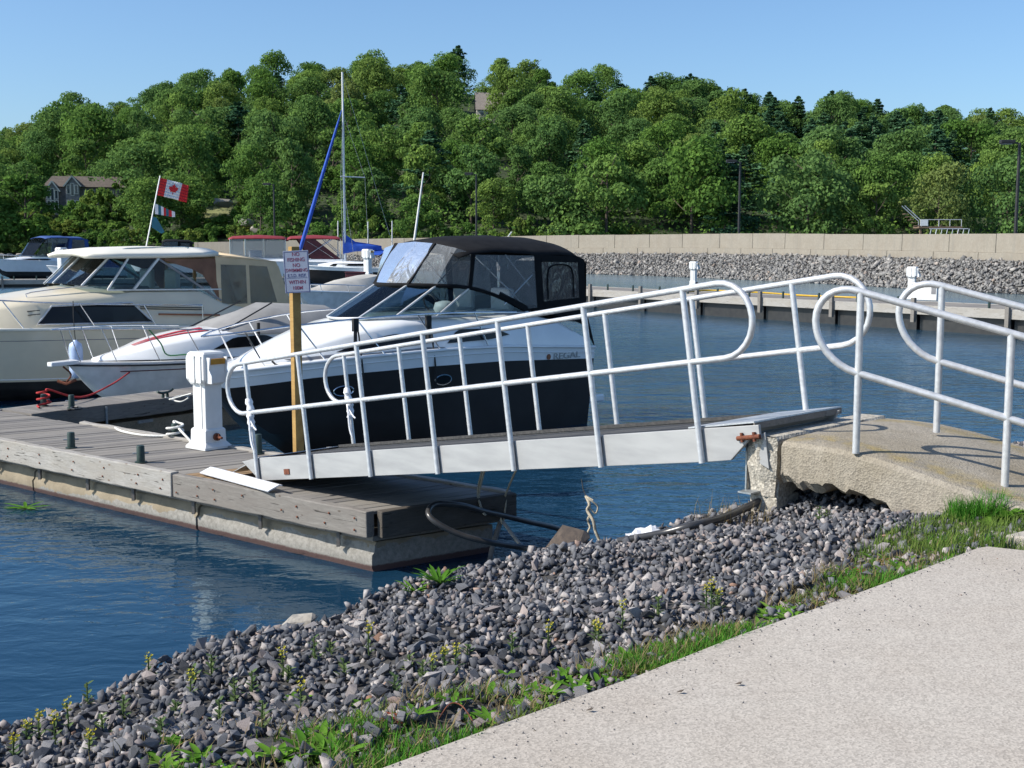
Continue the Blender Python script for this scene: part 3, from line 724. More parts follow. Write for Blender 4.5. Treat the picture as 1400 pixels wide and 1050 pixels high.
def zone(u):
    return 'left' if u < 440 else 'middle' if u < 800 else 'right'
nb = npn = 0
row = 0; y = 386.0
while y < 712:
    half = .4167 * y + 14; step = 20.5
    x = -half + (row % 2) * step / 2 + rng.uniform(0, 4)
    while x < half:
        px, py = x + rng.uniform(-5, 5), y + rng.uniform(-8, 8); x += step * rng.uniform(.82, 1.18)
        u = 700 + FPX * px / py
        if 45 < u < 185 and py < 455: continue          # the lodge clearing
        if 275 < u < 335 and py < 430: continue         # the bare rocky clearing
        if 640 < u < 690 and 470 < py < 645: continue   # the house on the hill
        z = float(hill(np.array(px), np.array(py)))
        t_ = (py - Y0) / (Y1 - Y0)
        pine_p = .08 if u < 860 else (.62 if 1000 < u < 1330 and t_ > .25 else .25)
        place = 'on the crest' if t_ > .86 else ('on the upper slope' if t_ > .5 else ('on the lower slope' if t_ > .16 else 'at the foot'))
        side = {'left': 'of the hill above the lodge side', 'middle': 'of the hill behind the black boat', 'right': 'of the hill beyond the breakwater wall'}[zone(u)]
        if rng.uniform() < pine_p:
            sc = rng.uniform(1.1, 1.5); lb = f'dark green pine tree {place} {side}'
            plant_tree('pine_tree', PIN[int(rng.integers(4))], px, py, z, sc * rng.uniform(1.15, 1.5), sc, lb, 'tree', f'pine trees {place} {side}'); npn += 1
        else:
            sc = rng.uniform(1.05, 1.6) * (1.0 if t_ < .86 else .9); lb = f'leafy green tree {place} {side}'
            plant_tree('broadleaf_tree', BRO[int(rng.integers(8))], px, py, z, sc * rng.uniform(.85, 1.25), sc * rng.uniform(.92, 1.28), lb, 'tree', f'leafy trees {place} {side}'); nb += 1
    y += 23 + .02 * (y - 386); row += 1
for k in range(30):
    u = 905 + 18 * k; py = rng.uniform(672, 704); px = (u - 700) / FPX * py; sc = rng.uniform(1.2, 1.6)
    plant_tree('broadleaf_tree', BRO[int(rng.integers(8))], px, py, float(hill(np.array(px), np.array(py))), sc * 1.1, sc, 'leafy green tree on the crest of the hill beyond the breakwater wall', 'tree', 'leafy trees on the crest of the hill beyond the breakwater wall'); nb += 1
# trees standing close in front of the house on the hill
for u, vt, Yd in ((712, 124, 584), (724, 128, 570)):
    p = at(u, vt, Yd); plant_tree('broadleaf_tree', BRO[u % 8], p.x, p.y, p.z - 21, 1.1, 1.2, 'leafy tree hiding part of the house high on the hill', 'tree', 'leafy trees before the hillside house')
# undergrowth between the trees
n = 42000; py = rng.uniform(374, 700, n); u_ = rng.uniform(-40, 1440, n); px = (u_ - 700) / FPX * py
hz_ = hill(px, py); hgt = rng.uniform(0, 1, n) ** 1.3 * 8.5 * (.35 + .65 * (np.sin(px * .09 + 2 * np.sin(py * .05)) * np.sin(py * .11 + px * .03) > -.25))
free = ~((u_ > 45) & (u_ < 185) & (py < 452)) & ~((u_ > 270) & (u_ < 340) & (py < 442)) & ~((u_ > 634) & (u_ < 694) & (py > 540) & (py < 645))
cen = np.stack([px, py, np.maximum(hz_, 0) + hgt], -1)[free]; nr = rng.normal(size=(len(cen), 3)) + np.array([-.3, -.3, .9]); nr /= np.linalg.norm(nr, axis=1)[:, None]
V, F = leaf_quads(cen, nr, np.full(len(cen), .62)); M['under_leaf'] = leaf_mat('undergrowth leaves', [(0, (.11, .21, .05)), (1, (.13, .24, .055))])
tag(link('undergrowth', mesh_np('undergrowth', V, F, M['under_leaf'], np.repeat(rng.uniform(0, 1, len(cen)), 4))), kind='stuff')
# tall pines standing out on the skyline right of the middle
for u, vt, Yd in ((1018, 118, 690), (1052, 122, 690), (1092, 128, 670), (1138, 120, 660), (1152, 124, 668), (1200, 132, 680)):
    p = at(u, vt, Yd); z = p.z - 30; plant_tree('pine_tree', PIN[u % 4], p.x, p.y, z + 3, 1.9, 1.32, 'tall dark pine breaking the skyline right of the middle', 'tree', 'tall pines breaking the skyline'); npn += 1
# low bushes along the far shore on the left
for k in range(46):
    u = -20 + 320 * (k + rng.uniform(-.4, .4)) / 46; yy = rng.uniform(372, 398); px = (u - 700) / FPX * yy
    if 95 < u < 160 and yy > 384: yy = 380
    plant_tree('shrub', SHR[k % 4], px, yy, max(.1, float(hill(np.array(px), np.array(yy)))), rng.uniform(.8, 1.25), rng.uniform(.7, 1.5), 'low light green bush on the far shore below the lodge', 'bush', 'bushes along the far left shore')
for k in range(34):
    u = 330 + 560 * (k + rng.uniform(-.4, .4)) / 34; yy = rng.uniform(374, 384); px = (u - 700) / FPX * yy
    plant_tree('shrub', SHR[k % 4], px, yy, max(.1, float(hill(np.array(px), np.array(yy)))), rng.uniform(.9, 1.3), rng.uniform(1.0, 1.9), 'green bush at the foot of the hill behind the breakwater', 'bush', 'bushes behind the breakwater')
for u, yy, sx_, sz_ in ((100, 416, 1.5, 1.5), (76, 420, 1.3, 1.3), (64, 412, 1.6, 1.4), (112, 418, 1.7, 1.9), (124, 412, 1.9, 1.9), (140, 420, 2.2, 2.4), (156, 416, 2.0, 2.6), (170, 424, 2.4, 2.8), (90, 404, 1.5, 1.0), (60, 408, 1.4, 1.0), (75, 404, 1.6, .9), (48, 418, 1.8, 1.6), (104, 404, 1.5, 1.1), (134, 402, 1.8, 1.5), (150, 398, 1.9, 1.6)):
    px = (u - 700) / FPX * yy; plant_tree('shrub', SHR[u % 4], px, yy, float(hill(np.array(px), np.array(yy))), sx_, sz_, 'leafy bush growing in front of the stone lodge', 'bush', 'bushes in front of the lodge')
for k in range(16):
    u = 268 + 5.2 * k; yy = 396 + 5 * (k % 3) if 3 < k < 13 else 402 + 14 * (k % 4); px = (u - 700) / FPX * yy
    plant_tree('shrub', SHR[k % 4], px, yy, float(hill(np.array(px), np.array(yy))), rng.uniform(.8, 1.3), rng.uniform(.6, 1.1), 'low bush at the edge of the grassy clearing', 'bush', 'bushes round the grassy clearing')
# shore rocks and the bare rock of the clearing
def boulder(u, v, Yd, s3, label, group=None):
    p = at(u, v, Yd); o = link('boulder', rock_meshes[int(u) % 10].copy(), None, (p.x, p.y, p.z)); o.data.materials[0] = M['shore_rock']
    o.scale = s3; o.rotation_euler = (0, 0, u); tag(o, label, 'rock', group)
for u in range(150, 300, 13):
    boulder(u, 345 + (u % 3), 370, (5.5, 4, 2.2), 'pale rock on the far shore behind the cream boat', 'rocks on the far shore')
for u in range(0, 60, 14):
    boulder(u, 349, 370, (4, 3, 1.6), 'small pale rock on the far shore at the left edge', 'rocks on the far left shore')
boulder(306, 277, 408, (13, 6, 5), 'wide bare rock in the grassy clearing on the hill')
boulder(337, 305, 396, (6, 4, 5), 'grey rock low in the bushes left of the lamp post')
boulder(348, 315, 392, (4, 3, 4), 'smaller grey rock beside the bushes above the red canopy')
b = MB(); rows = []
for i in range(9):
    yy = 404 + i * 4; rows.append([(x_, yy, float(hill(np.array(x_), np.array(yy))) + 2.4) for x_ in np.linspace((306 - 30 * math.sin(.5 + i * .3) + 4 * math.sin(i * 2.2) - 700) / FPX * yy, (306 + 26 * math.sin(.4 + i * .31) + 4 * math.sin(i * 1.7) - 700) / FPX * yy, 10)])
b.loft(rows); M['dry_grass'] = surf('dry hillside grass', (.20, .20, .085), (.13, .15, .05), .3, .95, 0, .2, 1.5)
tag(b.build('grassy_clearing', M['dry_grass'], smooth=60), kind='structure')

# ------------------------------------------------------------------ houses on the hill
def window(b_parent, name, c, w, h, arch=False, mull=1, nrm_y=-1):
    x, yy, z = c; f = MB()
    for sx in (-1, 1): f.box((x + sx * w / 2, yy, z), (.22, .2, h + .22))
    f.box((x, yy, z - h / 2), (w - .22, .2, .22)); f.box((x, yy, z + h / 2), (w - .22, .2, .22))
    for k in range(mull): f.box((x - w / 2 + w * (k + 1) / (mull + 1), yy, z), (.14, .16, h - .22))
    fo = f.build(name, M['trim_cream'], b_parent)
    g = MB(); g.box((x, yy + .09, z), (w - .1, .05, h - .1)); g.build('pane', M['house_glass'], fo)
p = at(62, 286, 430)
lodge = thing('lodge', 'grey stone lodge with two window gables half hidden in the trees', 'house', (p.x, p.y, p.z - 2), R(14))
b = MB(); b.box((13, 6, 5), (26, 9, 10)); b.build('wall', M['house_stone'], lodge)
b = MB(); b.plate([(-.8, .5, 9.7), (27, .5, 9.7), (25, 6, 13.6), (2, 6, 13.6)], .3); b.plate([(27, 11.5, 9.7), (-.8, 11.5, 9.7), (2, 6, 13.6), (25, 6, 13.6)], .3)
b.plate([(-.8, 11.5, 9.7), (-.8, .5, 9.7), (2, 6, 13.6)], .3); b.plate([(27, .5, 9.7), (27, 11.5, 9.7), (25, 6, 13.6)], .3); b.build('roof', M['roof_brown'], lodge)
for x0, w, d, hh in ((2.6, 4.0, 2.2, 9.6), (9.3, 4.6, 3.0, 11.4)):
    b = MB(); i0 = b.pts([(x0 - w / 2, 1.5 - d, 0), (x0 + w / 2, 1.5 - d, 0), (x0 + w / 2, 1.5 - d, hh - 1.5), (x0, 1.5 - d, hh + 1.6), (x0 - w / 2, 1.5 - d, hh - 1.5)] + [(x0 - w / 2, 4, 0), (x0 + w / 2, 4, 0), (x0 + w / 2, 4, hh - 1.5), (x0, 4, hh + 1.6), (x0 - w / 2, 4, hh - 1.5)])
    for q in ((0, 1, 2, 3, 4), (1, 6, 7, 2), (0, 4, 9, 5), (2, 7, 8, 3), (3, 8, 9, 4)): b.face([i0 + k for k in q])
    bay = b.build('gable_bay', M['house_stone'], lodge)
    b = MB()
    for sx in (-1, 1): b.plate([(x0, 1.0 - d, hh + 2.0), (x0 + sx * (w / 2 + .6), 1.0 - d, hh - 1.6), (x0 + sx * (w / 2 + .6), 5, hh - 1.6), (x0, 5, hh + 2.0)], .25)
    b.build('gable_roof', M['roof_brown'], lodge)
    b = MB()
    for sx in (-1, 1): b.bar((x0, .9 - d, hh + 2.0), (x0 + sx * (w / 2 + .6), .9 - d, hh - 1.6), .2, .45)
    b.build('gable_trim', M['trim_cream'], lodge)
    for k in (-1, 0, 1): window(bay, 'window', (x0 + k * 1.3, 1.4 - d, hh - 2.6), 1.05, 3.0 if k else 4.2, mull=0)
    for k in (-1, 0, 1): window(bay, 'window', (x0 + k * 1.3, 1.4 - d, 3.0), 1.05, 4.0, mull=0)
for x_, z_ in ((13.5, 7.4), (15.6, 7.4), (13.5, 3.4), (16, 3.4), (19, 7.4), (22, 7.4)): window(lodge, 'window', (x_, 1.42, z_), 1.3, 2.2)
p = at(652, 150, 600)
hs = thing('hillside_house', 'house with a tan roof showing between trees high on the hill', 'house', (p.x, p.y, p.z - 6), R(6))
b = MB(); b.box((7, 4.5, 3), (14, 8, 7)); b.build('wall', M['trim_cream'], hs)
b = MB(); b.plate([(-.6, 0, 6), (14.6, 0, 6), (14.6, 4.6, 14.6), (-.6, 4.6, 14.6)], .3); b.plate([(14.6, 9.2, 6), (-.6, 9.2, 6), (-.6, 4.6, 14.6), (14.6, 4.6, 14.6)], .3); b.build('roof', M['roof_tan'], hs)
b = MB(); b.poly([(-.1, .5, 6.2), (-.1, 8.7, 6.2), (-.1, 4.6, 14.2)]); b.poly([(14.1, .5, 6.2), (14.1, 8.7, 6.2), (14.1, 4.6, 14.2)]); b.build('gable_end', M['house_stone'], hs)
for x_ in (2.5, 6, 9.5): window(hs, 'window', (x_, .42, 4.0), 1.8, 2.0)

# ------------------------------------------------------------------ main floating dock
DZ = .65
A0 = Vector((-1.44, 12.05, 0)); DE = Vector((-.774, .633, 0)); DK = Vector((1.42, .99, 0)).normalized(); DW = 1.74
dock = thing('floating_dock', 'grey plank floating dock on stained concrete floats below the gangway', 'dock', (A0.x, A0.y, 0))
def dp(a, w, z): p = DE * a + DK * w; return Vector((p.x, p.y, z))       # along the dock, across it
def plank_mesh(de, dk, length, w, th, mat, name='plank'):
    # built along local x so that the grain follows the board
    b = MB(); ang = math.atan2(dk.y, dk.x); rot = Matrix.Rotation(-ang, 3, 'Z'); d2 = rot @ de
    k = Vector((1, 0, 0)) * length; e = d2 * (w / abs(d2.y))
    b.prism([e, Vector((0, 0, 0)), k, k + e] if d2.y > 0 else [Vector((0, 0, 0)), e, k + e, k], th)
    return b.mesh(name, mat), ang
pw = .138; pitch_ = pw / abs(DE.x * DK.y - DE.y * DK.x) + .014
pm, pang = plank_mesh(DE, DK, DW - .16, pw, .038, M['deck_wood'])
pm2, _ = plank_mesh(DE, DK, DW - .16, pw, .038, M['deck_new'])
npl = 74
for i in range(npl):
    a = .05 + i * pitch_
    o = link('plank', pm2 if 13 <= i <= 19 else pm, dock, dp(a, .08, DZ + .004 * math.sin(i * 7.7) + random.uniform(-.002, .002)), (0, 0, pang))
    md = o.modifiers.new('bevel', 'BEVEL'); md.width = .006; md.segments = 1
LD = 11.6
def beam(name, mat, parent, p0, p1, w, h, bevel=.012, up=(0, 0, 1)):
    p0 = Vector(p0); p1 = Vector(p1); d = p1 - p0; L = d.length; n = max(1, int(L / .22)); b = MB()
    secs = []
    for i in range(n + 1):
        x = L * i / n; j = lambda: random.uniform(-.006, .006)
        secs.append([(x, -w / 2 + j(), -h / 2 + j()), (x, w / 2, -h / 2), (x, w / 2, h / 2 + j()), (x, -w / 2 + j(), h / 2 + j()), ])
    for i in range(n):
        pass
    i0 = len(b.v)
    for s_ in secs: b.pts(s_)
    for i in range(n):
        for k in range(4):
            a_ = i0 + i * 4 + k; c_ = i0 + i * 4 + (k + 1) % 4; b.face((a_, a_ + 4, c_ + 4, c_))
    b.face([i0 + k for k in range(4)]); b.face([i0 + n * 4 + k for k in (3, 2, 1, 0)])
    y = Vector(up).cross(d).normalized(); d.normalize(); z = d.cross(y)
    o = b.build(name, mat, parent, bevel=bevel, loc=p0); o.rotation_mode = 'QUATERNION'; o.rotation_quaternion = Matrix((d, y, z)).transposed().to_quaternion(); return o
# front timber beams (jointed), end beam, back edge strip
jt = 3.24
beam('edge_beam', M['beam_dark'], dock, dp(jt - .012, .03, DZ - .12), dp(0, .03, DZ - .12), .11, .27)
beam('edge_beam', M['beam_wood'], dock, dp(7.6, .03, DZ - .115), dp(jt + .012, .03, DZ - .115), .12, .29)
beam('edge_beam', M['beam_wood'], dock, dp(LD, .03, DZ - .12), dp(7.62, .03, DZ - .12), .12, .28)
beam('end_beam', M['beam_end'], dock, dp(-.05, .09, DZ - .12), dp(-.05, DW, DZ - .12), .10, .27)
beam('back_beam', M['beam_wood'], dock, dp(0, DW - .03, DZ - .10), dp(8.3, DW - .03, DZ - .10), .10, .26)
for a in (.55, 1.8, 3.0, 4.2, 5.2, 6.35, 7.5, 8.7):     # hangers between beam and float
    b = MB(); b.box(dp(a, .085, .31), (.035, .05, .20)); b.build('hanger', M['beam_dark'], dock)
def float_block(a0, a1, mat_top, w0=.17, w1=DW - .12, ztop=.30):
    b = MB(); n = max(2, int((a1 - a0) / .16)); secs = []
    for i in range(n + 1):
        a = a0 + (a1 - a0) * i / n; j = random.uniform(-.012, .012)
        secs.append([dp(a, w1, -.5), dp(a, w1, ztop), dp(a, w0 + .03, ztop + .005), dp(a, w0 + j, ztop - .03), dp(a, w0 - .01 + j, .19 + j * .8), dp(a, w0 - .035 + j, .16 + j), dp(a, w0 - .035 + j * .6, .03 + j), dp(a, w0, -.02), dp(a, w0, -.5)])
    b.loft(secs, True)
    for i in (0, -1): b.poly(secs[i] if i else secs[i][::-1])
    b.build('concrete_float', M['float_wet'], dock, smooth=50)
    return o
float_block(.13, 3.0, True); float_block(3.04, 6.6, True); float_block(6.64, LD, False)
b = MB(); b.prism([dp(.06, .1, .385), dp(.06, DW - .1, .385), dp(LD, DW - .1, .385), dp(LD, .1, .385)][::-1], .05); b.build('under_frame', M['beam_dark'], dock)

# bolts and old nails in the front beams
bm_ = MB(); bm_.lathe([(.012, 0), (.012, .006), (.007, .010)], n=8); bmesh_ = bm_.mesh('bolt', M['rust'], 40)
nyaw = math.atan2(-DK.x * 0 - .633, -.774)
for a in (.12, .12, .55, 1.0, 1.3, 1.9, 2.4, 2.75, 3.1, 3.4, 3.9, 4.6, 5.3, 6.1, 6.9, 7.4):
    for zz in ((.05, -.06) if random.random() < .45 else (random.choice((.05, -.02, -.07)),)):
        p = dp(a + random.uniform(-.04, .04), -.038, DZ - .12 + zz); o = link('bolt', bmesh_, dock, p); o.rotation_euler = (math.pi / 2, 0, math.atan2(DE.y, DE.x) - math.pi)
# ------------------------------------------------------------------ finger dock behind
f0 = Vector((-7.62, 19.30, 0)); FD = Vector((.607, .795, 0)); FN = Vector((-.795, .607, 0)); FW = .92; FL = 8.6
fing = thing('finger_dock', 'narrow grey finger dock between the cream boat slip and the black boat', 'dock', (f0.x, f0.y, 0))
def fp(a, w, z): p = FD * a + FN * w; return Vector((p.x, p.y, z))
pmf, fang = plank_mesh(FD, FN, FW - .1, .138, .035, M['deck_wood'])
for i in range(58):
    o = link('plank', pmf, fing, fp(.02 + i * .146 + (.14 if False else 0), .05, DZ + .003 + random.uniform(-.002, .002)), (0, 0, fang))
beam('edge_beam', M['beam_dark'], fing, fp(0, .02, DZ - .13), fp(FL, .02, DZ - .13), .06, .27)
beam('edge_beam', M['beam_wood'], fing, fp(-1.0, FW, DZ - .13), fp(FL, FW, DZ - .13), .06, .27)
b = MB(); c_ = fp(FL / 2 + .4, FW / 2, .0); b.bar(fp(.5, FW / 2, .0), fp(FL, FW / 2, .0), FW - .16, .62); b.build('concrete_float', M['float_conc'], fing)
b = MB(); b.cyl(fp(1.35, -.03, -.3), fp(1.35, -.03, DZ - .02), .02); b.build('guide_rod', M['galv'], fing)
b = MB(); b.bar(fp(1.95, -.045, .30), fp(2.25, -.045, .30), .03, .05); b.build('bracket', M['galv'], fing)

# ------------------------------------------------------------------ mooring bollards and cleats
def bollard(x, y, label, rz=.2, h=.21):
    t = thing('mooring_bollard', label, 'bollard', (x, y, DZ + .004), rz, 'green mooring bollards on the docks')
    b = MB(); b.lathe([(.075, 0), (.075, .012), (.05, .014), (.048, h - .01), (.043, h), (.02, h + .004)], n=18); b.build('post', M['green_iron'], t, 35)
    b = MB(); b.cyl((-.095, 0, h * .55), (.095, 0, h * .55), .011, n=8); b.build('cross_pin', M['galv'], t, 40)
    return t
bollard(-5.80, 15.98, 'dark green bollard left of the other one on the front edge of the dock')
bollard(-4.56, 14.90, 'dark green bollard on the front edge between the white strip and another bollard')
bollard(-4.67, 16.85, 'dark green bollard wrapped with white rope beside the white power pedestal', h=.2)
bollard(-3.25, 15.55, 'dark green bollard standing behind the low end of the gangway railing', h=.25)
bollard(-7.78, 20.25, 'bollard at the finger dock corner wound with red rope', h=.2)
bollard(-7.22, 19.98, 'bollard at the finger dock corner beside a dark coil of rope', h=.22)
def dock_cleat(p, rz, label):
    t = thing('dock_cleat', label, 'cleat', p, rz)
    b = MB()
    for sx in (-1, 1): b.tube([(sx * .06, 0, 0), (sx * .06, 0, .07)], [.03, .022], 8)
    b.build('foot', M['green_iron'], t, 40)
    b = MB(); b.tube(curve([(-.22, 0, .12), (-.1, 0, .085), (.1, 0, .085), (.22, 0, .12)], 4), [.022] * 13, 8); b.build('horn', M['green_iron'], t, 40)
p = on(226, 543, DZ + .01); dock_cleat(p, 1.2, 'dark green horned cleat on the finger dock beside the white pedestal')

def rope(name, pts, r, mat, label, cat='rope', n=6, group=None, sub=6):
    b = MB(); b.tube(curve(pts, n), r, sub); o = b.build(name, M[mat], smooth=60); return tag(o, label, cat, group)
def coil(c, r, turns, rad, dz=.0):
    return [Vector(c) + Vector(((r + .01 * k % 3) * math.cos(k * .7), (r * .9) * math.sin(k * .7), dz * k)) for k in range(int(turns * 9))]
# white mooring line: along the dock, round the bollard and up to the black boat's bow
wl_ = [on(157, 585, DZ + .015), on(168, 590, DZ + .02), on(195, 595, DZ + .02), on(225, 596, DZ + .02)]
wl_ += [Vector((-4.67, 16.85, DZ + .03)) + Vector((.11 * math.cos(t_), .11 * math.sin(t_), .02 + .009 * k)) for k, t_ in enumerate(np.arange(2.6, 15, .7))]
wl_ += [on(262, 605, DZ + .02)]
rope('mooring_rope', wl_, .017, 'rope_white', 'white rope lying on the dock and wound round a bollard', group=None)
# red rope
cR = Vector((-7.78, 20.25, DZ)); rr = [cR + Vector((.1 * math.cos(t_), .1 * math.sin(t_), .06 + .012 * k)) for k, t_ in enumerate(np.arange(0, 13, .7))]
rope('mooring_rope', [cR + Vector((.05, -.32, .02)), cR + Vector((-.02, -.2, .04))] + rr + [at(110, 543, 20.8), at(150, 527, 22.4), at(180, 507, 24), at(205, 490, 25.3), at(212, 483, 25.6)], .017, 'rope_red', 'red rope from the corner bollard up to the small white boat')
rope('mooring_rope', [at(172, 534, 24.2), at(215, 524, 24.4), at(262, 508, 25.3), at(300, 500, 26)], .012, 'rope_black', 'thin black line running along the hull side of the small white boat')
rope('mooring_rope', [on(92, 561, DZ + .02)] + [on(104 + 7 * math.cos(t_), 558 + 1.6 * math.sin(t_), DZ + .02 + .003 * k) for k, t_ in enumerate(np.arange(0, 18, .8))], .016, 'black_rubber', 'dark coil of rope on the finger dock beside its corner bollard')
rope('mooring_rope', [on(226, 543, DZ + .12), on(236, 547, DZ + .03), on(248, 549, DZ + .02), on(258, 543, DZ + .10), on(246, 541, DZ + .14), on(232, 546, DZ + .1), on(262, 538, DZ + .25)], .014, 'rope_white', 'white rope tied round the horned cleat on the finger dock')

# ------------------------------------------------------------------ white power pedestals
def pedestal(loc, rz, label, s=1.0, detail=True):
    t = thing('power_pedestal', label, 'pedestal', loc, rz, 'white power pedestals on the docks'); t.scale = (s, s, s)
    b = MB(); b.loft([[(x * w, y * w, z) for x, y in ((-1, -1), (1, -1), (1, 1), (-1, 1), (-1, -1))] for w, z in ((.215, 0), (.215, .03), (.165, .09), (.160, .25), (.142, .27))]); b.poly([(-.142, -.142, .27), (.142, -.142, .27), (.142, .142, .27), (-.142, .142, .27)])
    b.build('base', M['white_plastic'], t, bevel=.008)
    b = MB(); b.box((0, 0, .57), (.27, .27, .64)); b.build('column', M['white_plastic'], t, bevel=.012)
    b = MB(); b.loft([[(x * w, y * w, z) for x, y in ((-1, -1), (1, -1), (1, 1), (-1, 1), (-1, -1))] for w, z in ((.15, .85), (.19, .93), (.19, 1.2), (.175, 1.26), (.15, 1.285))]); b.poly([(-.15, -.15, 1.285), (.15, -.15, 1.285), (.15, .15, 1.285), (-.15, .15, 1.285)])
    hd = b.build('head', M['white_plastic'], t, bevel=.012)
    if detail:
        b = MB()
        for sy in (-1, 1): b.plate([(.19, sy * .135, .88), (.30, sy * .135, .88), (.30, sy * .135, .98), (.245, sy * .135, 1.06), (.27, sy * .135, 1.22), (.19, sy * .135, 1.22)], .02)
        b.build('side_guard', M['white_plastic'], hd, bevel=.004)
        b = MB(); b.box((.205, 0, 1.03), (.035, .25, .30)); b.build('door_panel', M['white_plastic'], hd, bevel=.005)
        b = MB(); b.box((.215, 0, 1.165), (.06, .24, .075)); b.build('amber_light', M['amber'], hd, bevel=.006)
        b = MB(); b.box((-.05, -.196, 1.06), (.11, .014, .36)); b.box((.09, -.196, 1.06), (.11, .014, .36)); b.box((.0, -.139, .57), (.13, .012, .60)); b.build('cover_panel', M['white_plastic'], hd, bevel=.006)
        b = MB(); b.cyl((.165, 0, .16), (.20, 0, .16), .05); b.cyl((.20, 0, .16), (.29, 0, .155), .016); b.cyl((.23, 0, .12), (.23, 0, .2), .012); b.build('water_tap', M['rust'], t, 40)
    return t
pedestal((-4.0, 16.02, DZ + .006), R(-40), 'tall white power pedestal with an amber light on the near dock', .99)

# ------------------------------------------------------------------ white strip on the dock edge
q0, q1, q2 = on(290, 644, DZ + .03), on(384, 669, DZ + .05), on(275, 651, DZ + .02)
b = MB(); d = (q1 - q0).normalized(); sdv = (q2 - q0); sdv -= d * sdv.dot(d); sdv.normalize(); up = Vector((0, 0, 1))
L_ = (q1 - q0).length; prof = [(-.02, .045), (.02, .055), (.16, .01), (.155, -.002), (.02, .04), (-.02, .032)]
b.loft([[q0 + d * x + sdv * a + up * z for a, z in prof + prof[:1]] for x in np.linspace(0, L_, 5)])
b.poly([q0 + sdv * a + up * z for a, z in prof]); b.poly([q1 + sdv * a + up * z for a, z in prof[::-1]])
tag(b.build('plastic_strip', M['white_strip']), 'white folded plastic strip lying on the dock edge at the foot of the gangway', 'strip')

# ------------------------------------------------------------------ sign on its post
pp = Vector((-2.70, 15.36, .1))
sg = thing('warning_sign', 'no fishing no swimming sign on a yellow wooden post at the dock', 'sign', pp, R(-50))
b = MB(); b.bar((0, 0, 0), (-.02, 0, 3.19), .089, .115, up=(0, 1, 0)); po = b.build('post', M['treated'], sg, bevel=.006)
SW, SH, SZ = .32, .52, 2.88
sb = bpy.data.objects.new('sign_board', None)
b = MB(); b.box((0, 0, 0), (SW, .006, SH)); bd = b.build('sign_board', M['sign_face'], sg, bevel=.002, loc=(.109, -.040, SZ), rot=(0, R(-2.5), R(44)))
b = MB(); w2, h2 = SW / 2 - .012, SH / 2 - .012
for s_ in (-1, 1): b.box((s_ * w2, -.0042, 0), (.007, .0016, 2 * h2 + .007)); b.box((0, -.0042, s_ * h2), (2 * w2 - .007, .0016, .007))
b.box((0, -.0042, -.075), (.26, .0016, .003)); b.box((0, -.0042, .0), (.12, .0016, .002)); b.build('border', M['sign_blue'], bd)
def lettering(name, txt, size, mat, parent, loc, rot, ext=.0008, sx=1.0):
    cu = bpy.data.curves.new(name, 'FONT'); cu.body = txt; cu.size = size; cu.extrude = ext; cu.align_x = 'CENTER'; cu.align_y = 'CENTER'; cu.offset = size * .004
    tmp = bpy.data.objects.new(name, cu); C.objects.link(tmp); bpy.context.view_layer.update()
    me = bpy.data.meshes.new_from_object(tmp.evaluated_get(bpy.context.evaluated_depsgraph_get())); bpy.data.objects.remove(tmp)
    me.materials.clear(); me.materials.append(mat); o = link(name, me, parent, loc, rot); o.scale = (sx, 1, 1); return o
for txt, z, sz_, mt in (('NO', .215, .066, 'sign_ink'), ('FISHING', .148, .066, 'sign_ink'), ('NO', .080, .066, 'sign_ink'), ('SWIMMING', .018, .060, 'sign_ink'), ('E.S.D. RISK', -.046, .056, 'sign_blue'), ('WITHIN', -.128, .064, 'sign_ink'), ('100M', -.200, .064, 'sign_ink')):
    lettering('lettering', txt, sz_, M[mt], bd, (0, -.0045, z), (math.pi / 2, 0, 0), sx=.92)

# ------------------------------------------------------------------ gangway
GO = Vector((-2.90, 13.69, EYE - 1.86)); phi = R(-45.15); th = R(9.11)
ge = Vector((math.cos(th) * math.cos(phi), math.cos(th) * math.sin(phi), math.sin(th))); gn = Vector((-math.sin(phi), math.cos(phi), 0)); gq = gn.cross(ge); gq = gq if gq.z > 0 else -gq
gw = thing('gangway', 'sloping aluminium gangway with pipe railings from the dock up to the ramp', 'gangway', GO)
SP = 1.028; GWD = 1.20; OFF = .174; HR = .56; DK_ = -.514; BT = -.775
def gp(a, n, h): return ge * a + gn * n + gq * h
def rail_loop(a0, a1, n, r0, r1):
    top, mid = HR, 0.0; rad = (top - mid) / 2; pts = []
    pts += [gp(a0 - r0 + rad, n, mid)] + [gp(a0 - r0 + rad + (a1 + r1 - rad - a0 + r0 - rad) * k / 8, n, mid) for k in range(1, 8)]
    for k in range(13):
        t_ = -math.pi / 2 + math.pi * k / 12; pts.append(gp(a1 + r1 - rad + rad * math.cos(t_), n, rad + rad * math.sin(t_)))
    pts += [gp(a1 + r1 - rad - (a1 + r1 - rad - a0 + r0 - rad) * k / 8, n, top) for k in range(1, 8)]
    for k in range(13):
        t_ = math.pi / 2 + math.pi * k / 12; pts.append(gp(a0 - r0 + rad + rad * math.cos(t_), n, rad + rad * math.sin(t_)))
    return pts
for side, n, off in ((0, -.045, 0.0), (1, GWD, OFF)):
    b = MB(); b.tube(rail_loop(off, off + 6 * SP, n, .42, .60 if side == 0 else .68), .0245, 12, closed=True); b.build('handrail', M['alu'], gw, 60)
    for k in range(7):
        a = off + k * SP
        b = MB(); b.tube([gp(a, n, HR), gp(a, n, (BT if side == 0 else DK_ - .05))], .0245, 12); b.build('post', M['alu'], gw, 60)
def gplate(name, pts, n0, n1, mat, bevel=.004):
    b = MB(); b.plate([gp(a, (n0 + n1) / 2, h) for a, h in pts], abs(n1 - n0), gn); return b.build(name, M[mat], gw, bevel=bevel)
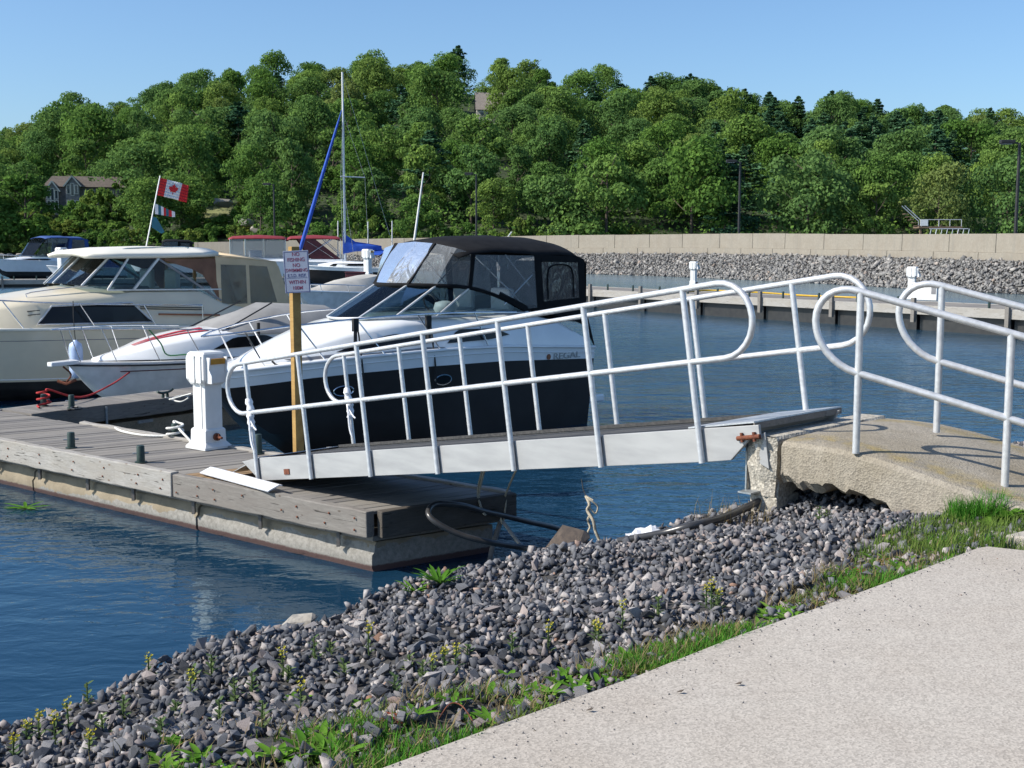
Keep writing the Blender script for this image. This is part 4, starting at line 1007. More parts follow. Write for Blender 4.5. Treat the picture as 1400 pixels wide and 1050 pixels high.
for k in range(6):     # side sheets of the near girder, one per bay
    gplate('side_panel', [(k * SP + .012, BT + .004), ((k + 1) * SP - .012, BT + .004), ((k + 1) * SP - .012, DK_), (k * SP + .012, DK_)], -.018 + .002 * (k % 2), .012, 'alu_sheet')
gplate('end_panel', [(6 * SP + .012, BT + .004), (6 * SP + .25, BT + .01), (6 * SP + .44, DK_ - .10), (6 * SP + .53, DK_ - .10), (6 * SP + .53, DK_), (6 * SP + .012, DK_)], -.018, .012, 'alu_sheet')
gplate('end_panel', [(-.30, DK_ - .05), (-.012, BT + .004), (-.012, DK_), (-.34, DK_ - .03)], -.018, .012, 'alu_sheet')
gplate('far_girder', [(-.1, BT), (6.3 * SP, BT), (6.5 * SP, DK_), (-.3, DK_)], GWD - .06, GWD - .03, 'alu_sheet')
b = MB(); b.plate([gp(-.02, .02, DK_ - .03), gp(6 * SP + .2, .02, DK_ - .03), gp(6 * SP + .2, GWD - .07, DK_ - .03), gp(-.02, GWD - .07, DK_ - .03)], .02); b.build('deck', M['grit'], gw)
b = MB(); b.bar(gp(0, GWD - .08, DK_ + .004), gp(6 * SP + .2, GWD - .08, DK_ + .004), .03, .03, up=gq); b.build('kick_plate', M['grit'], gw)
b = MB(); b.plate([gp(-.62, .0, DK_ - .155), gp(0, .0, DK_ + .004), gp(0, GWD - .06, DK_ + .004), gp(-.62, GWD - .06, DK_ - .155)], .008); b.build('lower_ramp_plate', M['tread'], gw)
rA, rB = gp(6 * SP - .12, -.01, DK_ + .012), gp(6 * SP - .12, GWD + .02, DK_ + .012); rC, rD = gp(6 * SP + .49, GWD + .02, DK_ + .022), gp(6 * SP + .49, -.01, DK_ + .022)
b = MB(); b.plate([rA, rD, rC, rB], .012); b.build('upper_ramp_plate', M['tread'], gw)
b = MB(); b.bar(rD - Vector((0, 0, .03)), rC - Vector((0, 0, .03)), .012, .045); b.build('plate_lip', M['beam_dark'], gw)
b = MB(); b.cyl(gp(6 * SP + .34, -.03, DK_ - .09), gp(6 * SP + .54, -.03, DK_ - .085), .018); b.cyl(gp(6 * SP + .38, -.03, DK_ - .12), gp(6 * SP + .38, -.03, DK_ - .05), .012); b.cyl(gp(6 * SP + .49, -.03, DK_ - .12), gp(6 * SP + .49, -.03, DK_ - .05), .014); b.build('hinge_bolt', M['rust'], gw, 40)
b = MB(); b.plate([gp(6 * SP + .44, .03, DK_ - .10), gp(6 * SP + .55, .03, DK_ - .06), gp(6 * SP + .55, .03, DK_ - .33), gp(6 * SP + .48, .03, DK_ - .29)], .015, gn); b.build('hinge_bracket', M['alu_sheet'], gw)
b = MB(); b.plate([gp(.50, -.022, BT + .06), gp(.60, -.022, BT + .06), gp(.60, -.022, BT + .12), gp(.50, -.022, BT + .12)], .012, gn); b.build('rust_plate', M['rust'], gw)
for k, (a, n) in enumerate(((0, -.045), (OFF, GWD))):      # tape and rag wrapped round the end posts
    b = MB(); b.tube(curve([gp(a, n, .16 - .05 * j) + Vector((random.uniform(-.008, .008), random.uniform(-.008, .008), 0)) for j in range(8)], 2), [.034 + .006 * (j % 3) for j in range(15)], 9)
    b.tube(curve([gp(a, n - .03, -.02), gp(a + .03, n - .05, -.12), gp(a + .015, n - .045, -.3), gp(a + .05, n - .05, -.42)], 3), [.014] * 9 + [.006], 5); b.tube(curve([gp(a, n - .03, -.05), gp(a + .09, n - .04, -.16), gp(a + .14, n - .04, -.2)], 3), .009, 5)
    b.build('wrapping', M['bag'], gw, 40)

# ------------------------------------------------------------------ concrete ramp with its bearing beam and pillar
sl_ = thing('concrete_ramp', 'cracked concrete ramp leading from the path up to the gangway', 'ramp', (1.95, 8.9, 0))
e2, n2_ = Vector((.7054, -.7089, 0)), Vector((.7089, .7054, 0))
def cp(e, n, z): p = e2 * e + n2_ * n; return Vector((p.x, p.y, z))
b = MB(); secs = []
stn = [(.05, 1.90, 1.60), (.25, 1.905, 1.58), (.5, 1.90, 1.56), (.8, 1.865, 1.50), (1.05, 1.82, 1.42), (1.3, 1.77, 1.40), (1.6, 1.71, 1.36), (1.9, 1.665, 1.3), (2.4, 1.60, 1.2), (3.1, 1.56, 1.1)]
for k, (e, zt, zb) in enumerate(stn):
    j = random.uniform(-.03, .03); nn = -.02 - .03 * math.sin(e * 1.3)
    cs = .012 * math.sin(e * 3)
    secs.append([cp(e, 1.62, zb - .4), cp(e, 1.60, zt - .06), cp(e, 1.52, zt), cp(e, 1.1, zt + .012), cp(e, .5, zt + .006), cp(e, .10, zt - .004 + cs * .4), cp(e, .0 + nn * .2, zt - .018), cp(e, -.022 + nn * .5, zt - .05), cp(e, -.03 + nn * .5 + j * .1, (zt + zb) / 2), cp(e, -.03 + nn * .5 + j * .3, zb + .05 + j * .5), cp(e, .03 + j, zb - .005 + j), cp(e, .5, zb - .02)])
sec2 = []
for i in range(len(secs) - 1):          # finer stations, uneven underside
    for q in range(8):
        t_ = q / 8; s3 = [p0.lerp(p1, t_) for p0, p1 in zip(secs[i], secs[i + 1])]
        for m_ in (9, 10): s3[m_] = s3[m_] + Vector((random.uniform(-.012, .012), random.uniform(-.012, .012), random.uniform(-.016, .016) + .02 * math.sin(i * 2.1 + q * .8)))
        s3[8] = s3[8] + Vector((random.uniform(-.006, .006), random.uniform(-.006, .006), 0))
        sec2.append(s3)
sec2.append(secs[-1]); b.loft(sec2); b.poly(secs[0])
b.build('slab', M['ramp'], sl_, smooth=24)
b = MB(); rows = []
nn_ = [0, .04, .1, .2] + list(np.linspace(.3, 1.62, 12))
def jz(k=.014): return random.uniform(-k, k)
for n in nn_:
    j1, j2 = jz(), jz()
    rows.append([cp(-.26 + jz(.006), n, 1.44 + j1 * 2), cp(-.265 + jz(.006), n, 1.66), cp(-.26, n, 1.875), cp(-.24, n, 1.90), cp(-.03, n, 1.905), cp(-.012 + j2, n, 1.885), cp(-.005 + j1, n, 1.66), cp(-.02 + j2, n, 1.45 + j1 * 2)])
b.loft(rows); b.poly(rows[-1])
# broken near end with exposed aggregate
gr = []
for iz in range(9):
    z = 1.45 + .452 * iz / 8
    gr.append([cp(-.26 + .255 * ix / 7, -.0 - .035 * math.sin(math.pi * min(1, ix / 7)) * (1 if z > 1.62 else .6) + jz(.014) + (.03 if z < 1.6 else 0), z) for ix in range(8)])
for k_, (ix_, kk) in enumerate(((0, 0),)): pass
b.loft(gr, True)
b.build('bearing_beam', M['abut_pale'], sl_, smooth=25)
b = MB(); b.box(cp(-.13, .17, .95) , (.24, .30, 1.0), Matrix.Rotation(math.atan2(-.7089, .7054), 3, 'Z')); b.build('pillar', M['abut_pale'], sl_, bevel=.012)
b = MB(); b.plate([cp(-.275, .0, 1.90), cp(-.275, 1.3, 1.90), cp(-.275, 1.3, 1.48), cp(-.275, .0, 1.48)], .012); b.bar(cp(-.275, .0, 1.475), cp(-.16, -.0, 1.475), .2, .012); b.build('bearing_plate', M['galv'], sl_)

def handrail(t0, d, zslope, label, n_posts, top_h, base_h, r_loop, spacing, ext):
    t = thing('handrail', label, 'handrail', t0, 0, 'pipe handrails on the concrete ramp')
    def q(a, h): return Vector((d.x * a, d.y * a, -zslope * a + h))
    rad = HR / 2; pts = []
    for k in range(17):
        t_ = math.pi * 1.5 - math.pi * k / 16; pts.append(q(-r_loop + rad * 1.0 + rad * math.cos(t_) * (r_loop / rad if False else 1), -rad + rad * math.sin(t_)))
    top = pts + [q(a, 0) for a in np.linspace(.15, ext, 5)]; bot = [q(a, -HR) for a in np.linspace(ext, .15, 5)]
    b = MB(); b.tube(bot + top, .0255, 12); b.build('rail', M['alu'], t, 60)
    for k in range(n_posts):
        b = MB(); b.tube([q(k * spacing, 0), q(k * spacing, -top_h[k])], .0255, 12); b.build('post', M['alu'], t, 60)
    return t
P1t, P2t = at(1177, 399, 8.42), at(1383, 456, 8.02)
d1 = (P2t - P1t); sp1 = d1.xy.length; zs1 = -d1.z / sp1; d1 = Vector((d1.x, d1.y, 0)).normalized()
P1b, P2b = at(1170, 612, 8.42), at(1375, 672, 8.02)
handrail(P1t, d1, zs1, 'near pipe handrail on the concrete ramp with a rounded end', 3, [P1t.z - P1b.z + .04, P2t.z - P2b.z + .04, 1.2], 0, .30, sp1, 2.6)
P3t, P3b = at(1288, 391, 9.1), at(1282, 582, 9.1)
handrail(P3t, d1, .262, 'far pipe handrail on the concrete ramp beside the water', 3, [P3t.z - P3b.z + .05, 1.14, 1.2], 0, .30, sp1, 2.6)

# ------------------------------------------------------------------ boats
def boat_root(name, label, Sx, Sy, ang, z=0, group=None, scale=1.0):
    t = thing(name, label, 'boat', (Sx, Sy, z), R(ang) + math.pi, group); t.scale = (scale,) * 3; return t   # local x = forward, y = port
def interp(tab, x):
    return float(np.interp(x, [p[0] for p in tab], [p[1] for p in tab]))
class Hull:
    def __init__(s, L, B, zsheer, zb, full=.42, pw=2.2, chine=.80, draft=-.4, stem=.60, transom=.93, rise=.55):
        s.L, s.B, s.zs, s.zb, s.full, s.pw, s.chine, s.draft, s.stem, s.tr, s.rise = L, B, zsheer, zb, full, pw, chine, draft, stem, transom, rise
    def hb(s, x):
        t = x / s.L; h = s.B / 2 * (s.tr + (1 - s.tr) * min(1, t / .3))
        if t > s.full: h *= max(0, 1 - ((t - s.full) / (1 - s.full)) ** s.pw) ** .85
        return max(h, .02)
    def section(s, x):
        t = x / s.L; hb = s.hb(x); zs = interp(s.zs, x); zb = interp(s.zb, x)
        q = max(0, (t - s.stem) / (1 - s.stem)); zk = s.draft + (zs - .06 - s.draft) * q ** 2.0
        zc = -.02 + s.rise * max(0, (t - .3) / .7) ** 1.5; zc = max(zc, zk + .02); zc = min(zc, zs - .05)
        hc = hb * (s.chine - .38 * max(0, (t - .45) / .55) ** 1.2); zb = max(zb, zc + .01); zb = min(zb, zs - .02)
        f = (zb - zc) / max(.01, zs - zc); hm = hc + (hb - hc) * f ** .8
        mid = [(hc + (hm - hc) * k, zc + (zb - zc) * k) for k in (.33, .66)]
        return [(0, zk), (hc * .5, zk + (zc - zk) * .45), (hc, zc)] + mid + [(hm, zb), ((hm + hb) / 2, (zb + zs) / 2), (hb, zs)]
    def xs(s, n=26): return [s.L * (1 - (1 - k / n) ** 1.25) for k in range(n + 1)]
    def bands(s, parent, mats, names=('hull_bottom', 'hull_side')):
        for nm, mt, i0, i1 in ((names[0], mats[0], 0, 5), (names[1], mats[1], 5, 7)):
            b = MB()
            for sg_ in (1, -1):
                b.loft([[(x, sg_ * y, z) for y, z in s.section(x)[i0:i1 + 1]] for x in s.xs()], sg_ > 0)
            s0 = s.section(0)[i0:i1 + 1]
            b.poly([(0, y, z) for y, z in s0] + [(0, -y, z) for y, z in s0[::-1] if y > 0])
            b.build(nm, mt, parent, smooth=50)
    def line(s, x, z=None, out=.0):     # a point on the side at that height
        sec = s.section(x); zz = [p[1] for p in sec]; yy = [p[0] for p in sec]
        z = sec[-1][1] if z is None else z
        return (x, float(np.interp(z, zz, yy)) + out, z)
    def rub(s, parent, mat, r=.03, name='rub_rail', dz=0.0):
        b = MB()
        for sg_ in (1, -1): b.tube([(x, sg_ * (s.hb(x) + .008), interp(s.zs, x) + dz) for x in s.xs(20)], r, 6)
        b.build(name, mat, parent, smooth=60)
    def deck(s, parent, mat, camber=.06, x0=0, name='deck'):
        b = MB(); X = [x for x in s.xs() if x >= x0 - 1e-6]
        if X[0] > x0: X = [x0] + X
        secs = []
        for x in X:
            h = s.hb(x) - .005; z = interp(s.zs, x); secs.append([(x, h * k, z + camber * (1 - k * k) * min(1, h)) for k in (1, .85, .5, 0, -.5, -.85, -1)])
        b.loft(secs); b.build(name, mat, parent, smooth=40)
def trunk_cabin(parent, tab, mat, name='cabin', smooth=35):
    # tab rows: x, half width at base, z base, half width at top, z top, crown
    b = MB(); secs = []
    for x, wb, zb, wt, zt, cr in tab:
        half = [(wb, zb), (wb * .25 + wt * .75, zb + (zt - zb) * .82), (wt * .97, zt - (zt - zb) * .05), (wt * .82, zt + cr * .35), (wt * .45, zt + cr * .8)]
        secs.append([(x, y, z) for y, z in half] + [(x, 0, zt + cr)] + [(x, -y, z) for y, z in half[::-1]])
    b.loft(secs, False); b.poly(secs[0]); b.poly(secs[-1][::-1]); return b.build(name, mat, parent, smooth=smooth)
def rail(parent, top, feet, r=.014, name='bow_rail', mat='chrome'):
    b = MB()
    for sg_ in (1, -1):
        b.tube([(x, sg_ * y, z) for x, y, z in curve(top, 5)], r, 6)
        for (x, y, z), (x2, y2, z2) in feet: b.tube([(x, sg_ * y, z), (x2, sg_ * y2, z2)], r * .9, 6)
    return b.build(name, M[mat], parent, smooth=60)
def panel(parent, name, pts, mat, th=.008, both=False, bulge=0):
    b = MB()
    for sg_ in ((1, -1) if both else (1,)): b.plate([(x, sg_ * y, z) for x, y, z in pts], th)
    return b.build(name, M[mat] if isinstance(mat, str) else mat, parent)
def tubes(parent, name, lines, r, mat, n=6, smooth=60):
    b = MB()
    for l in lines: b.tube(l, r, n)
    return b.build(name, M[mat], parent, smooth=smooth)
def bimini(parent, name, edge, crown, mat, th=.02, nx=None):
    # edge rows: x, half width, z of the side edge, z of the middle
    b = MB(); secs = []
    for x, w, ze, zm in edge:
        row = []
        for k in range(-8, 9):
            q = k / 8; zz = ze + (zm - ze) * (1 - abs(q) ** crown); row.append((x, -w * q, zz))
        secs.append(row)
    b.loft(secs, True); return b.build(name, M[mat], parent, smooth=50, solid=th)

def side_fn(tab):
    T_ = sorted(tab, key=lambda r: r[0]); X = [r[0] for r in T_]
    def f(x, z, out=.012):
        wb_, z0, wt_, z1 = [float(np.interp(x, X, [r[k] for r in T_])) for k in (1, 2, 3, 4)]
        q = min(1, max(0, (z - z0) / max(.01, z1 - z0))); top = wb_ * .25 + wt_ * .75
        return (x, wb_ + (top - wb_) * min(q, .82) / .82 + (wt_ * .97 - top) * max(0, q - .82) / .13 + out, z)
    return f
def hug(parent, name, fn, poly, mat, out=.014, sides=(1, -1)):
    xs_ = [p[0] for p in poly]; x0_, x1_ = min(xs_), max(xs_); outs = []
    for sg_ in sides:
        b = MB(); rows = []
        for k in range(15):
            x = x0_ + (x1_ - x0_) * min(.999, max(.001, k / 14)); zs_ = []
            for i in range(len(poly)):
                (xa, za), (xb, zb_) = poly[i], poly[(i + 1) % len(poly)]
                if min(xa, xb) <= x <= max(xa, xb) and xa != xb: zs_.append(za + (zb_ - za) * (x - xa) / (xb - xa))
            lo, hi = min(zs_), max(zs_)
            rows.append([Vector((q[0], q[1] * sg_, q[2])) for q in (fn(x, lo + (hi - lo) * j / 4, out) for j in range(5))])
        b.loft(rows, sg_ < 0); outs.append(b.build(name, M[mat], parent, solid=.01))
    return outs
# ---- the black cruiser beside the dock
rg = boat_root('cabin_cruiser', 'black hulled cruiser with white deck and black canvas enclosure beside the gangway', .66, 23.52, 45)
HZ = [(0, 1.44), (2.4, 1.60), (4.1, 1.62), (5.4, 1.58), (6.3, 1.52), (7.5, 1.40)]; HB_ = [(0, 1.23), (2.4, 1.34), (4.1, 1.36), (5.4, 1.33), (6.1, 1.29), (7.5, 1.14)]
h = Hull(7.5, 2.56, HZ, HB_, .46, 2.3, .86, -.42, .62, .96, .62); h.bands(rg, (M['black_hull'], M['gel'])); h.rub(rg, M['gel'], .026); h.deck(rg, M['gel'], .05)
b = MB()
for sg_ in (1, -1): b.tube([(x, sg_ * (h.line(x, interp(HZ, x) - .10)[1] + .004), interp(HZ, x) - .10) for x in h.xs(20)[:-1]], .012, 6)
b.build('moulding', M['gel'], rg, smooth=60)
RGT = [(6.95, .12, 1.44, .08, 1.50, .02), (6.6, .40, 1.48, .34, 1.60, .05), (6.0, .70, 1.52, .60, 1.76, .08), (5.4, .90, 1.56, .78, 1.92, .09), (4.9, 1.0, 1.58, .88, 2.02, .09), (4.3, 1.07, 1.60, .96, 2.10, .08), (3.5, 1.12, 1.60, 1.02, 2.11, .06), (2.6, 1.16, 1.58, 1.08, 2.10, .05), (1.6, 1.18, 1.54, 1.12, 2.12, .02), (.9, 1.2, 1.48, 1.14, 1.98, .0), (.15, 1.2, 1.42, 1.15, 1.62, .0)]
trunk_cabin(rg, RGT[::-1], M['gel'])
rgf = side_fn(RGT)
hug(rg, 'side_window', rgf, [(5.6, 1.66), (4.9, 1.67), (4.2, 1.70), (3.75, 1.74), (3.9, 1.86), (4.6, 1.90), (5.2, 1.80)], 'dark_glass')
hug(rg, 'side_window', rgf, [(3.55, 1.70), (2.6, 1.72), (2.15, 1.78), (2.5, 1.90), (3.3, 1.92)], 'dark_glass')
hug(rg, 'grey_side_strip', rgf, [(6.35, 1.58), (5.6, 1.63), (5.62, 1.56), (6.2, 1.535)], 'grey_trim', .012)  # grey strips laid along the lower cabin side
hug(rg, 'grey_side_strip', rgf, [(5.5, 1.60), (4.0, 1.66), (3.6, 1.64), (3.7, 1.60), (5.0, 1.58)], 'grey_trim', .012)
# windscreen
wb = [(1.65, 1.12, 2.15), (2.7, 1.08, 2.13), (3.7, 1.0, 2.14), (4.4, .78, 2.15), (4.85, .42, 2.14), (5.0, 0, 2.13)]
wt = [(1.75, 1.13, 2.18), (2.35, 1.06, 2.44), (2.95, 1.0, 2.60), (3.5, .78, 2.64), (3.82, .42, 2.65), (3.95, 0, 2.65)]
def both_rows(r): return [Vector(p) for p in r] + [Vector((p[0], -p[1], p[2])) for p in r[-2::-1]]
WBs, WTs = both_rows(wb), both_rows(wt)
b = MB(); b.tube(curve(WTs, 4), .034, 6); b.build('windscreen_trim', M['black_canvas'], rg, smooth=60)
b = MB(); b.tube(curve(WBs, 4), .018, 6); b.build('windscreen_base', M['alu'], rg, smooth=60)
for k in range(len(WBs) - 1):
    b = MB(); b.plate([WBs[k], WBs[k + 1], WTs[k + 1], WTs[k]], .006); b.build('windscreen_pane', M['glass'], rg)
for k in (2, 3, 4, 6, 7, 8):
    b = MB(); b.bar(WBs[k], WTs[k], .035, .025); b.build('windscreen_post', M['alu'], rg)
# canopy
cz = [(3.25, 1.06, 3.10, 3.30), (3.02, 1.14, 3.17, 3.40), (2.5, 1.17, 3.20, 3.46), (1.7, 1.18, 3.16, 3.48), (1.5, 1.18, 3.13, 3.46), (.9, 1.18, 3.14, 3.45), (.45, 1.17, 3.11, 3.38), (.2, 1.14, 3.0, 3.26), (.12, 1.12, 2.86, 3.1)]
bimini(rg, 'canopy', cz, 2.4, 'black_canvas', .02)
ft = [(2.98, 1.13, 3.17), (3.18, .95, 3.26), (3.28, .5, 3.34), (3.3, 0, 3.37)]; FT = both_rows(ft); fb_ = [(2.95, 1.02, 2.61), (3.5, .8, 2.65), (3.82, .43, 2.66), (3.95, 0, 2.66)]; FB = both_rows(fb_)
for k in range(len(FT) - 1):
    b = MB(); rows = []
    for j in range(5):
        q = j / 4; rows.append([FB[k].lerp(FT[k], q) + Vector((.03 * math.sin(q * 3.14) , 0, 0)), FB[k + 1].lerp(FT[k + 1], q) + Vector((.03 * math.sin(q * 3.14), 0, 0))])
    b.loft(rows); b.build('clear_panel', M['vinyl'], rg, smooth=60)
for k in (0, 2, 4, 6):
    b = MB(); b.bar(FB[k], FT[k], .07, .03); b.build('zip_seam', M['black_canvas'], rg)
for sg_ in (1, -1):
    def Y(p): return Vector((p[0], p[1] * sg_, p[2]))
    b = MB(); b.plate([Y(p) for p in ((2.93, 1.14, 3.15), (1.55, 1.17, 3.13), (1.45, 1.16, 2.22), (1.75, 1.13, 2.20), (2.35, 1.07, 2.45), (2.94, 1.02, 2.60))], .006); b.build('clear_panel', M['vinyl'], rg)
    b = MB(); b.plate([Y(p) for p in ((2.35, 1.085, 2.44), (1.75, 1.13, 2.18), (1.45, 1.15, 2.14), (1.45, 1.15, 2.26), (1.72, 1.13, 2.27), (2.3, 1.085, 2.52))], .012); b.build('seam_band', M['black_canvas'], rg)
    # black side curtain with a smoked window
    for nm, mt, pts in (('side_curtain', 'black_canvas', ((1.56, 1.18, 3.14), (1.40, 1.18, 3.14), (1.30, 1.17, 2.20), (1.46, 1.16, 2.20))), ('side_curtain', 'black_canvas', ((.42, 1.17, 3.11), (.22, 1.15, 3.05), (.18, 1.15, 2.22), (.34, 1.16, 2.25))), ('side_curtain', 'black_canvas', ((1.40, 1.18, 3.14), (.42, 1.17, 3.11), (.415, 1.17, 3.0), (1.385, 1.18, 3.02))), ('side_curtain', 'black_canvas', ((1.305, 1.17, 2.32), (.345, 1.16, 2.36), (.34, 1.16, 2.24), (1.30, 1.17, 2.20)))):
        b = MB(); b.plate([Y(p) for p in pts], .012); b.build(nm, M[mt], rg)
    b = MB(); b.plate([Y(p) for p in ((1.385, 1.175, 3.02), (.415, 1.168, 3.0), (.345, 1.158, 2.36), (1.305, 1.168, 2.32))], .005); b.build('smoked_window', M['vinyl_dark'], rg)
    b = MB(); b.tube([Y(p) for p in curve([(1.2, 1.182, 2.36), (1.22, 1.185, 2.8), (1.1, 1.187, 2.95), (.7, 1.185, 2.95), (.56, 1.183, 2.8), (.52, 1.178, 2.38)], 4)], .012, 6); b.build('window_zip', M['black_canvas'], rg)
    b = MB(); b.plate([Y(p) for p in ((1.62, 1.165, 2.19), (.22, 1.165, 2.26), (-.06, 1.175, 1.44), (.28, 1.20, 1.86), (.7, 1.20, 2.0))], .012); b.build('cockpit_flap', M['black_canvas'], rg)
    tubes(rg, 'canopy_bow', [[Y(p) for p in ((2.2, 1.08, 2.3), (1.1, 1.13, 3.13))], [Y(p) for p in ((1.5, 1.1, 2.1), (2.9, 1.1, 3.12))], [Y(p) for p in ((1.6, 1.1, 2.6), (2.2, 1.1, 3.15))]], .013, 'chrome')
panel(rg, 'rear_curtain', [(.13, 1.12, 3.02), (.13, -1.12, 3.02), (.16, -1.15, 1.9), (.16, 1.15, 1.9)], 'black_canvas', .012)
# inside and fittings
b = MB(); b.box((2.9, 0, 1.95), (1.3, 1.9, .36)); b.build('dashboard', M['gel_old'], rg, bevel=.05)
for y_ in (.5, -.5):
    b = MB(); b.box((1.9, y_, 2.12), (.45, .5, .14)); b.box((1.68, y_, 2.35), (.14, .5, .42)); b.build('seat', M['white_vinyl'], rg, bevel=.05)
b = MB(); b.tube([Vector((2.55 + .05 * math.sin(a), -.45 + .17 * math.cos(a), 2.28 + .16 * math.sin(a))) for a in np.linspace(0, 6.283, 17)[:-1]], .015, 6, closed=True); b.build('steering_wheel', M['black_rubber'], rg, smooth=60)
b = MB(); b.lathe([(.03, 0), (.16, .02), (.2, .1), (.17, .2), (.05, .23)], (3.1, .55, 2.14), 12); b.build('deck_bag', M['white_vinyl'], rg, smooth=60)
rt = [(2.0, 1.17, 2.16), (3.2, 1.17, 2.20), (4.4, 1.10, 2.20), (5.4, .92, 2.16), (6.4, .60, 2.08), (7.1, .30, 2.0), (7.45, .02, 1.96)]
rail(rg, rt, [((3.0, 1.17, 2.20), (2.7, 1.19, 1.62)), ((4.2, 1.12, 2.20), (3.8, 1.20, 1.63)), ((5.3, .94, 2.165), (4.85, 1.07, 1.60)), ((6.2, .68, 2.10), (5.8, .80, 1.55)), ((6.95, .37, 2.02), (6.65, .42, 1.48))], .015)
for x, y in ((5.35, .96), (4.0, 1.13)):
    b = MB(); p0 = (x, y + .01, 2.17); b.tube(curve([p0, (x - .02, y + .07, 1.95), (x - .03, y + .10, 1.7), (x - .05, y + .14, 1.3), (x - .05, y + .14, .9)], 3), .014, 6); b.box((x, y + .02, 2.08), (.10, .05, .2)); b.tube([(x, y + .02, 2.0), (x + .03, y + .05, 1.75)], .03, 6); b.build('fender_line', M['rope_black'], rg)
def oval(parent, x, z, rx, rz, nm='porthole'):
    b = MB(); ring = [Vector(h.line(x + rx * math.cos(a), z + rz * math.sin(a), .008)) for a in np.linspace(0, 6.283, 21)[:-1]]
    b.tube(ring, .014, 6, closed=True); o = b.build(nm, M['chrome'], parent, smooth=60)
    b = MB(); b.poly(ring); b.build('pane', M['dark_glass'], o)
oval(rg, 3.75, 1.12, .17, .085); oval(rg, 5.55, 1.06, .16, .08)
yb_ = h.line(1.15, 1.36)[1]
o = lettering('lettering', 'REGAL', .16, M['galv'], rg, (.78, h.line(.8, 1.33)[1] + .016, 1.33), (math.pi / 2, 0, math.pi), .003, 1.5)
b = MB(); b.lathe([(.05, -.004), (.05, .004)], n=14); b.build('emblem', M['teak'], rg, loc=(1.26, h.line(1.26, 1.34)[1] + .012, 1.34), rot=(math.pi / 2, 0, 0))
b = MB(); b.prism([(-.02, 1.1, .52), (-.02, -1.1, .52), (-.55, -1.0, .50), (-.68, -.6, .49), (-.68, .6, .49), (-.55, 1.0, .50)][::-1], .14); b.build('swim_platform', M['gel'], rg, bevel=.03)
b = MB(); b.bar((-.2, .2, .3), (-.55, .2, -.25), .3, .35); b.build('outdrive', M['black_rubber'], rg, bevel=.05)
b = MB(); b.tube(curve([(6.2, .55, 1.80), (6.25, .75, 1.62), (6.35, .70, 1.50), (6.5, .55, 1.50), (6.55, .47, 1.56)], 4), .016, 6); b.build('bow_line', M['rope_black'], rg)
tubes(rg, 'antenna', [[(2.55, -.9, 3.3), (2.3, -.9, 4.62)]], [.024, .014], 'white_plastic')

# ---- cream cruiser with a hard top
cr = boat_root('cabin_cruiser', 'large cream cruiser with hard top, tan canvas and a flag on its roof', -6.6, 31.52, 45)
CZ = [(-.3, 1.36), (2.6, 1.42), (5.0, 1.50), (7.2, 1.56), (9.8, 1.85)]; CB = [(0, .30), (4.6, .35), (7.2, .44), (9.8, .75)]
h2 = Hull(9.9, 3.1, CZ, CB, .55, 2.2, .90, -.5, .66, .95, .6); h2.bands(cr, (M['antifoul'], M['cream'])); h2.rub(cr, M['cream_light'], .035); h2.deck(cr, M['cream_light'], .05)
b = MB()
for sg_ in (1, -1): b.tube([(x, sg_ * (h2.line(x, interp(CB, x) + .05)[1] + .004), interp(CB, x) + .05) for x in h2.xs(20)[:-2]], .012, 6)
b.build('boot_stripe', M['gel'], cr, smooth=60)
b = MB()
for sg_ in (1, -1): b.tube([(x, sg_ * (h2.line(x, interp(CZ, x) - .24)[1] + .003), interp(CZ, x) - .24) for x in h2.xs(20)[:-2]], .008, 6)
b.build('hull_seam', M['grey_trim'], cr, smooth=60)
CT = [(8.6, .25, 1.66, .12, 1.74, .03), (7.6, .80, 1.60, .55, 1.92, .06), (6.9, 1.08, 1.56, .85, 2.02, .08), (6.25, 1.32, 1.52, 1.16, 2.16, .10), (5.1, 1.37, 1.50, 1.26, 2.20, .22), (4.6, 1.38, 1.49, 1.28, 2.24, .10), (4.0, 1.38, 1.47, 1.28, 2.30, .04), (2.3, 1.39, 1.43, 1.29, 2.27, .0), (1.7, 1.40, 1.40, 1.30, 1.96, .0), (.0, 1.40, 1.37, 1.32, 1.62, .0), (-.25, 1.40, 1.36, 1.32, 1.60, 0)]
trunk_cabin(cr, CT[::-1], M['cream'])
cs = side_fn(CT)
for sg_ in (1, -1):
    def Y(p): return Vector((p[0], p[1] * sg_, p[2]))
    w_ = hug(cr, 'cabin_window', side_fn(CT), [(6.28, 1.63), (5.92, 2.01), (4.09, 2.03), (3.62, 1.57)], 'dark_glass', .012, (sg_,))[0]
    ring_ = [(6.28 - .36 * k / 4, 1.63 + .38 * k / 4) for k in range(4)] + [(5.92 - 1.83 * k / 8, 2.01 + .02 * k / 8) for k in range(8)] + [(4.09 - .47 * k / 4, 2.03 - .46 * k / 4) for k in range(4)] + [(3.62 + 2.66 * k / 10, 1.57 + .06 * k / 10) for k in range(10)]
    b = MB(); b.tube([Y(side_fn(CT)(x, z, .018)) for x, z in ring_], .020, 6, closed=True); b.build('frame', M['alu'], w_)
    for zz in (1.93, 1.885):
        b = MB(); b.bar(Y(cs(3.9, zz)), Y(cs(2.3, zz - .08)), .012, .022); b.build('pinstripe', M['black_rubber'], cr)
    b = MB(); b.bar(Y(h2.line(3.5, None, .04)) + Vector((0, 0, .30)) - Vector((0, .14 * sg_, 0)), Y(h2.line(1.9, None, .04)) + Vector((0, 0, .26)) - Vector((0, .14 * sg_, 0)), .04, .04); b.build('teak_rail', M['teak'], cr)
    for zz in (1.93, 1.85): b = MB(); b.bar(Y(cs(6.18, zz)), Y(cs(6.42, zz - .02)), .012, .018); b.build('vent', M['black_rubber'], cr)
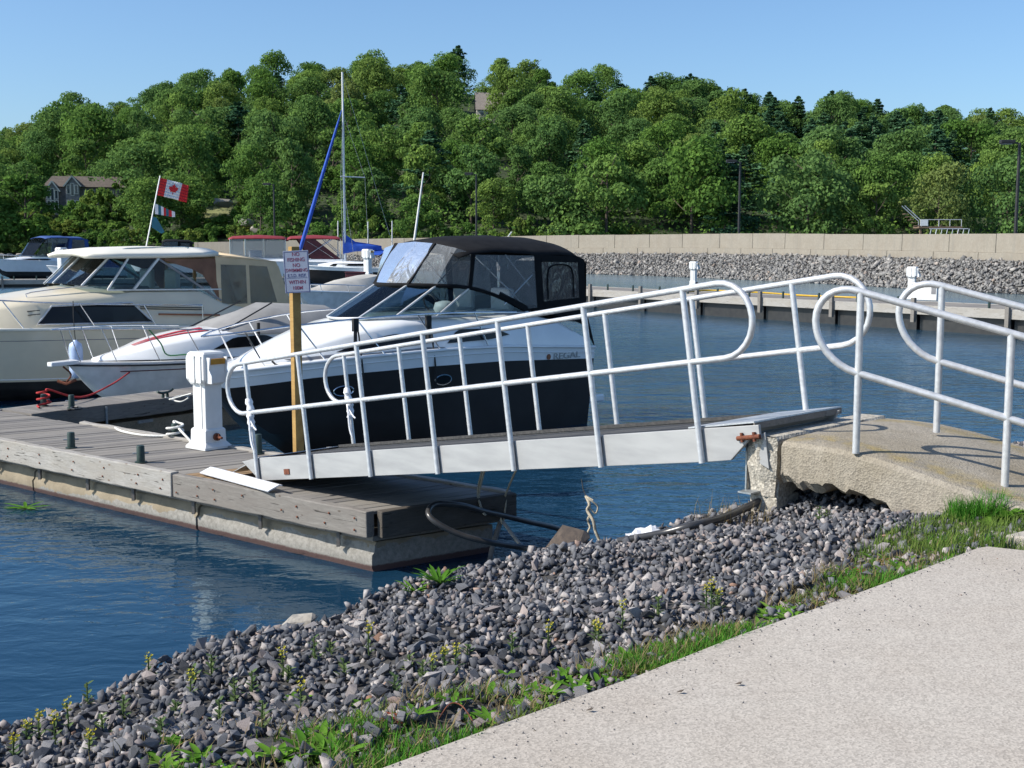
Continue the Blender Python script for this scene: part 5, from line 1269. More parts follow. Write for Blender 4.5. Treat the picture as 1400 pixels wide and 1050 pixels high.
# windscreen and side glass
ws0 = [(4.6, 1.20, 2.32), (5.08, .95, 2.42), (5.25, .45, 2.45), (5.3, 0, 2.46)]; ws1 = [(4.05, 1.14, 3.02), (4.38, .92, 3.06), (4.5, .45, 3.10), (4.55, 0, 3.12)]
A_, B_ = both_rows(ws0), both_rows(ws1)
for k in range(len(A_) - 1):
    b = MB(); b.plate([A_[k], A_[k + 1], B_[k + 1], B_[k]], .006); b.build('windscreen_pane', M['glass'], cr)
for k in (0, 1, 3, 5, 6):
    b = MB(); b.bar(A_[k], B_[k], .04, .04); b.build('windscreen_post', M['alu'], cr)
for sg_ in (1, -1):
    def Y(p): return Vector((p[0], p[1] * sg_, p[2]))
    b = MB(); b.plate([Y(p) for p in ((4.58, 1.21, 2.33), (4.03, 1.15, 3.02), (3.33, 1.17, 3.0), (3.98, 1.24, 2.33))], .006); b.build('side_pane', M['glass'], cr)
    b = MB(); b.plate([Y(p) for p in ((3.98, 1.24, 2.33), (3.33, 1.17, 3.0), (2.5, 1.22, 2.60), (2.25, 1.25, 2.30))], .006); b.build('side_pane', M['glass'], cr)
    b = MB(); b.bar(Y((4.0, 1.25, 2.32)), Y((3.32, 1.18, 3.02)), .06, .05); b.build('side_post', M['alu'], cr)
    b = MB(); b.bar(Y((4.62, 1.245, 2.32)), Y((1.75, 1.27, 2.27)), .03, .03); b.build('side_post', M['alu'], cr)
    b = MB(); b.bar(Y((3.32, 1.19, 3.0)), Y((1.75, 1.26, 2.0)), .035, .05); b.build('side_post', M['grey_trim'], cr)
    b = MB(); b.plate([Y(p) for p in ((3.25, 1.185, 2.99), (1.82, 1.20, 3.0), (1.80, 1.26, 2.02), (2.22, 1.245, 2.62), (2.5, 1.22, 2.76))], .008); b.build('brown_curtain', M['brown_canvas'], cr)
    # aft tan canvas with two windows
    for pts in (((1.86, 1.21, 3.10), (.16, 1.22, 2.92), (.08, 1.22, 2.78), (1.84, 1.215, 2.86)), ((1.84, 1.215, 2.9), (1.72, 1.22, 2.88), (1.74, 1.27, 1.62), (1.86, 1.27, 1.62)), ((1.02, 1.22, 2.84), (.93, 1.22, 2.84), (.93, 1.26, 1.8), (1.02, 1.26, 1.8)), ((1.80, 1.27, 1.90), (-.22, 1.27, 1.92), (-.28, 1.29, 1.62), (1.80, 1.28, 1.58)), ((.42, 1.22, 2.84), (.08, 1.22, 2.8), (-.22, 1.27, 1.90), (.16, 1.262, 1.90))):
        b = MB(); b.plate([Y(p) for p in pts], .01); b.build('canvas_panel', M['tan_canvas' if pts[0][2] > 2.85 and pts[1][0] < 1 else 'brown_canvas'] if False else M['tan_canvas'], cr)
    b = MB(); b.plate([Y(p) for p in ((1.72, 1.218, 2.86), (1.02, 1.22, 2.84), (1.02, 1.258, 1.90), (1.74, 1.262, 1.90))], .005); b.build('clear_window', M['vinyl_clear'], cr)
    b = MB(); b.plate([Y(p) for p in ((.93, 1.22, 2.84), (.42, 1.22, 2.82), (.16, 1.258, 1.90), (.93, 1.258, 1.90))], .005); b.build('clear_window', M['vinyl_clear'], cr)
ht = [(4.98, .9, 3.06, 3.12), (4.85, 1.12, 3.06, 3.17), (4.3, 1.2, 3.06, 3.22), (3.2, 1.24, 3.06, 3.25), (2.2, 1.25, 3.08, 3.23), (1.78, 1.25, 3.10, 3.22)]
bimini(cr, 'hard_top', ht, 2.6, 'cream_light', .09)
bimini(cr, 'aft_canvas', [(1.80, 1.24, 3.06, 3.20), (1.0, 1.24, 2.99, 3.10), (.3, 1.23, 2.92, 3.0), (.1, 1.22, 2.80, 2.88), (-.22, 1.27, 1.92, 2.0), (-.28, 1.28, 1.62, 1.66)], 3, 'tan_canvas', .015)
b = MB(); b.box((3.9, 0, 2.2), (.9, 2.0, .36)); b.build('dashboard', M['grey_trim'], cr, bevel=.05)
for y_ in (.6, -.6):
    b = MB(); b.box((2.9, y_, 2.05), (.5, .55, .5)); b.box((2.65, y_, 2.45), (.14, .55, .6)); b.build('seat', M['white_vinyl'], cr, bevel=.05)
rail(cr, [(2.4, 1.48, 1.92), (4.0, 1.50, 1.98), (5.6, 1.47, 2.06), (7.2, 1.25, 2.18), (8.6, .75, 2.32), (9.8, .05, 2.45)], [((2.4, 1.48, 1.92), (2.4, 1.50, 1.42)), ((3.9, 1.50, 1.98), (3.6, 1.51, 1.46)), ((5.4, 1.475, 2.05), (5.05, 1.49, 1.50)), ((7.0, 1.28, 2.17), (6.6, 1.38, 1.56)), ((8.4, .83, 2.3), (8.0, 1.0, 1.64))], .016)
tubes(cr, 'roof_rail', [curve([(3.9, .75, 3.17), (3.85, .75, 3.24), (2.4, .75, 3.27), (2.35, .75, 3.2)], 3), curve([(3.9, -.75, 3.17), (3.85, -.75, 3.24), (2.4, -.75, 3.27), (2.35, -.75, 3.2)], 3)], .014, 'chrome')
tubes(cr, 'deck_rail', [curve([(6.3, .9, 2.2), (6.2, .9, 2.3), (4.9, 1.0, 2.42), (4.8, 1.0, 2.36)], 3)], .014, 'chrome')
# flag staff with flag and pennants
sx0 = Vector((2.99, 0, 3.22)); sx1 = Vector((2.55, 0, 4.96)); fs = tubes(cr, 'flag_staff', [[sx0, sx1]], .017, 'white_plastic')
fd = (sx1 - sx0).normalized(); f0_ = sx1 - fd * .05; fx = (Vector((1.89, 0, 4.80)) - Vector((2.57, 0, 4.91))).normalized(); fl = .80; fh = .42
b = MB(); NX, NZ = 16, 6
for i in range(NX):
    b.cur = 0 if (i < 4 or i >= 12) else 1
    for j in range(NZ):
        def fpnt(i_, j_): return f0_ + fx * (fl * i_ / NX) - fd * (fh * j_ / NZ) + Vector((0, .035 * math.sin(i_ * .75 + j_ * .25) * i_ / NX, -.03 * (i_ / NX) ** 2))
        b.poly([fpnt(i, j), fpnt(i + 1, j), fpnt(i + 1, j + 1), fpnt(i, j + 1)])
flg = b.build('flag', [M['flag_red'], M['flag_white']], fs, smooth=80, solid=.004)
leafh = [(0, 1), (.13, .72), (.28, .80), (.22, .38), (.42, .58), (.48, .46), (.74, .50), (.66, .28), (.78, .20), (.40, -.14), (.46, -.30), (.05, -.24), (.06, -.62)]
leafp = leafh + [(-x, z) for x, z in leafh[:0:-1]]
for sg_ in (1, -1):
    b = MB(); pts = []
    for x, z in leafp: pts.append(f0_ + fx * (fl * .5 + x * .155) - fd * (fh * .5 - z * .16 + .01) + Vector((0, sg_ * .012 + .035 * math.sin((8 + x * 3.1) * .75 + .75) * .5, -.008)))
    cpt = sum(pts, Vector()) / len(pts)
    for k in range(len(pts)): b.poly([cpt, pts[k], pts[(k + 1) % len(pts)]])
    b.build('maple_leaf', M['flag_red'], flg)
g0 = sx1 - fd * .66; b = MB()
for k in range(7):
    b.cur = (0, 1, 0, 2, 1, 2, 0)[k]; x0_, x1_ = k * .075, (k + 1) * .075
    b.poly([g0 + fx * x0_ + Vector((0, .02 * math.sin(k), -.02 - .20 * x0_)), g0 + fx * x1_ + Vector((0, .02 * math.sin(k + 1), -.02 - .20 * x1_)), g0 + fx * x1_ + Vector((0, .02 * math.sin(k + 1), -.27 + .05 * x1_)), g0 + fx * x0_ + Vector((0, .02 * math.sin(k), -.27 + .02 * x0_))])
b.build('pennant', [M['flag_white'], M['flag_teal'], M['flag_red']], fs, solid=.004)
g1 = sx1 - fd * 1.0; b = MB(); b.plate([g1, g1 + Vector((-.10, .02, -.02)), g1 + Vector((-.30, .03, -.36)), g1 + Vector((-.22, .02, -.40)), g1 + Vector((.02, 0, -.25))], .004); b.build('pennant', M['flag_teal'], fs)

# ---- small white boat with the grey cover
ru = boat_root('runabout', 'small white open-bow boat with grey cover and red bow stripes', -4.1, 27.9, 45)
RZ = [(0, .98), (3, 1.02), (5, 1.04), (6.25, 1.08)]; RB_ = [(0, .90), (3, .93), (5, .95), (6.25, 1.0)]
h3 = Hull(6.25, 2.2, RZ, RB_, .40, 2.0, .84, -.35, .62, .95, .5); h3.bands(ru, (M['gel_old'], M['gel'])); h3.rub(ru, M['black_rubber'], .018, dz=-.06)
b = MB()
for sg_ in (1, -1): b.tube([(x, sg_ * (h3.line(x, .87)[1] + .004), .87) for x in h3.xs(20)[:-4]], .010, 6)
b.build('pinstripe', M['maroon'], ru, smooth=60)
h3.deck(ru, M['gel'], .03)
b = MB(); b.prism([(6.1, .16, 1.12), (6.1, -.16, 1.12), (6.62, -.10, 1.10), (6.66, 0, 1.10), (6.62, .10, 1.10)][::-1], .08); b.build('bow_pulpit', M['gel'], ru, bevel=.015)
RTAB = [(5.7, .18, 1.08, .12, 1.12, .02), (5.2, .45, 1.08, .34, 1.20, .05), (4.6, .68, 1.07, .56, 1.36, .08), (4.0, .84, 1.06, .70, 1.47, .09), (3.4, .92, 1.05, .80, 1.54, .09), (2.8, .96, 1.05, .86, 1.58, .06), (1.5, .98, 1.04, .90, 1.56, .04), (.2, .98, 1.02, .92, 1.50, .02)]
trunk_cabin(ru, RTAB[::-1], M['gel'])
hug(ru, 'side_window', side_fn(RTAB), [(3.6, 1.22), (2.5, 1.24), (2.0, 1.32), (2.4, 1.46), (3.1, 1.44)], 'dark_glass')
for y0_, y1_ in ((.12, .20), (.30, .37)):
    b = MB(); rows = []
    for x in np.linspace(3.5, 4.95, 10):
        zt = float(np.interp(x, [r[0] for r in RTAB[::-1]], [r[4] + r[5] for r in RTAB[::-1]])); wt_ = float(np.interp(x, [r[0] for r in RTAB[::-1]], [r[3] for r in RTAB[::-1]])); cr_ = float(np.interp(x, [r[0] for r in RTAB[::-1]], [r[5] for r in RTAB[::-1]]))
        k_ = (5.4 - x) / 2
        rows.append([(x, y * k_ * 1.6, zt + .018 - cr_ * min(1, (abs(y * k_ * 1.6) / wt_)) ** 1.5 * .9) for y in (y0_, y1_)])
    b.loft(rows); b.build('red_stripe', M['red_vinyl'], ru, solid=.006)
b = MB(); b.loft([[(x, -y, z) for y, z in ((-w, zb_), (-w * .96, zb_ + .05), (-w * .62, zb_ + (zt_ - zb_) * .72), (0, zt_), (w * .62, zb_ + (zt_ - zb_) * .72), (w * .96, zb_ + .05), (w, zb_))] for x, w, zb_, zt_ in ((3.35, .70, 1.50, 1.60), (2.95, .90, 1.50, 1.78), (2.0, .97, 1.48, 2.09), (1.2, .99, 1.46, 2.04), (.2, .99, 1.42, 1.97), (-.05, .97, 1.30, 1.78), (-.12, .96, 1.05, 1.10))]); b.build('boat_cover', M['grey_canvas'], ru, smooth=40)
tubes(ru, 'windscreen_edge', [[(3.38, .70, 1.51), (2.0, .60, 2.10)], [(3.38, -.70, 1.51), (2.0, -.60, 2.10)]], .016, 'black_rubber')
rail(ru, [(3.3, .98, 1.60), (4.3, .88, 1.66), (5.2, .62, 1.70), (6.0, .34, 1.72), (6.55, .02, 1.72)], [((4.2, .89, 1.655), (3.9, .97, 1.05)), ((5.0, .69, 1.69), (4.75, .80, 1.06)), ((5.75, .42, 1.71), (5.5, .50, 1.07)), ((6.3, .18, 1.72), (6.1, .22, 1.09))], .012)
b = MB(); b.tube(curve([(6.35, .0, 1.0), (6.2, 0, .84), (6.3, 0, .70)], 3), .018, 6); b.tube([(6.42, -.12, .72), (6.3, 0, .66), (6.16, .12, .74)], .03, 6); b.build('anchor', M['rust'], ru, smooth=50)
b = MB(); b.tube(curve([(4.9, .66, 1.68), (4.7, .75, 1.4), (4.55, .72, 1.16), (4.2, .80, 1.15), (3.7, .90, 1.13)], 4), .014, 6); b.build('green_line', M['rope_green'], ru, smooth=60)
b = MB(); b.cyl((2.6, .985, 1.5), (2.6, .99, 1.72), .035); b.tube([(2.6, .99, 1.7), (2.6, 1.02, 1.2)], .02, 6); b.build('rolled_line', M['rope_black'], ru)
# ---- pale fender hung from the cream boat
fp_ = at(103, 466, 25.4)
t = thing('fender', 'pale blue cylindrical fender hanging on the side of the cream boat', 'fender', (fp_.x, fp_.y, fp_.z - .78))
b = MB(); b.lathe([(.03, -.0), (.10, .03), (.135, .10), (.14, .2), (.14, .62), (.12, .72), (.05, .77), (.035, .80)], n=18); b.build('body', M['fender'], t, 50)
b = MB(); b.tube([(0, 0, .79), (-.02, .0, 1.25), (-.05, .1, 1.6)], .010, 6); b.build('line', M['rope_black'], t)

# ---- boats farther off
def far_boat(name, label, bow_px, stern_px, Yb, Ys, B, zsh, wl_z, hullm, sidem, builder, group=None):
    pb, ps = at(*bow_px, Yb), at(*stern_px, Ys)
    d = Vector((pb.x - ps.x, pb.y - ps.y)); L_ = d.length
    t = thing(name, label, 'boat', (ps.x, ps.y, 0), math.atan2(d.y, d.x), group)
    hh = Hull(L_, B, [(0, zsh * .92), (L_ * .6, zsh), (L_, zsh * 1.15)], [(0, wl_z), (L_, wl_z * 1.4)], .45, 2.2, .86, -.5, .62, .95, .5)
    hh.bands(t, (M[hullm], M[sidem])); hh.rub(t, M['gel'], .04); hh.deck(t, M['gel'], .06); builder(t, hh, L_); return t
def cruiser(canvas, cz_, ws=.55, hw=.42, clear='vinyl', zt=None):
    def f(t, hh, L_):
        B = hh.B; z0 = interp(hh.zs, L_ * .5)
        trunk_cabin(t, [(L_ * .02, B * .42, z0 * .95, B * .40, z0 + .25, .0), (L_ * .5, B * .42, z0, B * .38, z0 + .42, .05), (L_ * .66, B * .36, z0, B * .30, z0 + .42, .08), (L_ * .82, B * .22, z0, B * .16, z0 + .25, .05), (L_ * .93, B * .06, z0 + .02, B * .04, z0 + .1, .0)], M['gel'])
        panel(t, 'side_window', [(L_ * .78, B * .27, z0 + .12), (L_ * .5, B * .42, z0 + .10), (L_ * .46, B * .42, z0 + .18), (L_ * .5, B * .415, z0 + .27), (L_ * .68, B * .34, z0 + .27)], 'dark_glass', .05, True)
        zl, zc_ = z0 + .42, cz_
        for sg_ in (1, -1):
            for pts, mt in ((((L_ * .62, B * .36, zl), (L_ * .52, B * .36, zc_ - .5), (L_ * .30, B * .39, zc_ - .5), (L_ * .30, B * .40, zl)), 'glass' if canvas != 'red_canvas' else clear), (((L_ * .52, B * .36, zc_ - .5), (L_ * .46, B * .36, zc_), (L_ * .26, B * .38, zc_), (L_ * .28, B * .39, zc_ - .5)), clear)):
                b = MB(); b.plate([(x, y * sg_, z) for x, y, z in pts], .02); b.build('clear_panel', M[mt], t)
            b = MB(); b.plate([(x, y * sg_, z) for x, y, z in ((L_ * .28, B * .395, zl), (L_ * .25, B * .39, zc_), (L_ * .05, B * .39, zc_ - .1), (L_ * .02, B * .40, zl - .1))], .03); b.build('side_curtain', M[canvas if clear != 'vinyl_open' else canvas], t)
            b = MB(); b.plate([(x, (y + .02) * sg_, z) for x, y, z in ((L_ * .24, B * .395, zl + .2), (L_ * .22, B * .39, zc_ - .15), (L_ * .09, B * .39, zc_ - .2), (L_ * .08, B * .40, zl + .2))], .03); b.build('smoked_window', M['vinyl_dark'], t)
            for k in (.50, .40, .29): tubes(t, 'frame_post', [[(L_ * k, B * .38 * sg_, zl), (L_ * (k - .02), B * .37 * sg_, zc_)]], .03, 'black_rubber' if canvas != 'red_canvas' else 'chrome')
        b = MB(); b.plate([(L_ * .64, B * .3, zl), (L_ * .64, -B * .3, zl), (L_ * .53, -B * .34, zc_ - .5), (L_ * .53, B * .34, zc_ - .5)], .02); b.build('windscreen_pane', M['glass'], t)
        bimini(t, 'canopy', [(L_ * .50, B * .36, zc_ - .12, zc_ + .05), (L_ * .44, B * .38, zc_, zc_ + .2), (L_ * .28, B * .39, zc_, zc_ + .22), (L_ * .26, B * .39, zc_ - .03, zc_ + .16), (L_ * .10, B * .39, zc_ - .05, zc_ + .15), (L_ * .03, B * .39, zc_ - .3, zc_ - .1)], 2.5, canvas, .04)
        rail(t, [(L_ * .5, B * .44, z0 + .5), (L_ * .75, B * .36, z0 + .6), (L_ * .98, .05, z0 + .8)], [((L_ * .6, B * .42, z0 + .55), (L_ * .59, B * .43, z0)), ((L_ * .8, B * .30, z0 + .64), (L_ * .79, B * .31, z0))], .02)
    return f
far_boat('cabin_cruiser', 'white cruiser with blue canvas top at the far left dock', (-14, 366), (116, 372), 122, 132, 3.3, 1.75, .55, 'antifoul', 'gel', cruiser('navy_canvas', 4.1, clear='vinyl_dark'))
def open_boat(cover, h_):
    def f(t, hh, L_):
        z0 = interp(hh.zs, L_ * .5); B = hh.B
        trunk_cabin(t, [(L_ * .55, B * .36, z0, B * .3, z0 + .3, .05), (L_ * .75, B * .26, z0, B * .2, z0 + .25, .05), (L_ * .92, B * .06, z0, B * .04, z0 + .1, 0)], M['gel'])
        b = MB(); b.plate([(L_ * .58, B * .34, z0 + .3), (L_ * .58, -B * .34, z0 + .3), (L_ * .48, -B * .36, z0 + .8), (L_ * .48, B * .36, z0 + .8)], .02); b.build('windscreen_pane', M['glass'], t)
        b = MB(); b.loft([[(x, -y, z) for y, z in ((-w, zb_), (-w * .7, zb_ + (zt_ - zb_) * .75), (0, zt_), (w * .7, zb_ + (zt_ - zb_) * .75), (w, zb_))] for x, w, zb_, zt_ in ((L_ * .57, B * .40, z0 + .05, z0 + .25), (L_ * .45, B * .45, z0 + .05, z0 + h_), (L_ * .2, B * .45, z0, z0 + h_ * .85), (0, B * .42, z0 - .05, z0 + .1))]); b.build('boat_cover', M[cover], t, smooth=40)
        b = MB(); b.plate([(L_ * .8, B * .405, z0 - .25), (L_ * .3, B * .49, z0 - .25), (L_ * .35, B * .495, z0 - .12), (L_ * .7, B * .45, z0 - .12)], .03); b.build('side_graphic', M['dark_glass'], t)
    return f
far_boat('runabout', 'small white runabout between the far left pedestal and the cream boat', (64, 372), (172, 372), 116, 119, 2.3, 1.25, .45, 'antifoul', 'gel', open_boat('navy_canvas', .9))
far_boat('cabin_cruiser', 'dark topped boat peeping over the cream hard top right of the flag staff', (176, 372), (268, 372), 128, 130, 2.8, 1.5, .5, 'antifoul', 'gel', cruiser('black_canvas', 3.75, clear='vinyl_dark'))
def red_top(t, hh, L_):
    z0 = interp(hh.zs, L_ * .5); B = hh.B; zc_ = 3.95
    trunk_cabin(t, [(L_ * .02, B * .42, z0 * .95, B * .40, z0 + .2, .0), (L_ * .6, B * .42, z0, B * .38, z0 + .35, .05), (L_ * .75, B * .36, z0, B * .30, z0 + .35, .08), (L_ * .88, B * .2, z0, B * .16, z0 + .2, .05), (L_ * .96, B * .06, z0 + .02, B * .04, z0 + .1, .0)], M['gel'])
    for x0_, x1_ in ((.40, .80), (.03, .41)):
        bimini(t, 'canopy', [(L_ * x1_, B * .38, zc_ - .12, zc_ + .02), (L_ * (x1_ - .03), B * .39, zc_ - .02, zc_ + .22), (L_ * (x0_ + x1_) / 2, B * .40, zc_, zc_ + .34), (L_ * (x0_ + .04), B * .40, zc_ - .04, zc_ + .22), (L_ * x0_, B * .40, zc_ - .22, zc_ + .05)], 2.5, 'red_canvas', .05)
    for sg_ in (1, -1):
        for xa, xb in ((.79, .70), (.69, .57), (.56, .42)):
            b = MB(); b.plate([(L_ * xa, B * .39 * sg_, z0 + .3), (L_ * xa, B * .385 * sg_, zc_ - .08), (L_ * xb, B * .39 * sg_, zc_ - .04), (L_ * xb, B * .395 * sg_, z0 + .3)], .02); b.build('clear_panel', M['vinyl'], t)
        b = MB(); b.plate([(L_ * .34, B * .395 * sg_, zc_ - .05), (L_ * .22, B * .395 * sg_, zc_ - .05), (L_ * .05, B * .40 * sg_, z0 + .2), (L_ * .25, B * .40 * sg_, z0 + .2)], .03); b.build('side_curtain', M['maroon'], t)
        for k, dk in ((.79, 0), (.69, 0), (.565, 0), (.42, 0), (.10, .2), (.3, -.2), (.05, 0), (.02, .14)): tubes(t, 'frame_post', [[(L_ * k, B * .40 * sg_, z0 + .3), (L_ * (k + dk), B * .39 * sg_, zc_ - .02)]], .035, 'chrome')
    b = MB(); b.box((L_ * .62, 0, z0 + .6), (1.2, .9, .8)); b.build('helm_seat', M['white_vinyl'], t, bevel=.1)
far_boat('cabin_cruiser', 'white cruiser under a long dark red canvas top', (272, 372), (474, 372), 114, 117, 3.6, 1.9, .5, 'gel', 'gel', red_top)
# covered grey boat between the cream one and the black one
def covered(t, hh, L_):
    z0 = interp(hh.zs, L_ * .5); B = hh.B
    b = MB(); b.loft([[(x, -y, z) for y, z in ((-w, zb_), (-w * .9, zb_ + .1), (-w * .5, zt_ - .06), (0, zt_), (w * .5, zt_ - .06), (w * .9, zb_ + .1), (w, zb_))] for x, w, zb_, zt_ in ((L_ * .97, .06, z0 + .12, z0 + .2), (L_ * .85, B * .26, z0 + .06, z0 + .32), (L_ * .62, B * .43, z0 + .02, z0 + .62), (L_ * .4, B * .48, z0, z0 + .80), (L_ * .1, B * .48, z0 - .05, z0 + .6), (0, B * .46, z0 - .1, z0 + .15))]); b.build('boat_cover', M['beige_canvas'], t, smooth=40)
    rail(t, [(L_ * .62, B * .47, z0 + .32), (L_ * .8, B * .36, z0 + .42), (L_ * .97, .1, z0 + .48), (L_ * .99, .0, z0 + .48)], [((L_ * .75, B * .40, z0 + .4), (L_ * .74, B * .41, z0)), ((L_ * .9, B * .2, z0 + .46), (L_ * .89, B * .22, z0))], .022)
    b = MB(); b.box((L_ * 1.0, 0, z0 + .1), (.5, .14, .08)); b.build('bow_roller', M['chrome'], t, bevel=.01)
far_boat('runabout', 'covered grey boat moored between the cream boat and the black boat', (408, 428), (560, 428), 52, 60, 2.5, 1.22, .45, 'gel_old', 'gel_old', covered)
# sailboat
def sloop(t, hh, L_):
    z0 = interp(hh.zs, L_ * .5); B = hh.B; xm = L_ * .52
    trunk_cabin(t, [(L_ * .28, B * .34, z0, B * .3, z0 + .42, .06), (L_ * .6, B * .32, z0, B * .27, z0 + .5, .08), (L_ * .78, B * .18, z0, B * .12, z0 + .25, .05)], M['gel'])
    panel(t, 'cabin_window', [(L_ * .68, B * .275, z0 + .14), (L_ * .32, B * .345, z0 + .14), (L_ * .32, B * .315, z0 + .34), (L_ * .64, B * .28, z0 + .34)], 'dark_glass', .05, True)
    HM = 18.0; b = MB(); b.tube([(xm, 0, z0 + .3), (xm, 0, HM)], [.11, .08], 8); b.build('mast', M['white_plastic'], t, 60)
    tubes(t, 'spreader', [[(xm + .3, .4, 9.2), (xm - 1.9, -.9, 9.2)]], .05, 'white_plastic')
    tubes(t, 'shroud', [[(xm - 2.2, -1.2, z0), (xm - 1.9, -.9, 9.2), (xm, 0, 14.6)], [(xm + .3, 1.3, z0), (xm + .3, .4, 9.2), (xm, 0, 14.6)]] + [[(0, 0, z0), (xm, 0, HM - .1)], [(xm + .3, .6, z0), (xm, .1, 7.8)], [(xm - .8, .8, z0 + .1), (xm, .1, 8.0)]], .014, 'galv', 5)
    fst, fbt = Vector((xm + .1, 0, 14.8)), Vector((L_ * .985, 0, z0 + .35)); b = MB()
    b.tube([fbt.lerp(fst, k / 10) for k in range(11)], [.10, .15, .17, .17, .16, .15, .14, .13, .11, .09, .04], 8); b.build('furled_jib', M['blue_canvas'], t, 60)
    b = MB(); b.tube([(xm, 0, 3.1), (L_ * .16, 0, 3.0)], .07, 8); b.build('boom', M['alu'], t, 60)
    b = MB(); b.loft([[(x, -y, z) for y, z in ((-w, zb_), (-w, zb_ + .35), (0, zt_), (w, zb_ + .35), (w, zb_), (0, zb_ - .1), (-w, zb_))] for x, w, zb_, zt_ in ((xm + .16, .17, 2.65, 4.6), (xm - .15, .2, 2.75, 4.2), (xm - .9, .24, 2.9, 3.65), (L_ * .3, .22, 2.95, 3.5), (L_ * .17, .12, 2.95, 3.25))]); b.build('sail_cover', M['blue_canvas'], t, smooth=50)
    b = MB(); b.tube([(L_ * .02, k, z0 + .9) for k in (-.9, 0, .9)], .03, 6); b.build('stern_rail', M['chrome'], t)
    b = MB(); b.loft([[(x, -y, z) for y, z in ((-w, zb_), (0, zt_), (w, zb_))] for x, w, zb_, zt_ in ((L_ * .34, .9, 2.5, 2.9), (L_ * .12, .9, 2.5, 2.95), (L_ * .02, .85, 2.3, 2.7))]); b.build('dodger', M['blue_canvas'], t, smooth=50)
far_boat('sailboat', 'white sailboat with tall mast, blue furled jib and blue boom cover', (403, 384), (546, 384), 106, 108, 2.8, 1.45, .95, 'black_hull', 'gel', sloop)
def pole_thing(name, u, v0, v1, Yd, r, label, mat, cat='pole', group=None):
    p0, p1 = at(u, v0, Yd), at(u + (0 if isinstance(mat, str) else 0), v1, Yd); b = MB(); b.tube([p0, p1], r, 6); return tag(b.build(name, M[mat], smooth=60), label, cat, group)
for u in (462, 503, 536): pole_thing('flag_pole', u, 372, 303 if u == 503 else 302, 118, .05, 'thin white pole standing among the sailboats left of the black canopy', 'white_plastic', 'pole', 'thin white poles among the far boats')
# small boat on shore beyond the wall
def console(t, hh, L_):
    b = MB(); b.box((L_ * .5, 0, 2.2), (1.2, 1.0, 1.6)); b.build('console', M['gel'], t, bevel=.1)
    tubes(t, 'ladder', [[(L_ * .9, .3, 2.0), (L_ * .45, .3, 5.4)], [(L_ * .9, -.3, 2.0), (L_ * .45, -.3, 5.4)]] + [[(L_ * (.9 - .45 * k), .3, 2.0 + 3.4 * k), (L_ * (.9 - .45 * k), -.3, 2.0 + 3.4 * k)] for k in (.2, .4, .6, .8)], .06, 'alu')
p = at(668, 330, 190)
far_boat('work_boat', 'white boat with a ladder frame showing over the wall behind the black canopy', (672, 350), (722, 350), 186, 187, 2.2, 2.9, 2.0, 'gel', 'gel', console)

# ------------------------------------------------------------------ far docks
def float_dock(p0, p1, w, label, bays=8, z=.55, side=1):
    p0 = Vector((p0.x, p0.y, 0)); p1 = Vector((p1.x, p1.y, 0)); d = p1 - p0; L_ = d.length
    t = thing('floating_dock', label, 'dock', p0, math.atan2(d.y, d.x))
    n = int(L_ / .6)
    pmx = None; b = MB(); b.box((0, 0, 0), (.585, w - .3, .05)); pmx = b.mesh('plank', M['deck_wood'])
    for k in range(n): link('plank', pmx, t, (.3 + k * .6, side * w / 2, z))
    for k in range(bays):
        x0, x1 = L_ * k / bays + .02, L_ * (k + 1) / bays - .02
        for yy in (.07, w - .07):
            b = MB(); b.box(((x0 + x1) / 2, side * yy, z - .14), (x1 - x0, .14, .36)); b.build('edge_beam', M['beam_wood'], t, bevel=.01)
        b = MB(); b.box(((x0 + x1) / 2, side * w / 2, (z - .4) / 2), (x1 - x0 - .1, w - .5, z)); b.build('float', M['antifoul'], t, bevel=.03)
    for k in range(bays * 2):
        b = MB(); b.cyl((L_ * (k + .5) / (bays * 2), side * .3, z), (L_ * (k + .5) / (bays * 2), side * .3, z + .34), .05, n=8); b.build('bollard_post', M['green_iron'], t)
    for k in range(bays + 1):
        b = MB(); b.box((L_ * k / bays, -side * .07, z - .15), (.16, .14, .95)); b.build('fender_post', M['beam_dark'], t)
    return t
rd0, rd1 = on(690, 391, .95), on(1530, 432, .95)
rd = float_dock(rd0, rd1, 3.2, 'long pale floating dock across the basin behind the railings', 9, .95)
float_dock(on(-60, 384, .55), on(300, 381, .55), 3.4, 'floating dock on the far left behind the cream boat', 6)
float_dock(on(300, 381, .55), on(545, 378, .55), 3.2, 'floating dock between the sign and the black boat windscreen', 5)
for u, v, s_, lb in ((948, 391, 1.0, 'white power pedestal on the far dock behind the gangway railing'), (1246, 409, 1.0, 'white power pedestal beside a white box on the far dock')):
    p = on(u, v, .98); pedestal((p.x, p.y, .98), R(-30), lb, 1.1, True)
p = on(85, 377, .58); pedestal((p.x, p.y, .58), R(-30), 'white power pedestal on the dock at the far left', 2.0, True)
p = on(503, 380, .58); pedestal((p.x, p.y, .58), R(-30), 'white power pedestal just left of the black boat canopy', 1.9, True)
p = on(1268, 411, .98); t = thing('dock_box', 'white storage box beside a pedestal on the far dock', 'box', (p.x, p.y, .98), R(-50))
b = MB(); b.box((0, 0, .35), (1.2, .6, .66)); b.build('body', M['white_plastic'], t, bevel=.03)
b = MB(); b.box((0, 0, .72), (1.26, .66, .08)); b.build('lid', M['white_plastic'], t, bevel=.03)
b = MB(); b.box((.45, -.31, .45), (.2, .02, .3)); b.build('meter_panel', M['grey_trim'], t)
p = on(486, 382, .58); t = thing('dock_box', 'dark red box on the dock left of the far white pedestal', 'box', (p.x, p.y, .58), 0)
b = MB(); b.box((0, 0, .3), (1.55, .7, .5)); b.build('body', M['maroon'], t, bevel=.03)
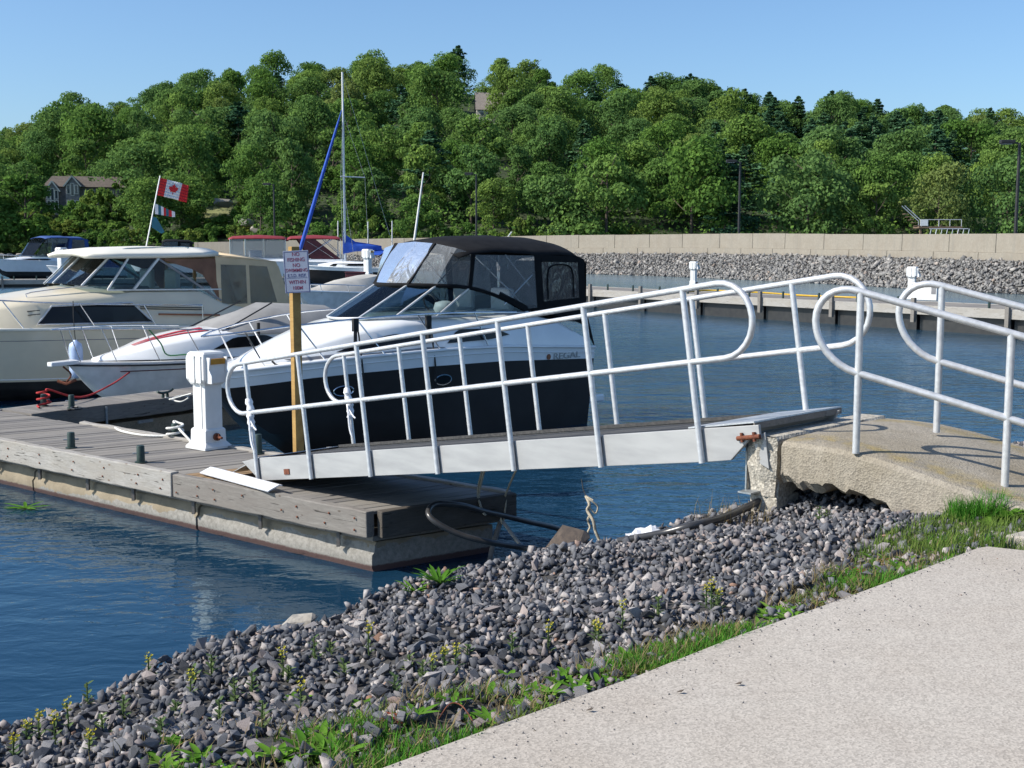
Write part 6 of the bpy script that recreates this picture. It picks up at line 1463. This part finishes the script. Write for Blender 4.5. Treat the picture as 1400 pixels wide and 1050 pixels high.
b = MB(); b.box((0, 0, .58), (1.65, .8, .08)); b.build('lid', M['maroon'], t, bevel=.03)
rope('hose', [on(935, 399, 1.02), on(970, 397, 1.02), on(1040, 400, 1.02), on(1100, 404, 1.02), on(1180, 407, 1.02)], .04, 'yellow_hose', 'yellow hose lying along the far dock behind the railings', 'hose')

# ------------------------------------------------------------------ boat steps on the far shore at the right
p = at(1262, 318, 215); t = thing('shore_stairs', 'wooden stairs and landing on the far shore beyond the wall', 'stairs', (p.x, p.y, p.z - 3), 0)
b = MB(); b.box((2.5, 0, 3.9), (7.5, 3, .3)); b.box((-.8, -1.0, 2), (.3, .3, 4)); b.box((5.8, -1.0, 2), (.3, .3, 4)); b.build('landing', M['treated_dark'], t)
b = MB()
for k in range(5): b.box((-1.2 - .5 * k, 0, 4.2 + .5 * k), (.55, 1.6, .1))
b.build('step', M['treated_dark'], t)
for yy in (-.8, .8): tubes(t, 'stair_rail', [[(-.6, yy, 4.0), (-.6, yy, 5.0), (-3.6, yy, 7.6)]], .07, 'alu')
tubes(t, 'guard_rail', [[(.3, -1.4, 5.2), (6.1, -1.4, 5.2)]] + [[(x_, -1.4, 4.0), (x_, -1.4, 5.2)] for x_ in (.3, 2.2, 4.1, 6.1)], .06, 'alu')
b = MB(); b.box((-.4, -1.5, 4.7), (1.3, .1, 1.1)); b.build('notice_board', M['white_plastic'], t)
p = at(1280, 322, 205); t = thing('walkway', 'low metal walkway railing beside the shore stairs', 'walkway', (p.x, p.y, p.z - 1.5), 0)
b = MB(); b.box((1.8, 0, .9), (6.5, 1.4, .2)); b.build('deck', M['alu_sheet'], t)
tubes(t, 'railing', [[(-1.4, -.7, 2.6), (5.0, -.7, 2.6)]] + [[(-1.4 + .9 * k, -.7, 1), (-1.4 + .9 * k + .3, -.7, 2.6)] for k in range(8)], .07, 'alu')
def tarp(t, hh, L_):
    b = MB(); b.loft([[(x, -y, z) for y, z in ((-w, 3), (0, zt_), (w, 3))] for x, w, zt_ in ((L_ * .95, .1, 3.4), (L_ * .6, .9, 4.5), (L_ * .1, .9, 4.0))]); b.build('boat_cover', M['gel'], t, smooth=50)
far_boat('runabout', 'white covered boat on the far shore right of the walkway railing', (1338, 335), (1300, 335), 204, 204, 2.0, 3.0, 2.2, 'gel', 'gel', tarp)

# ------------------------------------------------------------------ pipe, ropes and odds on the bank
rope('water_pipe', [on(748, 757, .72), at(731, 751, 12.2), at(667, 741, 12.05), at(624, 729, 12.0), at(592, 711, 12.0), at(586, 698, 12.1), at(598, 689, 12.25), at(631, 691, 12.42), at(661, 699, 12.62), at(689, 705, 12.85), at(721, 713, 13.1), at(753, 720, 13.4), at(775, 727, 13.6)], .030, 'pipe_black', 'black water pipe looping out from the bank in front of the dock end', 'pipe', 8, None, 10)
def bank_pt(u, v, lift=.0):        # where the sight line meets the bank
    d = ray(u, v); best = None
    for Yd in np.arange(3.0, 16.0, .02):
        p = Vector((0, 0, EYE)) + d * (Yd / d.y)
        if p.z <= gz(p.x, p.y) + lift: return p
    return Vector((0, 0, EYE)) + d * (9.5 / d.y)
pA, pB = bank_pt(905, 739), bank_pt(950, 731); pA.z += .03; pB.z += .05; pC = at(990, 707, bank_pt(990, 722).y); pD = at(1036, 686, bank_pt(1030, 715).y + .25)
rope('water_pipe', [pA + Vector((-.30, .05, -.05)), pA + Vector((0, 0, .02)), pB + Vector((0, 0, .02)), pC, pD, pD + Vector((.4, .2, .15))], .028, 'pipe_black', 'black water pipe rising from the stones to the concrete pillar', 'pipe', 8, None, 10)
# ropes holding the loop of pipe below the gangway
fz = lambda a: GO + gp(a, GWD - .045, BT)
rope('hanging_rope', [GO + gp(2.5, GWD - .05, BT), at(655, 675, 12.75), at(660, 699, 12.60), at(664, 704, 12.62), at(659, 697, 12.6), at(653, 672, 12.75), GO + gp(2.46, GWD - .05, BT)], .011, 'rope_tan', 'tan rope sling hanging from the gangway round the black pipe, the left one', 'rope', 5)
rope('hanging_rope', [GO + gp(3.0, GWD - .05, BT), at(690, 680, 12.9), at(685, 708, 12.83), at(688, 714, 12.84), at(692, 683, 12.9)], .011, 'rope_tan', 'tan rope hanging from the gangway beside the wooden stakes, the right one', 'rope', 5)
for k, (pts, mt, lb) in enumerate(((((684, 714, 12.9), (672, 752, 12.7), (668, 776, 12.6)), 'beam_dark', 'dark leaning stake in the water at the end of the dock'), (((688, 714, 12.8), (702, 733, 12.6), (717, 752, 12.4)), 'beam_wood', 'pale stick slanting from the rope down to the bank'))):
    b = MB(); b.tube([at(*p) for p in pts], .028 - .008 * k, 7); tag(b.build('stake', M[mt], smooth=60), lb, 'stake')
for u, v0, v1 in ((663, 706, 790), (661, 712, 800)):
    pass
fr = [at(795, 655, 10.25), at(797, 668, 10.15), at(801, 678, 10.1), at(806, 690, 10.05), at(803, 698, 10.05), at(811, 712, 10.0), at(814, 726, 10.0), at(820, 741, 10.0), at(821, 756, 9.95)]
t = thing('hanging_rope', 'frayed tan rope with loose knot standing above the stones by the water', 'rope', fr[0])
b = MB(); b.tube(curve([p - fr[0] for p in fr[2:]], 5), .013, 6)
b.tube(curve([fr[4] + Vector((.012, 0, 0)) - fr[0] + Vector((.01 * math.sin(k * 2), .01 * math.cos(k * 2), -.035 * k)) for k in range(7)], 3), .009, 5); b.build('strand', M['rope_tan'], t, 60)
b = MB(); b.tube(curve([fr[2] - fr[0], at(806, 683, 10.05) - fr[0], at(817, 692, 10.05) - fr[0], at(814, 702, 10.05) - fr[0], at(806, 694, 10.05) - fr[0]], 4), .007, 5); b.tube([fr[2] - fr[0], at(811, 684, 10.05) - fr[0]], .006, 5); b.build('frayed_loop', M['rope_tan'], t, 60)
b = MB(); b.tube([(0, 0, .0), fr[1] - fr[0], fr[2] - fr[0]], .004, 4); b.build('thin_line', M['rope_black'], t)
# white plastic bag caught on the stones
bp = bank_pt(890, 737); b = MB(); rows = []
for i in range(11):
    row = []
    for j in range(14):
        a = 2 * math.pi * j / 13; r_ = .15 * math.sin(math.pi * (i + .4) / 10.8) * (1 + .35 * math.sin(a * 3 + i) * .5 + .2 * math.sin(a * 7 + i * 2) * .5)
        row.append((bp.x - .18 + .36 * i / 10, bp.y + r_ * .6 * math.cos(a), bp.z + .02 + max(-.03, r_ * .42 * math.sin(a)) + .015 * math.sin(i * 2.1 + a * 2)))
    rows.append(row)
b.loft(rows); tag(b.build('plastic_bag', M['bag'], smooth=25), 'crumpled white plastic bag caught on the stones at the water edge', 'bag')
M['brown_rock'] = surf('brownish granite', (.27, .20, .145), (.17, .13, .10), 9, .9, 0, .01, 40)
def big_stone(u, v, s3, rz, label, mat='boulder', k=0):
    p = bank_pt(u, v); o = link('boulder', rock_meshes[k].copy(), None, (p.x, p.y, p.z + s3[2] * .15)); o.data.materials[0] = M[mat]; o.scale = s3; o.rotation_euler = (.15, -.35, rz); tag(o, label, 'rock')
big_stone(775, 750, (.34, .24, .30), .5, 'brownish rock standing at the water edge beside the black pipe', 'brown_rock', 3)
big_stone(82, 943, (.20, .13, .17), .3, 'pale pointed rock at the water edge on the left', 'boulder', 5)
big_stone(404, 862, (.26, .20, .14), .9, 'pale flat rock at the water edge with dry grass around it', 'shore_rock', 9)

# ------------------------------------------------------------------ grass and weeds
def blades(n, su, hmin, hmax, wid, lean=.5):
    """su: (N,2) root points; two-segment blades"""
    P = np.stack([su[:, 0], su[:, 1], bank_z(*sd(su[:, 0], su[:, 1])) - .01], -1)
    a = rng.uniform(0, 6.283, n); hgt = rng.uniform(hmin, hmax, n); w = wid * rng.uniform(.6, 1.4, n); ln = hgt * rng.uniform(.1, lean, n)
    dx = np.stack([np.cos(a), np.sin(a), np.zeros(n)], -1); sx_ = np.stack([-np.sin(a), np.cos(a), np.zeros(n)], -1)
    m = P + dx * (ln * .35)[:, None] + np.array([0, 0, 1]) * (hgt * .6)[:, None]; tp = P + dx * ln[:, None] + np.array([0, 0, 1]) * hgt[:, None]
    V = np.stack([P - sx_ * w[:, None] * .5, P + sx_ * w[:, None] * .5, m + sx_ * w[:, None] * .4, m - sx_ * w[:, None] * .4, tp], 1)
    base = 5 * np.arange(n)[:, None]
    F = np.concatenate([base + np.array([[0, 1, 2]]), base + np.array([[0, 2, 3]]), base + np.array([[3, 2, 4]])])
    return V.reshape(-1, 3), F, np.repeat(rng.uniform(0, 1, n), 5)
def strip(n, s0, s1, d0, d1fun, clump=.0):
    s_ = rng.uniform(s0, s1, n); dmax = d1fun(s_); q = rng.uniform(0, 1, n) ** 1.6; d_ = d0 + (dmax - d0) * q
    if clump:
        k = np.sin(s_ * 7.3) * np.sin(s_ * 3.1 + 1) + np.sin(d_ * 9 + s_ * 4) * .5; keep = k > clump; s_, d_ = s_[keep], d_[keep]
    x, y = xy(s_, d_); return np.stack([x, y], -1)
width = gw_
P = strip(17000, -3.0, 4.5, .015, width, -.15); V, F, T = blades(len(P), P, .02, .075, .005, 1.1)
tag(link('dry_grass', mesh_np('dry_grass', V, F, M['grass'], T), bank), kind='stuff')
P = strip(17000, -3.0, 4.5, .0, lambda s_: width(s_) * .85, .30); V, F, T = blades(len(P), P, .03, .085, .006, .9)
tag(link('green_grass', mesh_np('green_grass', V, F, M['grass_green'], T), bank), kind='stuff')
P = np.stack(xy(rng.uniform(4.0, 5.6, 6500), rng.uniform(-.7, .72, 6500)), -1); s_, d_ = sd(P[:, 0], P[:, 1])
P = P[~((s_ < 4.2) & (d_ < .01)) & ~((P[:, 1] < 6.66 + (2.6 - P[:, 0]) * .52) & (P[:, 0] > 2.5)) & ~in_slab(P[:, 0], P[:, 1])]
V, F, T = blades(len(P), P, .04, .12, .005, .8); tag(link('dry_grass', mesh_np('dry_grass', V, F, M['grass'], T), bank), kind='stuff')
M['straw'] = leaf_mat('dead straw', [(0, (.22, .17, .095)), (1, (.26, .21, .12))], .3)
P = strip(6500, -2.5, 4.5, .05, lambda s_: width(s_) * 1.25, -.5); V, F, T = blades(len(P), P, .03, .10, .004, 1.6)
tag(link('dead_straw', mesh_np('dead_straw', V, F, M['straw'], T), bank), kind='stuff')

def tuft(u, v, n, rad, h0, h1, wid, mat, label, name='grass_tuft', cat='grass'):
    p = bank_pt(u, v); a = rng.uniform(0, 6.283, n); r_ = rad * np.sqrt(rng.uniform(0, 1, n)); P = np.stack([p.x + r_ * np.cos(a), p.y + r_ * np.sin(a)], -1)
    V, F, T = blades(n, P, h0, h1, wid, .8); return tag(link(name, mesh_np(name, V, F, M[mat], T)), label, cat)
# grit and tiny chips kicked onto the path edge
n = 420; s_ = rng.uniform(-1, 4.1, n); d_ = -.02 - .5 * rng.uniform(0, 1, n) ** 3; x_, y_ = xy(s_, d_); P = np.stack([x_, y_, np.full(n, 1.657)], -1)
V, F, T = rubble(P, rng.uniform(.004, .011, n)); tag(link('grit', mesh_np('grit', V, F, M['stone_bed'], T), bank), kind='stuff')
tuft(1335, 708, 1100, .18, .07, .19, .005, 'grass_green', 'thick green grass tuft beside the concrete ramp')
tuft(405, 858, 160, .16, .06, .20, .004, 'straw', 'dry grass tuft at the water edge near the dock corner', 'dry_tuft')
tuft(1000, 718, 130, .30, .06, .22, .004, 'straw', 'dry stalks at the water edge left of the concrete pillar', 'dry_tuft')
def leafy(loc, n, L_, w, mat, label, cat='weed', up=.7, stem=0, fl=0, group=None, name='leafy_weed', seed=0):
    r_ = random.Random(seed); t = thing(name, label, cat, loc, r_.uniform(0, 6.28), group); b = MB(); st = []
    for k in range(n):
        a = k * 2.4 + r_.uniform(-.3, .3); el = up * r_.uniform(.5, 1.3); l = L_ * r_.uniform(.6, 1.15); z0 = stem * (k / max(1, n - 1)) if stem else 0
        if stem: l *= 1 - .5 * k / n
        dx = Vector((math.cos(a), math.sin(a), 0)); sxv = Vector((-math.sin(a), math.cos(a), 0)); prev = None; rows = []
        for j in range(5):
            q = j / 4; e_ = el * (1 - .75 * q); p_ = dx * (l * q * math.cos(el * .6)) + Vector((0, 0, z0 + l * (math.sin(el) * q - .45 * q * q * math.sin(el)))); ww = w * (.25 + math.sin(math.pi * min(1, q * .85 + .12)) * .9) * (0.05 if j == 4 else 1)
            rows.append([p_ - sxv * ww, p_ + Vector((0, 0, -ww * .35)), p_ + sxv * ww])
        b.loft(rows)
    me = b.mesh('leaves', M[mat], 80); a_ = me.attributes.new('tint', 'FLOAT', 'POINT'); vals = np.repeat([r_.uniform(.2, .8) for _ in range(n)], 15); a_.data.foreach_set('value', np.array(vals, np.float32)); link('leaves', me, t)
    if stem:
        s = MB(); s.tube([(0, 0, -.02), (.004, .003, stem * .5), (0, 0, stem + .01)], .0035, 5); s.build('stem', M['grey_weed'], t)
    if fl:
        f = MB()
        for k in range(fl):
            a = k * 2.4; z = stem * (.82 + .42 * k / fl); r0 = .012 + .004 * (k % 2); c = Vector((r0 * math.cos(a), r0 * math.sin(a), z))
            for q in range(4):
                f.poly([c, c + Vector((.009 * math.cos(a + q * 1.57), .009 * math.sin(a + q * 1.57), .006)), c + Vector((.008 * math.cos(a + q * 1.57 + .8), .008 * math.sin(a + q * 1.57 + .8), .009))])
        f.build('flowers', M['petal'], t)
    return t
leafy(bank_pt(600, 800), 22, .20, .011, 'weed_leaf', 'bright green long-leaved plant at the water edge beside the dock shadow', up=1.0, seed=1)
leafy(bank_pt(566, 811), 12, .13, .009, 'weed_leaf', 'small bright green plant left of the larger long-leaved one', up=1.0, seed=2)
for k, (u, v, L_) in enumerate(((1372, 712, .17), (1392, 706, .17), (1356, 722, .12))):
    leafy(bank_pt(u, v), 22, L_, .018, 'weed_leaf', ('broad leafy green weed right of the grass tuft by the ramp', 'broad leafy green weed at the right edge by the ramp', 'small leafy weed just in front of the grass tuft by the ramp')[k], up=.9, seed=10 + k)
p = bank_pt(30, 700); leafy(on(35, 694, .01), 9, .30, .02, 'weed_leaf', 'green water weed floating by the dock on the left', up=.18, seed=30)
yellow = [(38, 1018), (55, 1012), (76, 1022), (93, 1010), (124, 1034), (204, 930), (386, 928), (505, 900), (592, 925), (607, 922), (624, 926), (750, 900), (813, 876), (818, 886), (850, 862), (972, 838), (982, 832), (965, 832), (262, 962), (412, 985), (20, 1040)]
for k, (u, v) in enumerate(yellow):
    leafy(bank_pt(u, v), 11, .05, .006, 'grey_weed', 'slim weed with yellow flower spike growing among the stones', 'weed', .8, .08 + .02 * (k % 4), 9, 'yellow flowering weeds among the stones', 'flowering_weed', 40 + k)
grey = [(265, 935), (290, 925), (430, 905), (452, 900), (470, 930), (345, 955), (240, 985), (300, 990), (360, 1000), (560, 920), (578, 935), (700, 900), (640, 905), (980, 840), (1120, 715), (1130, 712), (170, 985), (120, 970), (395, 935), (540, 955), (900, 850), (255, 888), (140, 1010), (320, 965), (220, 1010)]
for k, (u, v) in enumerate(grey):
    leafy(bank_pt(u, v), 14, .06, .007, 'grey_weed', 'small grey green weed growing among the stones', 'weed', 1.0, .07 + .02 * (k % 3), 0, 'grey green weeds among the stones', 'stone_weed', 80 + k)
green = [(420, 1030, .16), (440, 1018, .14), (460, 1036, .17), (490, 1030, .13), (380, 1040, .15), (405, 960, .10), (500, 968, .09), (695, 930, .11), (670, 952, .10), (720, 958, .09), (780, 930, .10), (800, 925, .11), (820, 915, .09), (855, 905, .11), (870, 912, .12), (885, 900, .10), (905, 890, .08), (1050, 845, .08), (1230, 778, .12), (1245, 772, .12), (1160, 800, .07), (1175, 770, .07), (240, 1020, .10), (600, 1015, .08), (640, 985, .07), (560, 1000, .08), (520, 1010, .07), (340, 1042, .09), (765, 935, .1), (740, 950, .09)]
for k, (u, v, L_) in enumerate(green):
    leafy(bank_pt(u, v), 11, L_ * .8, .013, 'weed_leaf', 'low bright green weed in the grass strip along the path', 'weed', .75, 0, 0, 'green weeds along the path edge', 'leafy_weed', 120 + k)
for k in range(130):
    s_ = rng.uniform(-.9, 4.6); d_ = rng.uniform(.03, float(gw_(s_)) * .95); x_, y_ = xy(s_, d_)
    leafy((x_, y_, gz(x_, y_)), 9, rng.uniform(.045, .10), .010, 'weed_leaf', 'low bright green weed in the grass strip along the path', 'weed', .6, 0, 0, 'green weeds along the path edge', 'leafy_weed', 300 + k)
red = [(1195, 778), (1215, 770), (1180, 785), (1050, 795), (1060, 790), (545, 985)]
M['red_weed'] = leaf_mat('reddish weed leaves', [(0, (.22, .05, .035)), (1, (.28, .09, .05))], .3)
for k, (u, v) in enumerate(red):
    leafy(bank_pt(u, v), 16, .07, .007, 'red_weed', 'low reddish weed lying between the stones near the path', 'weed', .5, 0, 0, 'reddish weeds near the path', 'red_weed', 160 + k)
q = [bank_pt(600, 990), bank_pt(615, 984), bank_pt(632, 987), bank_pt(648, 996)]
rope('creeper_vine', [q[0] + Vector((0, 0, .02)), q[1] + Vector((0, 0, .06)), q[2] + Vector((0, 0, .06)), q[3] + Vector((0, 0, .02))], .0028, 'rust', 'thin red stem arching over the grass at the path edge', 'stem', 5, None, 6)
for k, (u, v) in enumerate(((806, 971), (1010, 935), (930, 946))):
    p = on(u, v, 1.662); b = MB(); b.plate([p + Vector((-.012, 0, 0)), p + Vector((.004, -.008, .004)), p + Vector((.014, .002, .008)), p + Vector((.002, .010, .003))], .002); tag(b.build('fallen_leaf', M['bark']), 'tiny dark fallen leaf lying on the concrete path', 'leaf', 'fallen leaves on the path')
